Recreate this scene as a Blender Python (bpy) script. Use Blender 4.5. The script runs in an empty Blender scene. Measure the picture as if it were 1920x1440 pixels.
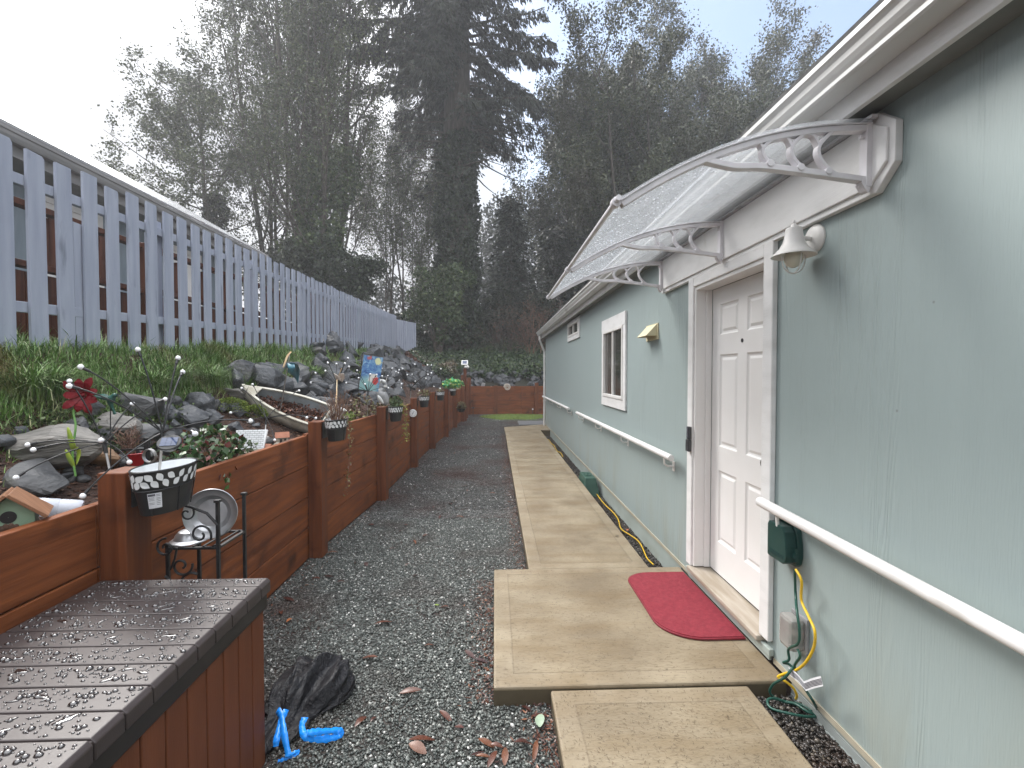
import bpy, bmesh, math, random
import numpy as np
from mathutils import Vector, Matrix, noise as mnoise
random.seed(7); rng = np.random.default_rng(7)
SC = bpy.context.scene; COL = SC.collection
PI = math.pi; R = math.radians

# ------------------------------------------------------------------ camera
F = 885.0; EYE = Vector((0, 0, 1.65))
YAW = math.atan(32 / F); PIT = math.atan(22 / F)
fwd = Vector((math.sin(YAW) * math.cos(PIT), math.cos(YAW) * math.cos(PIT), -math.sin(PIT)))
rgt = Vector((math.cos(YAW), -math.sin(YAW), 0)); upv = rgt.cross(fwd)
cd = bpy.data.cameras.new('camera'); cam = bpy.data.objects.new('camera', cd); COL.objects.link(cam)
cam.matrix_world = Matrix(((rgt.x, upv.x, -fwd.x, EYE.x), (rgt.y, upv.y, -fwd.y, EYE.y), (rgt.z, upv.z, -fwd.z, EYE.z), (0, 0, 0, 1)))
cd.sensor_width = 36; cd.lens = 36 * F / 1920; cd.clip_start = .05; cd.clip_end = 2000
SC.camera = cam
def ray(px, py): return fwd * F + rgt * (px - 960) + upv * (720 - py)
def at(px, py, Y): d = ray(px, py); return EYE + d * (Y / d.y)
def atX(px, py, X): d = ray(px, py); return EYE + d * (X / d.x)
def atZ(px, py, z): d = ray(px, py); return EYE + d * ((z - EYE.z) / d.z)

# ------------------------------------------------------------------ world, sun, exposure
SUN_EL, SUN_AZ = R(42), R(-40)          # azimuth measured from +Y towards +X
w = bpy.data.worlds.new('World'); SC.world = w; w.use_nodes = True
nt = w.node_tree; nt.nodes.clear()
out = nt.nodes.new('ShaderNodeOutputWorld'); bg = nt.nodes.new('ShaderNodeBackground')
sky = nt.nodes.new('ShaderNodeTexSky'); sky.sky_type = 'NISHITA'; sky.sun_disc = False
sky.sun_elevation = SUN_EL; sky.sun_rotation = SUN_AZ; sky.air_density = 1.2; sky.dust_density = 1.5
tc = nt.nodes.new('ShaderNodeTexCoord')
n1 = nt.nodes.new('ShaderNodeTexNoise'); n1.inputs['Scale'].default_value = 2.2; n1.inputs['Detail'].default_value = 7; n1.inputs['Roughness'].default_value = .5
nt.links.new(tc.outputs['Generated'], n1.inputs['Vector'])
dp = nt.nodes.new('ShaderNodeVectorMath'); dp.operation = 'DOT_PRODUCT'
bd = ray(1560, 40).normalized(); dp.inputs[1].default_value = bd
nt.links.new(tc.outputs['Generated'], dp.inputs[0])
ma = nt.nodes.new('ShaderNodeMath'); ma.operation = 'MULTIPLY_ADD'
nt.links.new(n1.outputs['Fac'], ma.inputs[0]); ma.inputs[1].default_value = .34
nt.links.new(dp.outputs['Value'], ma.inputs[2])
mr = nt.nodes.new('ShaderNodeMapRange'); mr.interpolation_type = 'SMOOTHSTEP'
mr.inputs['From Min'].default_value = .94; mr.inputs['From Max'].default_value = 1.09
mr.inputs['To Min'].default_value = 1; mr.inputs['To Max'].default_value = .04
nt.links.new(ma.outputs[0], mr.inputs['Value'])
cr = nt.nodes.new('ShaderNodeValToRGB')
cr.color_ramp.elements[0].position = .3; cr.color_ramp.elements[0].color = (7.4, 7.7, 8.4, 1)
cr.color_ramp.elements[1].position = .68; cr.color_ramp.elements[1].color = (10.6, 10.7, 10.9, 1)
nt.links.new(n1.outputs['Fac'], cr.inputs[0])
mx = nt.nodes.new('ShaderNodeMix'); mx.data_type = 'RGBA'
sz = nt.nodes.new('ShaderNodeSeparateXYZ'); nt.links.new(tc.outputs['Generated'], sz.inputs[0])
zm = nt.nodes.new('ShaderNodeMapRange'); zm.interpolation_type = 'SMOOTHERSTEP'; zm.inputs['From Min'].default_value = .28; zm.inputs['From Max'].default_value = 1; zm.inputs['To Min'].default_value = .36; zm.inputs['To Max'].default_value = 1.8
nt.links.new(sz.outputs['Z'], zm.inputs['Value'])
cm = nt.nodes.new('ShaderNodeVectorMath'); cm.operation = 'SCALE'; nt.links.new(cr.outputs[0], cm.inputs[0]); nt.links.new(zm.outputs[0], cm.inputs['Scale'])
nt.links.new(mr.outputs[0], mx.inputs[0]); nt.links.new(sky.outputs[0], mx.inputs[6]); nt.links.new(cm.outputs[0], mx.inputs[7])
nt.links.new(mx.outputs[2], bg.inputs['Color']); bg.inputs['Strength'].default_value = .1
nt.links.new(bg.outputs[0], out.inputs['Surface'])
ld = bpy.data.lights.new('sun', 'SUN'); ld.energy = 2.7; ld.angle = R(28); ld.color = (1, .965, .92)
sun = bpy.data.objects.new('sun', ld); COL.objects.link(sun)
sd = Vector((math.sin(SUN_AZ) * math.cos(SUN_EL), math.cos(SUN_AZ) * math.cos(SUN_EL), math.sin(SUN_EL)))
sun.rotation_euler = (-sd).to_track_quat('-Z', 'Y').to_euler(); sun.location = sd * 60
SC.view_settings.view_transform = 'Standard'; SC.view_settings.look = 'None'
SC.view_settings.exposure = 1.3; SC.view_settings.gamma = 1; SC.view_settings.use_curve_mapping = False
SC.cycles.max_bounces = 8; SC.cycles.transparent_max_bounces = 12; SC.cycles.volume_bounces = 1
SC.cycles.use_denoising = True

# ------------------------------------------------------------------ materials
def M(name, c1, c2=None, ns=8, st=(1, 1, 1), det=6, lo=.35, hi=.65, rough=.6, rough2=None, bump=0, bs=None, bst=None, bdist=.01,
      ramp=None, over=None, metal=0, spec=.5, trans=0, alpha=1, ior=1.45, coat=0, distort=0, sub=0):
    m = bpy.data.materials.new(name); m.use_nodes = True
    t = m.node_tree; N = t.nodes; L = t.links
    b = N['Principled BSDF']; b.inputs['Roughness'].default_value = rough; b.inputs['Metallic'].default_value = metal
    b.inputs['Specular IOR Level'].default_value = spec; b.inputs['IOR'].default_value = ior
    b.inputs['Transmission Weight'].default_value = trans; b.inputs['Alpha'].default_value = alpha
    b.inputs['Coat Weight'].default_value = coat; b.inputs['Coat Roughness'].default_value = .1
    tc = N.new('ShaderNodeTexCoord')
    def noise(scale, st, det, distort=0):
        mp = N.new('ShaderNodeMapping'); mp.inputs['Scale'].default_value = st
        L.new(tc.outputs['Object'], mp.inputs['Vector'])
        n = N.new('ShaderNodeTexNoise'); n.inputs['Scale'].default_value = scale; n.inputs['Detail'].default_value = det
        n.inputs['Distortion'].default_value = distort
        L.new(mp.outputs[0], n.inputs['Vector']); return n
    col = None
    if ramp:
        g = N.new('ShaderNodeNewGeometry'); r = N.new('ShaderNodeValToRGB'); r.color_ramp.interpolation = 'LINEAR'
        L.new(g.outputs['Random Per Island'], r.inputs[0])
        el = r.color_ramp.elements
        while len(el) < len(ramp): el.new(.5)
        for e, (p, c) in zip(el, ramp): e.position = p; e.color = (*c, 1)
        col = r.outputs[0]
    n0 = None
    if c2 is not None:
        n0 = noise(ns, st, det, distort)
        r = N.new('ShaderNodeMapRange'); r.inputs['From Min'].default_value = lo; r.inputs['From Max'].default_value = hi
        L.new(n0.outputs['Fac'], r.inputs['Value'])
        x = N.new('ShaderNodeMix'); x.data_type = 'RGBA'
        L.new(r.outputs[0], x.inputs[0])
        if col is not None:
            L.new(col, x.inputs[6])
        else: x.inputs[6].default_value = (*c1, 1)
        x.inputs[7].default_value = (*c2, 1); col = x.outputs[2]
        if rough2 is not None:
            rr = N.new('ShaderNodeMapRange'); rr.inputs['From Min'].default_value = lo; rr.inputs['From Max'].default_value = hi
            rr.inputs['To Min'].default_value = rough; rr.inputs['To Max'].default_value = rough2
            L.new(n0.outputs['Fac'], rr.inputs['Value']); L.new(rr.outputs[0], b.inputs['Roughness'])
    for o in (over or []):
        oc, osc, ost, olo, ohi = o
        n = noise(osc, ost, 5)
        r = N.new('ShaderNodeMapRange'); r.inputs['From Min'].default_value = olo; r.inputs['From Max'].default_value = ohi
        L.new(n.outputs['Fac'], r.inputs['Value'])
        x = N.new('ShaderNodeMix'); x.data_type = 'RGBA'; L.new(r.outputs[0], x.inputs[0])
        if col is None: x.inputs[6].default_value = (*c1, 1)
        else: L.new(col, x.inputs[6])
        x.inputs[7].default_value = (*oc, 1); col = x.outputs[2]
    if col is None: b.inputs['Base Color'].default_value = (*c1, 1)
    else: L.new(col, b.inputs['Base Color'])
    if bump:
        n = noise(bs or ns, bst or st, 8, distort)
        bp = N.new('ShaderNodeBump'); bp.inputs['Strength'].default_value = bump; bp.inputs['Distance'].default_value = bdist
        L.new(n.outputs['Fac'], bp.inputs['Height']); L.new(bp.outputs[0], b.inputs['Normal'])
    return m

MT = {}
MT['siding'] = None
MT['white'] = M('white_paint', (.72, .71, .69), (.60, .59, .56), 3, (1, 1, 1), lo=.45, hi=.75, rough=.45, bump=.08, bs=60)
MT['trimgrain'] = M('white_wood_trim', (.72, .72, .715), (.60, .60, .59), 4, (1, 1, 3), lo=.45, hi=.8, rough=.5, bump=.25, bs=30, bst=(6, .5, 6), bdist=.004, over=[((.42, .38, .33), 2.5, (1, 1, 1), .66, .8)])
MT['door'] = M('door_paint', (.76, .755, .745), (.71, .70, .685), 2, rough=.42, bump=.06, bs=220)
MT['gutter'] = M('gutter_metal', (.60, .60, .585), (.46, .455, .44), 3, (1, .4, 3), lo=.45, hi=.75, rough=.42, bump=.03, over=[((.30, .285, .26), 5, (1, .3, 1), .62, .78)])
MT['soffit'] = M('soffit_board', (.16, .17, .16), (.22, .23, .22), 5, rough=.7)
MT['roof'] = M('asphalt_shingle', (.07, .07, .07), (.12, .12, .12), 20, rough=.9, bump=.4, bs=40)
MT['glass'] = M('window_glass', (.012, .016, .014), (.05, .05, .045), 1.2, (1, 1, .4), rough=.05, spec=.6)
MT['curtain'] = M('window_interior', (.05, .045, .04), (.09, .08, .075), 8, (8, 8, .3), rough=.15, spec=.6)
MT['wood_y'] = M('stained_board_along', (0.09775, 0.0253, 0.007475), (0.2357, 0.0736, 0.023), 1.6, (14, 1, 14), det=8, lo=.3, hi=.7, rough=.5, rough2=.68, spec=.3, bump=.4, bs=5, bst=(16, .7, 16), bdist=.004, distort=.6, over=[((.035, .010, .004), 2.2, (1.5, 1.2, 1.5), .56, .76)])
MT['wood_x'] = M('stained_board_across', (0.09775, 0.0253, 0.007475), (0.2357, 0.0736, 0.023), 1.6, (1, 14, 14), det=8, lo=.3, hi=.7, rough=.5, rough2=.68, spec=.3, bump=.4, bs=5, bst=(.7, 16, 16), bdist=.004, distort=.6, over=[((.035, .010, .004), 2.2, (1.5, 1.2, 1.5), .56, .76)])
MT['wood_z'] = M('stained_post', (0.08625, 0.023, 0.007475), (0.1725, 0.0529, 0.01725), 1.6, (14, 14, 1), det=8, lo=.3, hi=.7, rough=.5, rough2=.68, spec=.3, bump=.4, bs=5, bst=(16, 16, .7), bdist=.004, distort=.6, over=[((.035, .010, .004), 2.2, (1.5, 1.2, 1.5), .56, .76)])
MT['deckwood'] = M('weathered_deck_wood', (.040, .012, .006), (.095, .030, .014), 2, (10, 10, .8), det=8, rough=.6, spec=.3, bump=.3, bs=6, bst=(14, 14, .7), bdist=.004)
MT['picket'] = M('grey_blue_picket', (0.261, 0.288, 0.36), (0.324, 0.351, 0.423), 2.5, (6, 6, .6), det=8, rough=.7, bump=.3, bs=14, bst=(8, 8, .6), bdist=.003, over=[((0.1275, 0.1425, 0.18), 6, (2, 2, .5), .62, .8)])
MT['gravelbed'] = M('gravel_bed', (.022, .022, .02), (.06, .058, .052), 60, lo=.4, hi=.6, rough=.6, bump=1, bs=70, bdist=.02, over=[((.04, .02, .014), 1.2, (1, 1, 1), .5, .68)])
GR = [(0, (.034, .039, .036)), (.35, (.064, .073, .067)), (.62, (.105, .116, .106)), (.85, (.17, .18, .165)), (.95, (.27, .28, .255)), (.98, (.5, .5, .47)), (1, (.66, .65, .62))]
MT['pebble'] = M('wet_crushed_gravel', (0, 0, 0), (.045, .024, .018), 1.1, lo=.52, hi=.72, ramp=GR, rough=.33, spec=.6, bump=.25, bs=120, bdist=.003)
MT['pebble_far'] = M('wet_gravel_far', (0, 0, 0), (.045, .02, .015), .9, lo=.47, hi=.66, ramp=[(0, (.02, .021, .02)), (.6, (.06, .063, .06)), (.9, (.12, .12, .115)), (.975, (.19, .19, .18)), (1, (.6, .59, .56))], rough=.35, spec=.6)
MT['pebble_dark'] = M('dark_strip_gravel', (0, 0, 0), (.03, .016, .01), 3, lo=.45, hi=.7, ramp=[(0, (.012, .011, .01)), (.6, (.035, .03, .026)), (.9, (.075, .066, .058)), (1, (.2, .17, .13))], rough=.3, spec=.6)
MT['soil'] = M('bark_mulch_soil', (.028, .014, .009), (.075, .036, .022), 28, (1, 1, 1), lo=.35, hi=.65, rough=.8, bump=1, bs=45, bdist=.03, over=[((.13, .065, .025), 3, (1, 1, 1), .6, .75)])
MT['mulch'] = M('mulch_chips', (0, 0, 0), ramp=[(0, (.025, .012, .008)), (.5, (.07, .032, .02)), (.85, (.13, .062, .035)), (1, (.3, .2, .13))], rough=.7)
MT['rock'] = M('grey_basalt_rock', (.04, .042, .046), (.125, .125, .125), 3.5, (1, 1, 2.5), det=10, lo=.35, hi=.68, rough=.5, rough2=.75, bump=.9, bs=9, bst=(1, 1, 2.4), bdist=.03, over=[((.19, .17, .145), 2.5, (1, 1, 1), .62, .74), ((.03, .042, .02), 5, (1, 1, 1), .63, .74)])
MT['rock2'] = M('dark_riprap', (0.02516, 0.02738, 0.03182), (0.0925, 0.09768, 0.1051), 4, (1, 1, 1.5), det=10, lo=.33, hi=.68, rough=.42, rough2=.7, bump=1, bs=8, bdist=.04, over=[((.20, .20, .20), 3, (1, 1, 1), .64, .76)])
MT['rockwarm'] = M('brown_stone', (.13, .07, .035), (.24, .14, .07), 6, rough=.7, bump=.7, bs=10, bdist=.02)
MT['rockpale'] = M('pale_flat_stone', (.115, .11, .10), (.22, .205, .185), 3, (1, 3, 8), det=10, lo=.35, hi=.65, rough=.62, bump=1, bs=5, bst=(1, 3, 8), bdist=.03, over=[((.05, .05, .05), 2.4, (1, 2, 5), .58, .7)])
GG = [(0, (.06, .13, .024)), (.4, (.105, .21, .04)), (.7, (.17, .28, .075)), (.9, (.28, .36, .18)), (1, (.48, .45, .26))]
MT['grass'] = M('bank_grass', (0, 0, 0), (.22, .17, .07), 1.3, lo=.57, hi=.72, ramp=GG, rough=.45, spec=.5)
MT['grassbase'] = M('ivy_bank_soil', (0.009, 0.011, 0.005), (0.0175, 0.016, 0.009), 12, rough=.9, bump=1, bs=30, bdist=.03)
MT['moss'] = M('bright_moss', (0, 0, 0), ramp=[(0, (.06, .10, .012)), (.6, (.14, .20, .025)), (1, (.26, .30, .06))], rough=.7)
MT['lawnmoss'] = M('moss_patch', (.045, .085, .012), (.10, .15, .02), 14, rough=.9, bump=1, bs=60, bdist=.015)
IV = [(0, (.007, .020, .006)), (.4, (.014, .034, .010)), (.75, (.032, .062, .016)), (.93, (.062, .095, .025)), (1, (.11, .14, .05))]
MT['ivy'] = M('ivy_leaf', (0, 0, 0), (.09, .055, .03), .8, lo=.6, hi=.75, ramp=IV, rough=.4, spec=.5)
MT['ivydark'] = M('trunk_ivy_leaf', (0, 0, 0), ramp=[(0, (.006, .014, .006)), (.5, (.013, .026, .010)), (1, (.034, .052, .018))], rough=.5)
MT['needle'] = M('conifer_needle', (0, 0, 0), ramp=[(0, (0.0084, 0.0147, 0.0091)), (.6, (0.0168, 0.0259, 0.0147)), (1, (0.035, 0.0434, 0.0231))], rough=.6)
MT['leaf'] = M('broad_leaf', (0, 0, 0), (.05, .045, .02), .25, lo=.5, hi=.7, ramp=[(0, (0.02112, 0.0336, 0.0144)), (.5, (0.0432, 0.05952, 0.02112)), (1, (0.0912, 0.1008, 0.0384))], rough=.5)
MT['leaf2'] = M('greyer_leaf', (0, 0, 0), ramp=[(0, (.030, .044, .018)), (.5, (.058, .078, .028)), (1, (.11, .13, .055))], rough=.5)
MT['leafdark'] = M('dark_evergreen_leaf', (0, 0, 0), ramp=[(0, (0.0084, 0.014, 0.0077)), (.6, (0.0175, 0.0252, 0.0112)), (1, (0.0385, 0.0455, 0.0196))], rough=.5)
MT['bush'] = M('shrub_leaf', (0, 0, 0), ramp=[(0, (0.0238, 0.04675, 0.0153)), (.5, (0.04675, 0.0765, 0.0238)), (1, (0.0935, 0.1275, 0.0425))], rough=.45)
MT['twig'] = M('bare_twig', (.055, .045, .038), (.10, .08, .065), 4, rough=.8)
MT['twigred'] = M('dry_red_twig', (.10, .05, .035), (.22, .13, .09), 12, rough=.7)
MT['bark'] = M('tree_bark', (.045, .036, .028), (.09, .078, .065), 3, (4, 4, .6), rough=.85, bump=.8, bs=6, bst=(4, 4, .6), bdist=.04)
MT['black'] = M('black_iron', (.012, .012, .013), (.025, .025, .026), 20, rough=.4, bump=.1, bs=80)
MT['blackpl'] = M('black_plastic', (.018, .019, .02), (.028, .029, .03), 9, rough=.42, bump=.05, bs=120)
MT['dkpot'] = M('charcoal_pot', (0.0156, 0.0168, 0.018), (0.0228, 0.024, 0.0252), 14, rough=.4, bump=.06, bs=80)
MT['potwhite'] = M('pot_white_liner', (.75, .77, .78), (.66, .68, .69), 18, rough=.45)
MT['sticker'] = M('paper_sticker', (.68, .69, .72), (.60, .61, .64), 30, rough=.5)
MT['ink'] = M('grey_print', (.08, .08, .10), (.14, .14, .16), 40, rough=.6)
MT['bulb'] = M('frosted_bulb', (.86, .87, .88), (.80, .81, .83), 20, rough=.2)
MT['solar'] = M('solar_cell', (.03, .05, .11), (.07, .09, .16), 12, (1, 6, 1), rough=.12, spec=.7)
MT['steel'] = M('brushed_steel', (.42, .41, .40), (.55, .54, .53), 20, (1, 1, .2), rough=.35, metal=.85)
MT['tin'] = M('dull_pressed_tin', (.34, .345, .355), (.56, .57, .59), 7, rough=.34, metal=.8, bump=.25, bs=16, bdist=.005)
MT['guttershade'] = M('grey_shaded_gutter', (.26, .255, .25), (.20, .2, .2), 4, (1, .3, 2), rough=.5)  # neighbour gutter and fascia, their shade put into a darker grey
MT['red'] = M('red_enamel', (.55, .012, .018), (.40, .01, .014), 6, rough=.25, coat=.4)
MT['petal'] = M('red_metal_petal', (.16, .004, .009), (.085, .002, .005), 14, (1, 1, 5), rough=.5, spec=.25)
MT['stemgreen'] = M('green_painted_stem', (.08, .22, .05), (.14, .30, .06), 9, rough=.4)
MT['leafyel'] = M('yellow_green_metal_leaf', (.35, .42, .04), (.20, .32, .05), 12, rough=.4)
MT['bird'] = M('teal_bird_paint', (.02, .10, .075), (.015, .03, .03), 22, rough=.3)
MT['clear'] = M('clear_plastic', (.74, .77, .84), (.66, .69, .76), 12, rough=.12, alpha=.5, spec=.7)
MT['bhgreen'] = M('birdhouse_green', (.20, .30, .20), (.25, .35, .25), 10, rough=.6, bump=.12, bs=40)
MT['bhroof'] = M('birdhouse_roof_wood', (.17, .075, .035), (.25, .12, .06), 6, (2, 10, 2), rough=.6)
MT['bhflower'] = M('rusty_flower', (.055, .028, .018), (.10, .05, .03), 18, rough=.7)
MT['lid'] = M('brown_box_lid', (.040, .031, .030), (.047, .037, .036), 3, (.6, 3, 1), rough=.36, rough2=.42, bump=.06, bs=140, spec=.5)
MT['boxside'] = M('rust_brown_box_side', (0.1232, 0.03808, 0.01568), (0.1624, 0.05264, 0.0224), 4, (3, 3, .5), rough=.6, spec=.3, bump=.12, bs=60)
MT['boxtrim'] = M('dark_box_trim', (0.0144, 0.012, 0.0114), (0.0216, 0.018, 0.0168), 8, rough=.45)
MT['drop'] = M('water_drop', (.016, .012, .012), (.022, .017, .016), 40, rough=.02, spec=.9, ior=1.5, coat=.6)
MT['raindrop'] = M('rain_drop_on_sheet', (.86, .88, .9), (.8, .82, .85), 40, rough=.05, spec=.8)
MT['bag'] = M('black_bag_film', (.005, .005, .007), (.010, .010, .013), 7, rough=.5, spec=.35, bump=.9, bs=26, bdist=.012, distort=1.4)
MT['blue'] = M('blue_drawstring', (.005, .20, .72), (.01, .26, .82), 9, rough=.35)
MT['boat'] = M('weathered_white_boat', (.56, .54, .47), (.34, .31, .24), 7, det=9, lo=.4, hi=.68, rough=.65, bump=.4, bs=24, bdist=.006, over=[((.07, .065, .04), 9, (1, 1, 1), .58, .68)])
MT['boatin'] = M('grey_boat_inside', (.20, .225, .24), (.13, .14, .14), 8, rough=.7, bump=.2)
MT['bucket'] = M('white_bucket', (.60, .60, .58), (.46, .45, .42), 9, rough=.5)
MT['spinblue'] = M('blue_spinner_sheet', (.045, .15, .20), (.07, .20, .25), 10, rough=.35, spec=.6)
MT['cream'] = M('cream_metal', (.66, .56, .38), (.60, .36, .16), 10, rough=.4)
MT['pinwhite'] = M('pinwheel_white', (.58, .53, .48), (.48, .40, .35), 10, rough=.5)
MT['terracotta'] = M('terracotta_mini_roof', (.36, .15, .09), (.28, .11, .06), 20, rough=.7)
MT['shell'] = M('pale_stone_chip', (.50, .46, .38), (.36, .31, .24), 12, rough=.7, bump=.4, bs=30)
MT['statue'] = M('white_ornament', (.62, .62, .60), (.46, .46, .44), 12, rough=.45)
MT['statgrey'] = M('grey_ornament', (.22, .225, .23), (.32, .32, .32), 12, rough=.5)
MT['eagle'] = M('dark_brown_feathers', (.016, .011, .009), (.035, .024, .018), 24, rough=.7, bump=.6, bs=50)
MT['yellow'] = M('yellow_plastic', (.70, .42, .02), (.62, .36, .02), 10, rough=.35)
MT['cordyel'] = M('yellow_cord', (.70, .45, .015), (.62, .40, .02), 10, rough=.4)
MT['cordgreen'] = M('green_cord', (.010, .06, .045), (.015, .075, .055), 10, rough=.35)
MT['timer'] = M('dark_green_plastic', (.006, .038, .034), (.010, .048, .042), 8, rough=.35, bump=.06, bs=120)
MT['greenbox'] = M('green_valve_box', (.022, .068, .05), (.032, .085, .062), 7, rough=.5, bump=.15, bs=60)
MT['outlet'] = M('clear_outlet_cover', (.55, .53, .50), (.42, .40, .38), 8, rough=.2, trans=.55, ior=1.3)
MT['mat'] = M('red_door_mat', (0.179, 0.01193, 0.02387), (0.2254, 0.01989, 0.03315), 40, rough=.85, bump=.7, bs=160, bdist=.004)
MT['matedge'] = M('red_mat_edge', (0.156, 0.00936, 0.0195), (0.1872, 0.01248, 0.0234), 20, rough=.5)
MT['sage'] = M('sage_skirt', (.36, .41, .385), (.30, .34, .315), 3, (1, 1, 2), rough=.5, bump=.05, over=[((.26, .27, .22), 3, (.5, .5, 1), .6, .8)])
MT['tan'] = M('tan_flashing', (.44, .40, .31), (.34, .30, .22), 6, rough=.6)
MT['skirt'] = M('ribbed_metal_skirt', (.30, .33, .32), (.22, .24, .23), 4, rough=.45)
MT['sill'] = M('weathered_sill', (.42, .37, .31), (.30, .25, .19), 5, (4, .6, 4), rough=.6, bump=.3, bs=8, bst=(10, .6, 10), bdist=.003)
MT['vent'] = M('yellowed_vent_hood', (.68, .62, .40), (.60, .54, .36), 7, rough=.5)
MT['lampglass'] = M('milky_lamp_glass', (.62, .60, .50), (.56, .54, .45), 9, rough=.25)
MT['awnframe'] = M('awning_grey_white_plastic', (0.72, 0.708, 0.732), (0.6, 0.588, 0.612), 9, rough=.38, bump=.05)
MT['leafred'] = M('red_brown_dead_leaf', (0, 0, 0), ramp=[(0, (.035, .012, .010)), (.5, (.085, .03, .018)), (.85, (.14, .055, .028)), (1, (.24, .10, .05))], rough=.4)
MT['litter'] = M('needle_litter', (0, 0, 0), ramp=[(0, (.02, .012, .008)), (.6, (.05, .028, .016)), (1, (.12, .06, .03))], rough=.7)
MT['plantleaf'] = M('glossy_dark_leaf', (0, 0, 0), ramp=[(0, (.018, .045, .012)), (.5, (.03, .075, .02)), (.8, (.06, .11, .03)), (.92, (.13, .03, .03)), (1, (.16, .05, .04))], rough=.25, spec=.6)
MT['trail'] = M('trailing_leaf', (0, 0, 0), ramp=[(0, (.07, .035, .025)), (.5, (.13, .07, .04)), (.8, (.13, .15, .05)), (1, (.26, .24, .10))], rough=.5)
MT['trailyel'] = M('yellow_trailing_leaf', (0, 0, 0), ramp=[(0, (.10, .13, .02)), (.6, (.24, .25, .05)), (1, (.36, .30, .07))], rough=.5)
MT['pansy'] = M('bright_variegated_leaf', (0, 0, 0), ramp=[(0, (.04, .26, .10)), (.4, (.10, .42, .20)), (.7, (.30, .46, .10)), (.9, (.55, .52, .10)), (1, (.7, .68, .5))], rough=.5)
MT['nroof'] = M('pale_metal_roof', (.62, .63, .65), (.70, .71, .73), 3, rough=.22, metal=.4, spec=.8)
MT['nwall'] = M('neighbour_blue_grey_wall', (.16, .20, .23), (.20, .24, .27), 4, (3, 3, .5), rough=.6)
MT['fardark'] = M('far_wood', (.02, .025, .018), (.04, .045, .03), 2, rough=.9)
MT['lockbox'] = M('lockbox_body', (.03, .032, .036), (.05, .052, .056), 10, rough=.35)
MT['knob'] = M('dark_bronze_knob', (.03, .026, .024), (.05, .044, .04), 10, rough=.3, metal=.6)
MT['rail'] = M('handrail_white', (.70, .69, .68), (.58, .57, .55), 5, (1, .5, 1), lo=.45, hi=.75, rough=.4, bump=.05, over=[((.45, .43, .39), 7, (1, .4, 1), .64, .78)])

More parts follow.
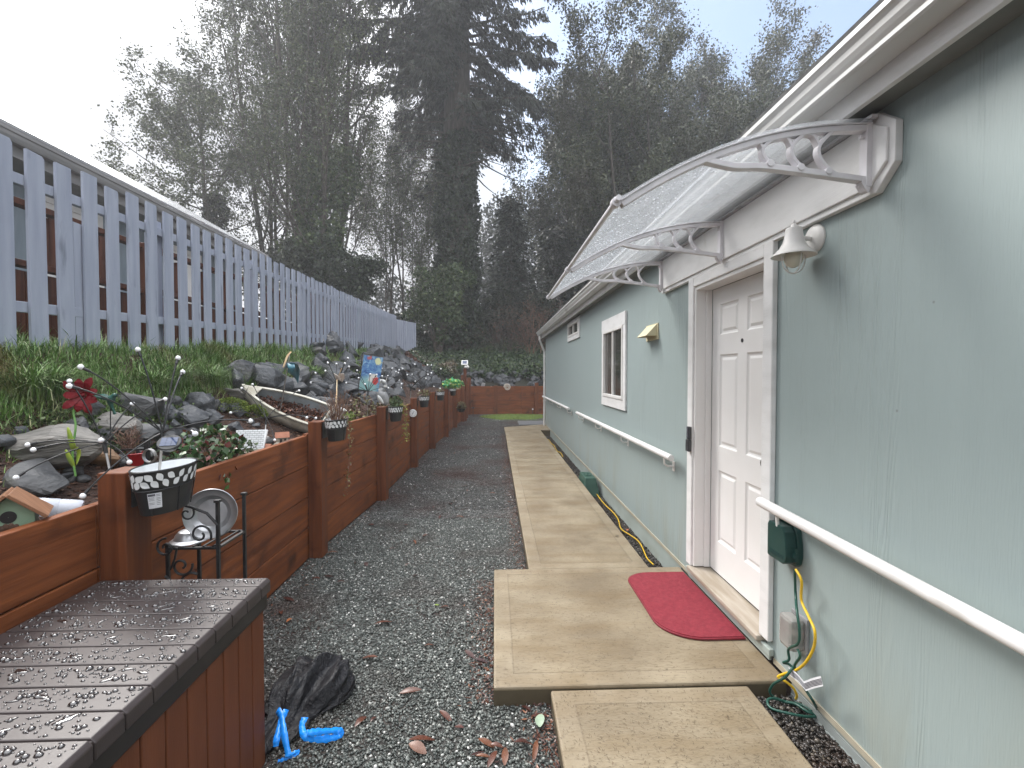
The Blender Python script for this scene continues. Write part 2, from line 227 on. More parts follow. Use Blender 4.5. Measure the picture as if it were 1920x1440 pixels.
def extend(m): return m.node_tree, m.node_tree.nodes, m.node_tree.links
def math_node(N, L, op, a, b=None, c=None):
    n = N.new('ShaderNodeMath'); n.operation = op
    for i, v in enumerate((a, b, c)):
        if v is None: continue
        if isinstance(v, (int, float)): n.inputs[i].default_value = v
        else: L.new(v, n.inputs[i])
    return n.outputs[0]
def siding():
    m = bpy.data.materials.new('sage_grain_siding'); m.use_nodes = True
    t, N, L = extend(m); b = N['Principled BSDF']; b.inputs['Roughness'].default_value = .52
    tc = N.new('ShaderNodeTexCoord'); sp = N.new('ShaderNodeSeparateXYZ'); L.new(tc.outputs['Object'], sp.inputs[0])
    def ns(scale, st, det, dist=0):
        mp = N.new('ShaderNodeMapping'); mp.inputs['Scale'].default_value = st; L.new(tc.outputs['Object'], mp.inputs['Vector'])
        n = N.new('ShaderNodeTexNoise'); n.inputs['Scale'].default_value = scale; n.inputs['Detail'].default_value = det; n.inputs['Distortion'].default_value = dist
        L.new(mp.outputs[0], n.inputs['Vector']); return n.outputs['Fac']
    big = ns(.9, (1, 1, .6), 4)
    streak = ns(3, (1, 6, .25), 4)
    x = N.new('ShaderNodeMix'); x.data_type = 'RGBA'; x.inputs[6].default_value = (.268, .328, .326, 1); x.inputs[7].default_value = (.308, .370, .366, 1)
    L.new(math_node(N, L, 'ADD', math_node(N, L, 'MULTIPLY', big, .6), math_node(N, L, 'MULTIPLY', streak, .4)), x.inputs[0])
    # run-off stain near the foot of the wall
    st = ns(2.2, (1, 2.5, .5), 5)
    zf = N.new('ShaderNodeMapRange'); zf.inputs['From Min'].default_value = .9; zf.inputs['From Max'].default_value = .05; L.new(sp.outputs['Z'], zf.inputs['Value'])
    sm = N.new('ShaderNodeMapRange'); sm.inputs['From Min'].default_value = .48; sm.inputs['From Max'].default_value = .7; sm.inputs['To Max'].default_value = .55; L.new(st, sm.inputs['Value'])
    x2 = N.new('ShaderNodeMix'); x2.data_type = 'RGBA'; x2.inputs[7].default_value = (.27, .27, .21, 1)
    L.new(math_node(N, L, 'MULTIPLY', zf.outputs[0], sm.outputs[0]), x2.inputs[0]); L.new(x.outputs[2], x2.inputs[6])
    # specks
    vo = N.new('ShaderNodeTexVoronoi'); vo.inputs['Scale'].default_value = 5; L.new(tc.outputs['Object'], vo.inputs['Vector'])
    sk = math_node(N, L, 'LESS_THAN', vo.outputs['Distance'], .028)
    x3 = N.new('ShaderNodeMix'); x3.data_type = 'RGBA'; x3.inputs[7].default_value = (.16, .17, .15, 1)
    L.new(math_node(N, L, 'MULTIPLY', sk, .6), x3.inputs[0]); L.new(x2.outputs[2], x3.inputs[6])
    L.new(x3.outputs[2], b.inputs['Base Color'])
    # embossed grain: contour lines of a vertical noise, only where a mask says so; plus panel grooves
    g = ns(1.5, (1, 3.2, .22), 3, .3)
    saw = math_node(N, L, 'PINGPONG', math_node(N, L, 'MULTIPLY', g, 20), .5)
    mask = ns(1.1, (1, 2.2, .35), 2); mk = N.new('ShaderNodeMapRange'); mk.inputs['From Min'].default_value = .42; mk.inputs['From Max'].default_value = .62; L.new(mask, mk.inputs['Value'])
    grain = math_node(N, L, 'MULTIPLY', saw, mk.outputs[0])
    fine = ns(30, (1, 5, .4), 4)
    gy = math_node(N, L, 'PINGPONG', math_node(N, L, 'ADD', sp.outputs['Y'], 50.12), .1016)
    gr = math_node(N, L, 'MULTIPLY', math_node(N, L, 'LESS_THAN', gy, .006), -1.0)
    gy2 = math_node(N, L, 'PINGPONG', math_node(N, L, 'ADD', sp.outputs['Y'], 50.12), .61)
    gr2 = math_node(N, L, 'MULTIPLY', math_node(N, L, 'LESS_THAN', gy2, .004), -2)
    h = math_node(N, L, 'ADD', math_node(N, L, 'ADD', math_node(N, L, 'MULTIPLY', grain, 1.3), math_node(N, L, 'MULTIPLY', fine, .35)), math_node(N, L, 'ADD', gr, gr2))
    bp = N.new('ShaderNodeBump'); bp.inputs['Strength'].default_value = .55; bp.inputs['Distance'].default_value = .006
    L.new(h, bp.inputs['Height']); L.new(bp.outputs[0], b.inputs['Normal'])
    return m
MT['siding'] = siding()
def concrete(name, x0, x1, y0, y1, bw=.105, zt=.086):
    m = bpy.data.materials.new(name); m.use_nodes = True
    t, N, L = extend(m); b = N['Principled BSDF']; b.inputs['Roughness'].default_value = .72
    tc = N.new('ShaderNodeTexCoord'); sp = N.new('ShaderNodeSeparateXYZ'); L.new(tc.outputs['Object'], sp.inputs[0])
    def ns(scale, st, det, dist=0):
        mp = N.new('ShaderNodeMapping'); mp.inputs['Scale'].default_value = st; L.new(tc.outputs['Object'], mp.inputs['Vector'])
        n = N.new('ShaderNodeTexNoise'); n.inputs['Scale'].default_value = scale; n.inputs['Detail'].default_value = det; n.inputs['Distortion'].default_value = dist
        L.new(mp.outputs[0], n.inputs['Vector']); return n.outputs['Fac']
    def mr(v, a, b_, c=0, d=1):
        r = N.new('ShaderNodeMapRange'); r.inputs['From Min'].default_value = a; r.inputs['From Max'].default_value = b_; r.inputs['To Min'].default_value = c; r.inputs['To Max'].default_value = d
        L.new(v, r.inputs['Value']); return r.outputs[0]
    def mix(f, a, bcol):
        x = N.new('ShaderNodeMix'); x.data_type = 'RGBA'
        L.new(f, x.inputs[0])
        if isinstance(a, tuple): x.inputs[6].default_value = (*a, 1)
        else: L.new(a, x.inputs[6])
        x.inputs[7].default_value = (*bcol, 1); return x.outputs[2]
    dx = math_node(N, L, 'MINIMUM', math_node(N, L, 'SUBTRACT', sp.outputs['X'], x0), math_node(N, L, 'SUBTRACT', x1, sp.outputs['X']))
    dy = math_node(N, L, 'MINIMUM', math_node(N, L, 'SUBTRACT', sp.outputs['Y'], y0), math_node(N, L, 'SUBTRACT', y1, sp.outputs['Y']))
    d = math_node(N, L, 'MINIMUM', dx, dy)
    wob = math_node(N, L, 'MULTIPLY', math_node(N, L, 'SUBTRACT', ns(4, (1, 1, 1), 3), .5), .012)
    d = math_node(N, L, 'ADD', d, wob)
    border = math_node(N, L, 'LESS_THAN', d, bw)
    line = math_node(N, L, 'LESS_THAN', math_node(N, L, 'ABSOLUTE', math_node(N, L, 'SUBTRACT', d, bw)), .004)
    c = mix(mr(ns(2.3, (1, 1, 1), 6), .32, .68), (.165, .126, .078), (.285, .235, .158))
    c = mix(mr(ns(1.7, (1, 3.5, 1), 7), .44, .68, 0, .75), c, (.165, .115, .058))
    c = mix(mr(ns(24, (1, 4, 1), 6), .52, .72, 0, .6), c, (.13, .095, .055))
    c = mix(mr(ns(60, (1, 1, 1), 3), .62, .74, 0, .6), c, (.07, .05, .032))
    c = mix(math_node(N, L, 'MULTIPLY', border, mr(ns(9, (1, 1, 1), 4), .3, .7, .02, .20)), c, (.35, .30, .225))
    c = mix(math_node(N, L, 'MULTIPLY', line, .3), c, (.11, .08, .05))
    c = mix(math_node(N, L, 'MULTIPLY', math_node(N, L, 'LESS_THAN', sp.outputs['Z'], zt - .016), .85), c, (.055, .042, .022))   # damp, mossy edge face, its shadow mixed into the same dark brown
    L.new(c, b.inputs['Base Color'])
    h = math_node(N, L, 'ADD', math_node(N, L, 'MULTIPLY', ns(26, (1, 7, 1), 6), math_node(N, L, 'SUBTRACT', 1, math_node(N, L, 'MULTIPLY', border, .75))), math_node(N, L, 'MULTIPLY', line, -.9))
    bp = N.new('ShaderNodeBump'); bp.inputs['Strength'].default_value = .7; bp.inputs['Distance'].default_value = .006
    L.new(h, bp.inputs['Height']); L.new(bp.outputs[0], b.inputs['Normal'])
    L.new(mr(ns(3, (1, 1, 1), 5), .35, .65, .5, .8), b.inputs['Roughness'])
    return m
def awning_panel():
    m = bpy.data.materials.new('frosted_awning_sheet'); m.use_nodes = True
    t, N, L = extend(m); b = N['Principled BSDF']; b.inputs['Base Color'].default_value = (.50, .53, .56, 1); b.inputs['Roughness'].default_value = .12
    tr = N.new('ShaderNodeBsdfTransparent'); tl = N.new('ShaderNodeBsdfTranslucent'); tl.inputs[0].default_value = (.46, .48, .50, 1)
    tc = N.new('ShaderNodeTexCoord'); n = N.new('ShaderNodeTexNoise'); n.inputs['Scale'].default_value = 7; n.inputs['Detail'].default_value = 8; L.new(tc.outputs['Object'], n.inputs['Vector'])
    r = N.new('ShaderNodeMapRange'); r.inputs['From Min'].default_value = .3; r.inputs['From Max'].default_value = .7; r.inputs['To Min'].default_value = .30; r.inputs['To Max'].default_value = .48; L.new(n.outputs['Fac'], r.inputs['Value'])
    a = N.new('ShaderNodeMixShader'); a.inputs[0].default_value = .5; L.new(b.outputs[0], a.inputs[1]); L.new(tl.outputs[0], a.inputs[2])
    c = N.new('ShaderNodeMixShader'); L.new(r.outputs[0], c.inputs[0]); L.new(a.outputs[0], c.inputs[2]); L.new(tr.outputs[0], c.inputs[1])
    r.inputs['To Min'].default_value = .26; r.inputs['To Max'].default_value = .44
    L.new(c.outputs[0], N['Material Output'].inputs['Surface'])
    return m
MT['awnsheet'] = awning_panel()

# ------------------------------------------------------------------ mesh helpers
class MB:
    def __init__(s): s.v = []; s.f = []
    def add(s, vs, fs):
        o = len(s.v); s.v += [tuple(v) for v in vs]; s.f += [tuple(i + o for i in f) for f in fs]; return s
    def box(s, lo, hi, m=None):
        x0, y0, z0 = lo; x1, y1, z1 = hi
        vs = [(x0, y0, z0), (x1, y0, z0), (x1, y1, z0), (x0, y1, z0), (x0, y0, z1), (x1, y0, z1), (x1, y1, z1), (x0, y1, z1)]
        if m: vs = [m @ Vector(v) for v in vs]
        return s.add(vs, [(0, 3, 2, 1), (4, 5, 6, 7), (0, 1, 5, 4), (1, 2, 6, 5), (2, 3, 7, 6), (3, 0, 4, 7)])
    def bar(s, a, b, wx, wz, up=(0, 0, 1)):
        a = Vector(a); b = Vector(b); d = (b - a); L = d.length; d.normalize(); u = Vector(up); r = d.cross(u)
        if r.length < 1e-4: r = d.cross(Vector((0, 1, 0)))
        r.normalize(); u = r.cross(d)
        m = Matrix(((r.x, d.x, u.x, a.x), (r.y, d.y, u.y, a.y), (r.z, d.z, u.z, a.z), (0, 0, 0, 1)))
        return s.box((-wx / 2, 0, -wz / 2), (wx / 2, L, wz / 2), m)
    def tube(s, pts, r, n=8, cap=True):
        pts = [Vector(p) for p in pts]; k = len(pts)
        rs = r if isinstance(r, (list, tuple)) else [r] * k
        t = (pts[1] - pts[0]).normalized(); ref = Vector((0, 0, 1)) if abs(t.z) < .9 else Vector((1, 0, 0)); u = t.cross(ref).normalized()
        vs = []
        for i, p in enumerate(pts):
            t = (pts[min(i + 1, k - 1)] - pts[max(i - 1, 0)]).normalized()
            u = (u - t * u.dot(t)); u = u.normalized() if u.length > 1e-6 else t.orthogonal().normalized(); v = t.cross(u)
            for j in range(n):
                a = 2 * PI * j / n; vs.append(p + (u * math.cos(a) + v * math.sin(a)) * rs[i])
        fs = [(i * n + j, i * n + (j + 1) % n, (i + 1) * n + (j + 1) % n, (i + 1) * n + j) for i in range(k - 1) for j in range(n)]
        if cap: fs += [tuple(range(n - 1, -1, -1)), tuple((k - 1) * n + j for j in range(n))]
        return s.add(vs, fs)
    def lathe(s, prof, n=24, m=None, sx=1, sy=1, a0=0, a1=2 * PI):
        full = abs(a1 - a0 - 2 * PI) < 1e-6; nn = n if full else n + 1
        vs = []
        for r, z in prof:
            for j in range(nn):
                a = a0 + (a1 - a0) * j / n; vs.append(Vector((r * math.cos(a) * sx, r * math.sin(a) * sy, z)))
        if m: vs = [m @ v for v in vs]
        fs = []
        for i in range(len(prof) - 1):
            for j in range(n if full else nn - 1):
                fs.append((i * nn + j, i * nn + (j + 1) % nn, (i + 1) * nn + (j + 1) % nn, (i + 1) * nn + j))
        return s.add(vs, fs)
    def ball(s, c, r, n=12, k=8, m=None):
        prof = [(max(1e-4, math.sin(PI * i / k)), -math.cos(PI * i / k)) for i in range(k + 1)]
        rx = r if isinstance(r, (tuple, list)) else (r, r, r)
        mm = Matrix.Translation(c) @ (m or Matrix.Identity(4)) @ Matrix.Diagonal((*rx, 1))
        return s.lathe(prof, n, mm)
    def prism(s, poly, d, m=None, z0=0):
        """2D polygon (counter-clockwise) in the xy plane, extruded along z from z0 to z0 + d"""
        n = len(poly); vs = [Vector((x, y, z0)) for x, y in poly] + [Vector((x, y, z0 + d)) for x, y in poly]
        if m: vs = [m @ v for v in vs]
        return s.add(vs, [tuple(range(n - 1, -1, -1)), tuple(range(n, 2 * n))] + [(i, (i + 1) % n, n + (i + 1) % n, n + i) for i in range(n)])
    def ribbon(s, pts, wvec, th=0):
        """a strip following pts; wvec: half-width vector (or list)"""
        k = len(pts); vs = []
        for i, p in enumerate(pts):
            wv = Vector(wvec[i]) if isinstance(wvec, list) else Vector(wvec)
            vs += [Vector(p) - wv, Vector(p) + wv]
        return s.add(vs, [(2 * i, 2 * i + 1, 2 * i + 3, 2 * i + 2) for i in range(k - 1)])
LOC = {}
def link_mesh(name, mb, mat, smooth=False, ang=35):
    me = bpy.data.meshes.new(name)
    me.from_pydata([tuple(v) for v in mb.v], [], mb.f); me.update()
    if mat is not None: me.materials.append(mat if not isinstance(mat, str) else MT[mat])
    if smooth:
        me.shade_smooth()
        if ang < 180: me.set_sharp_from_angle(angle=R(ang))
    o = bpy.data.objects.new(name, me); COL.objects.link(o); return o
def tag(o, label=None, cat=None, group=None, kind=None):
    if label: o['label'] = label
    if cat: o['category'] = cat
    if group: o['group'] = group
    if kind: o['kind'] = kind
    return o
def thing(name, label, cat, loc=(0, 0, 0), group=None, rz=0):
    o = bpy.data.objects.new(name, None); COL.objects.link(o); o.location = loc; o.rotation_euler = (0, 0, rz); o.empty_display_size = .1
    LOC[o.name] = Vector(loc); return tag(o, label, cat, group)
def part(name, mb, mat, parent, smooth=False, bevel=0, ang=35, label=None, solid=0):
    """mesh given in world coordinates, moved into its thing's frame (things are built before they are moved)"""
    base = LOC.get(parent.name, Vector((0, 0, 0)))
    if base.length > 0: mb.v = [tuple(Vector(v) - base) for v in mb.v]
    o = link_mesh(name, mb, mat, smooth, ang); o.parent = parent
    LOC[o.name] = base
    if label: o['label'] = label
    if solid: md = o.modifiers.new('solid', 'SOLIDIFY'); md.thickness = solid; md.offset = 0
    if bevel: md = o.modifiers.new('bevel', 'BEVEL'); md.width = bevel; md.segments = 2; md.limit_method = 'ANGLE'; md.angle_limit = R(40)
    return o
def solo(name, mb, mat, label, cat, group=None, smooth=False, bevel=0, ang=35, solid=0, base=None):
    vs = np.array([tuple(v) for v in mb.v])
    b = Vector(base) if base is not None else Vector(((vs[:, 0].min() + vs[:, 0].max()) / 2, (vs[:, 1].min() + vs[:, 1].max()) / 2, vs[:, 2].min()))
    mb.v = [tuple(Vector(v) - b) for v in mb.v]
    o = link_mesh(name, mb, mat, smooth, ang); o.location = b
    if solid: md = o.modifiers.new('solid', 'SOLIDIFY'); md.thickness = solid; md.offset = 0
    if bevel: md = o.modifiers.new('bevel', 'BEVEL'); md.width = bevel; md.segments = 2; md.limit_method = 'ANGLE'; md.angle_limit = R(40)
    return tag(o, label, cat, group)
def structure(name, mb, mat, smooth=False, bevel=0):
    o = link_mesh(name, mb, mat, smooth); o['kind'] = 'structure'
    if bevel: md = o.modifiers.new('bevel', 'BEVEL'); md.width = bevel; md.segments = 2; md.limit_method = 'ANGLE'
    return o
def copy_tree(o, parent=None):
    c = o.copy(); COL.objects.link(c)
    if parent is not None: c.parent = parent
    LOC[c.name] = LOC.get(o.name, Vector((0, 0, 0)))
    for ch in [x for x in o.children]: copy_tree(ch, c)
    return c
def np_mesh(name, V, Fq, mat, smooth=False):
    """V (n,3), Fq (m,k) faces of equal size k"""
    me = bpy.data.meshes.new(name); k = Fq.shape[1]
    me.vertices.add(len(V)); me.vertices.foreach_set('co', np.asarray(V, np.float32).ravel())
    me.loops.add(Fq.size); me.loops.foreach_set('vertex_index', np.asarray(Fq, np.int32).ravel())
    me.polygons.add(len(Fq)); me.polygons.foreach_set('loop_start', np.arange(0, Fq.size, k, dtype=np.int32))
    me.polygons.foreach_set('loop_total', np.full(len(Fq), k, np.int32))
    me.update(calc_edges=True); me.validate()
    if smooth: me.shade_smooth()
    me.materials.append(MT[mat] if isinstance(mat, str) else mat)
    o = bpy.data.objects.new(name, me); COL.objects.link(o); return o
def unit(n):
    v = rng.normal(size=(n, 3)); return v / np.linalg.norm(v, axis=1)[:, None]
def leaf_geo(P, s, asp=.55, droop=0, nrm=None, axis=None):
    """one small folded diamond leaf (4 verts, 2 tris merged as a quad) at each point"""
    n = len(P); s = np.broadcast_to(s, (n,))[:, None]
    a = unit(n) if axis is None else axis + .45 * unit(n)
    a[:, 2] -= droop; a /= np.linalg.norm(a, axis=1)[:, None]
    b = unit(n) if nrm is None else nrm + .5 * unit(n)
    b = np.cross(a, b); b /= np.linalg.norm(b, axis=1)[:, None] + 1e-9
    c = np.cross(a, b)
    V = np.stack([P, P + a * s * .45 + b * s * asp * .5 + c * s * .08, P + a * s, P + a * s * .45 - b * s * asp * .5 + c * s * .08], 1).reshape(-1, 3)
    Fq = np.arange(n * 4).reshape(n, 4); return V, Fq
ICO_V = None
def pebble_geo(P, S, flat=.6):
    """an irregular little stone (icosahedron, jittered and squashed) at each point"""
    g = (1 + 5 ** .5) / 2
    iv = np.array([(-1, g, 0), (1, g, 0), (-1, -g, 0), (1, -g, 0), (0, -1, g), (0, 1, g), (0, -1, -g), (0, 1, -g), (g, 0, -1), (g, 0, 1), (-g, 0, -1), (-g, 0, 1)]) / math.sqrt(1 + g * g)
    fi = np.array([(0, 11, 5), (0, 5, 1), (0, 1, 7), (0, 7, 10), (0, 10, 11), (1, 5, 9), (5, 11, 4), (11, 10, 2), (10, 7, 6), (7, 1, 8), (3, 9, 4), (3, 4, 2), (3, 2, 6), (3, 6, 8), (3, 8, 9), (4, 9, 5), (2, 4, 11), (6, 2, 10), (8, 6, 7), (9, 8, 1)])
    n = len(P); q = np.linalg.qr(rng.normal(size=(n, 3, 3)))[0]
    sc = np.stack([rng.uniform(.75, 1.25, n), rng.uniform(.6, 1, n), rng.uniform(.4, .75, n)], 1)
    V = iv[None] * rng.uniform(.7, 1.15, (n, 12, 1)) * sc[:, None]
    V = np.einsum('nij,nkj->nki', q, V); V[:, :, 2] *= flat
    V = V * S[:, None, None] * .5 + P[:, None]
    Fq = (fi[None] + (np.arange(n) * 12)[:, None, None]).reshape(-1, 3)
    return V.reshape(-1, 3), Fq
def hull_rock(name, c, size, mat, seed, npts=16, rot=None, sub=1):
    r = random.Random(seed); bm = bmesh.new()
    for _ in range(npts):
        v = Vector((r.gauss(0, 1), r.gauss(0, 1), r.gauss(0, 1))).normalized() * r.uniform(.82, 1.08)
        bm.verts.new((v.x * size[0] / 2, v.y * size[1] / 2, v.z * size[2] / 2))
    g = bmesh.ops.convex_hull(bm, input=bm.verts)
    bmesh.ops.delete(bm, geom=[v for v in bm.verts if not v.link_faces], context='VERTS')
    if sub:
        bmesh.ops.bevel(bm, geom=list(bm.edges), offset=min(size) * .05, segments=1, affect='EDGES', profile=.6)
        bmesh.ops.triangulate(bm, faces=list(bm.faces)); bmesh.ops.subdivide_edges(bm, edges=list(bm.edges), cuts=sub)
        o = Vector((seed * 3.1, seed * 1.7, 0)); k = 3.2 / max(size)
        for v in bm.verts: v.co += v.co.normalized() * mnoise.fractal(v.co * k + o, .8, 2.2, 4) * min(size) * .085
    me = bpy.data.meshes.new(name); bm.to_mesh(me); bm.free(); me.materials.append(MT[mat])
    me.shade_smooth(); me.set_sharp_from_angle(angle=R(26))
    o = bpy.data.objects.new(name, me); COL.objects.link(o); o.location = c
    o.rotation_euler = rot or (0, 0, r.uniform(0, 6.28)); return o
def bez(a, b, c, d, n=10):
    a, b, c, d = map(Vector, (a, b, c, d))
    return [a * (1 - t) ** 3 + b * 3 * t * (1 - t) ** 2 + c * 3 * t * t * (1 - t) + d * t ** 3 for t in [i / n for i in range(n + 1)]]
def smooth_path(P, k=6):
    P = [Vector(p) for p in P]; out = []
    for i in range(len(P) - 1):
        p0 = P[max(i - 1, 0)]; p1 = P[i]; p2 = P[i + 1]; p3 = P[min(i + 2, len(P) - 1)]
        for j in range(k):
            t = j / k
            out.append(.5 * ((2 * p1) + (p2 - p0) * t + (2 * p0 - 5 * p1 + 4 * p2 - p3) * t * t + (3 * p1 - p0 - 3 * p2 + p3) * t ** 3))
    return out + [P[-1]]
def facing(c, xdir, zdir=(0, 0, 1)):
    """matrix with local x along xdir, local z near zdir, at c"""
    x = Vector(xdir).normalized(); z = Vector(zdir); y = z.cross(x).normalized(); z = x.cross(y)
    return Matrix(((x.x, y.x, z.x, c[0]), (x.y, y.y, z.y, c[1]), (x.z, y.z, z.z, c[2]), (0, 0, 0, 1)))

# ------------------------------------------------------------------ ground shape
WALL = [(-1.72, -3), (-1.67, 2.03), (-1.65, 4.2), (-1.51, 6.05), (-1.46, 8.15), (-1.41, 10.16), (-1.30, 12), (-1.25, 14.06), (-1.14, 15.75), (-1.09, 16.9), (-1.05, 18.5)]
def xw(y):
    ys = [p[1] for p in WALL]; return float(np.interp(y, ys, [p[0] for p in WALL]))
def fx(y): return -2.87 - .043 * y            # line of the picket fence
def fz(y): return 1.63 + .044 * y             # ground at the fence
def clamp(a, lo=0., hi=1.): return max(lo, min(hi, a))
def bank(x, y):
    """height of the planted bank (left of the side wall, behind the end wall)"""
    yy = min(max(y, -3), 18.5); u = xw(yy) - x
    t = clamp((u - .28) / max(.3, (xw(yy) - fx(yy) - .35)))
    t = .45 * t + .55 * t * t
    hl = (fz(min(y, 19)) - 1.03) * t if u > 0 else 0
    v = y - 18.56
    hb = 0
    if v > 0:
        hb = .5 * clamp((v - .15) / .8) + max(0, v - .7) * .30
        if v > 7: hb = .5 + 6.3 * .30 + (v - 7) * .10
        hb *= 1 - .25 * clamp((x - 2) / 8)
    base = 1.03 if (u > 0 or v > 0) else 0
    return base + max(hl, hb) + .03 * mnoise.noise(Vector((x * 1.3, y * 1.3, 0))) * clamp(u * 3 if v < 0 else v * 2)
def on_bank(px, py, y0=1.5, y1=40, dz=0):
    d = ray(px, py); k = 0; t = y0 / d.y
    while t * d.y < y1:
        p = EYE + d * t
        if p.z < bank(p.x, p.y) + dz and (p.x < xw(min(p.y, 18.5)) or p.y > 18.56): return p
        t *= 1.004
    return p

# ground sheet, gravel, banks
g = MB(); g.add([(-300, -60, -.10), (300, -60, -.10), (300, 300, -.10), (-300, 300, -.10)], [(0, 1, 2, 3)])
structure('ground', g, 'soil')
g = MB(); poly = [(.275, -2), (.275, 13.45), (1.0, 13.45), (9, 13.45), (9, 18.5), (-1.05, 18.5)] + [(p[0] + .0, p[1]) for p in WALL[::-1][1:-1]] + [(-1.72, -2)]
g.prism(poly, .095, None, -.097)
structure('gravel_path', g, 'gravelbed')
def bank_mesh(name, us, ys, mat, fxy):
    mb = MB(); nu = len(us); vs = []
    for y in ys:
        for u in us: x, yy = fxy(u, y); vs.append((x, yy, bank(x, yy)))
    fs = [(j * nu + i, j * nu + i + 1, (j + 1) * nu + i + 1, (j + 1) * nu + i) for j in range(len(ys) - 1) for i in range(nu - 1)]
    mb.add(vs, fs); return structure(name, mb, mat, smooth=True)
us = list(np.concatenate([[0.001], np.linspace(.05, 2.6, 40), np.linspace(2.8, 6, 8), np.linspace(7, 40, 12)]))
bank_mesh('garden_bank', us, list(np.linspace(-3, 18.56, 120)), 'soil', lambda u, y: (xw(min(y, 18.5)) - .012 - u, y))
xs = list(np.concatenate([np.linspace(-41, -6, 16), np.linspace(-5.5, 8, 55), np.linspace(9, 45, 16)]))
bank_mesh('wooded_hillside', xs, list(np.concatenate([np.linspace(18.561, 27, 36), np.linspace(28, 80, 20)])), 'grassbase', lambda u, y: (u, y))

# ------------------------------------------------------------------ concrete walk and landing
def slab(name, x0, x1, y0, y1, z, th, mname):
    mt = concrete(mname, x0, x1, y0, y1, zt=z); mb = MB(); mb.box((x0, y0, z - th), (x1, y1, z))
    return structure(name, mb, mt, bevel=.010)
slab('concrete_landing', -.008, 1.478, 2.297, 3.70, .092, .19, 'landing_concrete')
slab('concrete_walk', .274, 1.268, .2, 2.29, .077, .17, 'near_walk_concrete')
ys = [3.706, 6.93, 10.1, 12.72]
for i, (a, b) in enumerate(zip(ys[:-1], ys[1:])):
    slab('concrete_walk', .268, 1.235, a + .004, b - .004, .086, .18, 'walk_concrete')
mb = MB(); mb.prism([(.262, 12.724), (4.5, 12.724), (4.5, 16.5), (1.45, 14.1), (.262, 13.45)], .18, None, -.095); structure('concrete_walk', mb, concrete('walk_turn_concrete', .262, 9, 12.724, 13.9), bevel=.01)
g = MB(); g.box((.75, 14.55, -.09), (5, 15.7, .035)); g2s = MB(); g2s.box((1.272, .2, -.09), (1.493, 2.292, .006)); structure('pebble_strip', g2s, 'gravelbed')
structure('gravel_pad', g, M('grey_slate_pad', (.10, .105, .11), (.14, .145, .15), 8, rough=.45), bevel=.01)

# ------------------------------------------------------------------ the sage house on the right
HX = 1.49; HY0, HY1 = -3.0, 13.85
house = thing('mobile_home', 'long single-storey home with sage green wood-grain siding, white gutter and white front door', 'house', (HX + 2, 6, 0))
DY0, DY1 = 2.53, 3.44       # door opening
mb = MB()
def wall_piece(y0, y1, z0, z1): mb.box((HX, y0, z0), (HX + .12, y1, z1))
wall_piece(HY0, DY0, .125, 2.86); wall_piece(DY1, HY1, .125, 2.86); wall_piece(DY0, DY1, 2.278, 2.86)
mb.box((HX + .12, HY1 - .12, .1), (HX + 4.4, HY1, 3.2))
part('wall', mb, 'siding', house)
mb = MB(); mb.box((HX - .006, HY0, .098), (HX + .10, DY0 - .1, .125)); mb.box((HX - .006, DY1 + .1, .098), (HX + .1, HY1 + .004, .125))
part('flashing_strip', mb, 'tan', house)
mb = MB(); mb.box((HX + .006, 3.71, -.11), (HX + .09, HY1 - .004, .097)); part('foundation_skirt', mb, 'sage', house)
mb = MB()
for k in range(9):
    z = -.10 + k * .0222; mb.box((HX + .004 - .004 * (k % 2), HY0, z), (HX + .08, 2.29, z + .0215))
part('ribbed_skirt', mb, 'skirt', house)
# eave
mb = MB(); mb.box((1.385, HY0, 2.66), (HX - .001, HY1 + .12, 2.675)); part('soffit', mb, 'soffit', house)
mb = MB(); mb.box((1.36, HY0, 2.642), (1.384, HY1 + .14, 2.85)); fas = part('fascia', mb, 'trimgrain', house, bevel=.003)
prof = [(1.357, 2.716), (1.272, 2.716), (1.266, 2.722), (1.266, 2.738), (1.256, 2.75), (1.246, 2.765), (1.243, 2.785), (1.236, 2.795), (1.226, 2.80), (1.226, 2.818), (1.24, 2.818), (1.24, 2.806)]
mb = MB(); vs = []
for y in (HY0, HY1 + .15):
    vs += [(x, y, z) for x, z in prof]
n = len(prof); mb.add(vs, [(i, n + i, n + i + 1, i + 1) for i in range(n - 1)])
mb.add([(x, HY1 + .15, z) for x, z in prof[:10]] + [(1.357, HY1 + .15, 2.818)], [tuple(range(11))])
part('gutter', mb, 'gutter', house, solid=.0025)
mb = MB(); mb.tube([(1.30, 13.72, 2.716), (1.30, 13.72, 2.60), (1.455, 13.86, 2.25), (1.455, 13.86, 2.0), (1.455, 13.86, .0)], .032, 4)
mb2 = MB()
ds = part('downspout', mb, 'white', house, bevel=.004)
for z in (2.1, 1.45, .8):
    b = MB(); b.box((1.418, 13.82, z), (1.492, 13.9, z + .022)); part('strap', b, 'white', ds)
mb = MB(); mb.add([(1.23, HY0, 2.83), (1.23, HY1 + .15, 2.83), (4.2, HY1 + .15, 3.5), (4.2, HY0, 3.5)], [(0, 1, 2, 3)])
mb.add([(4.2, HY0, 3.5), (4.2, HY1 + .15, 3.5), (7.2, HY1 + .15, 2.83), (7.2, HY0, 2.83)], [(0, 1, 2, 3)])
part('roof', mb, 'roof', house, solid=.02)
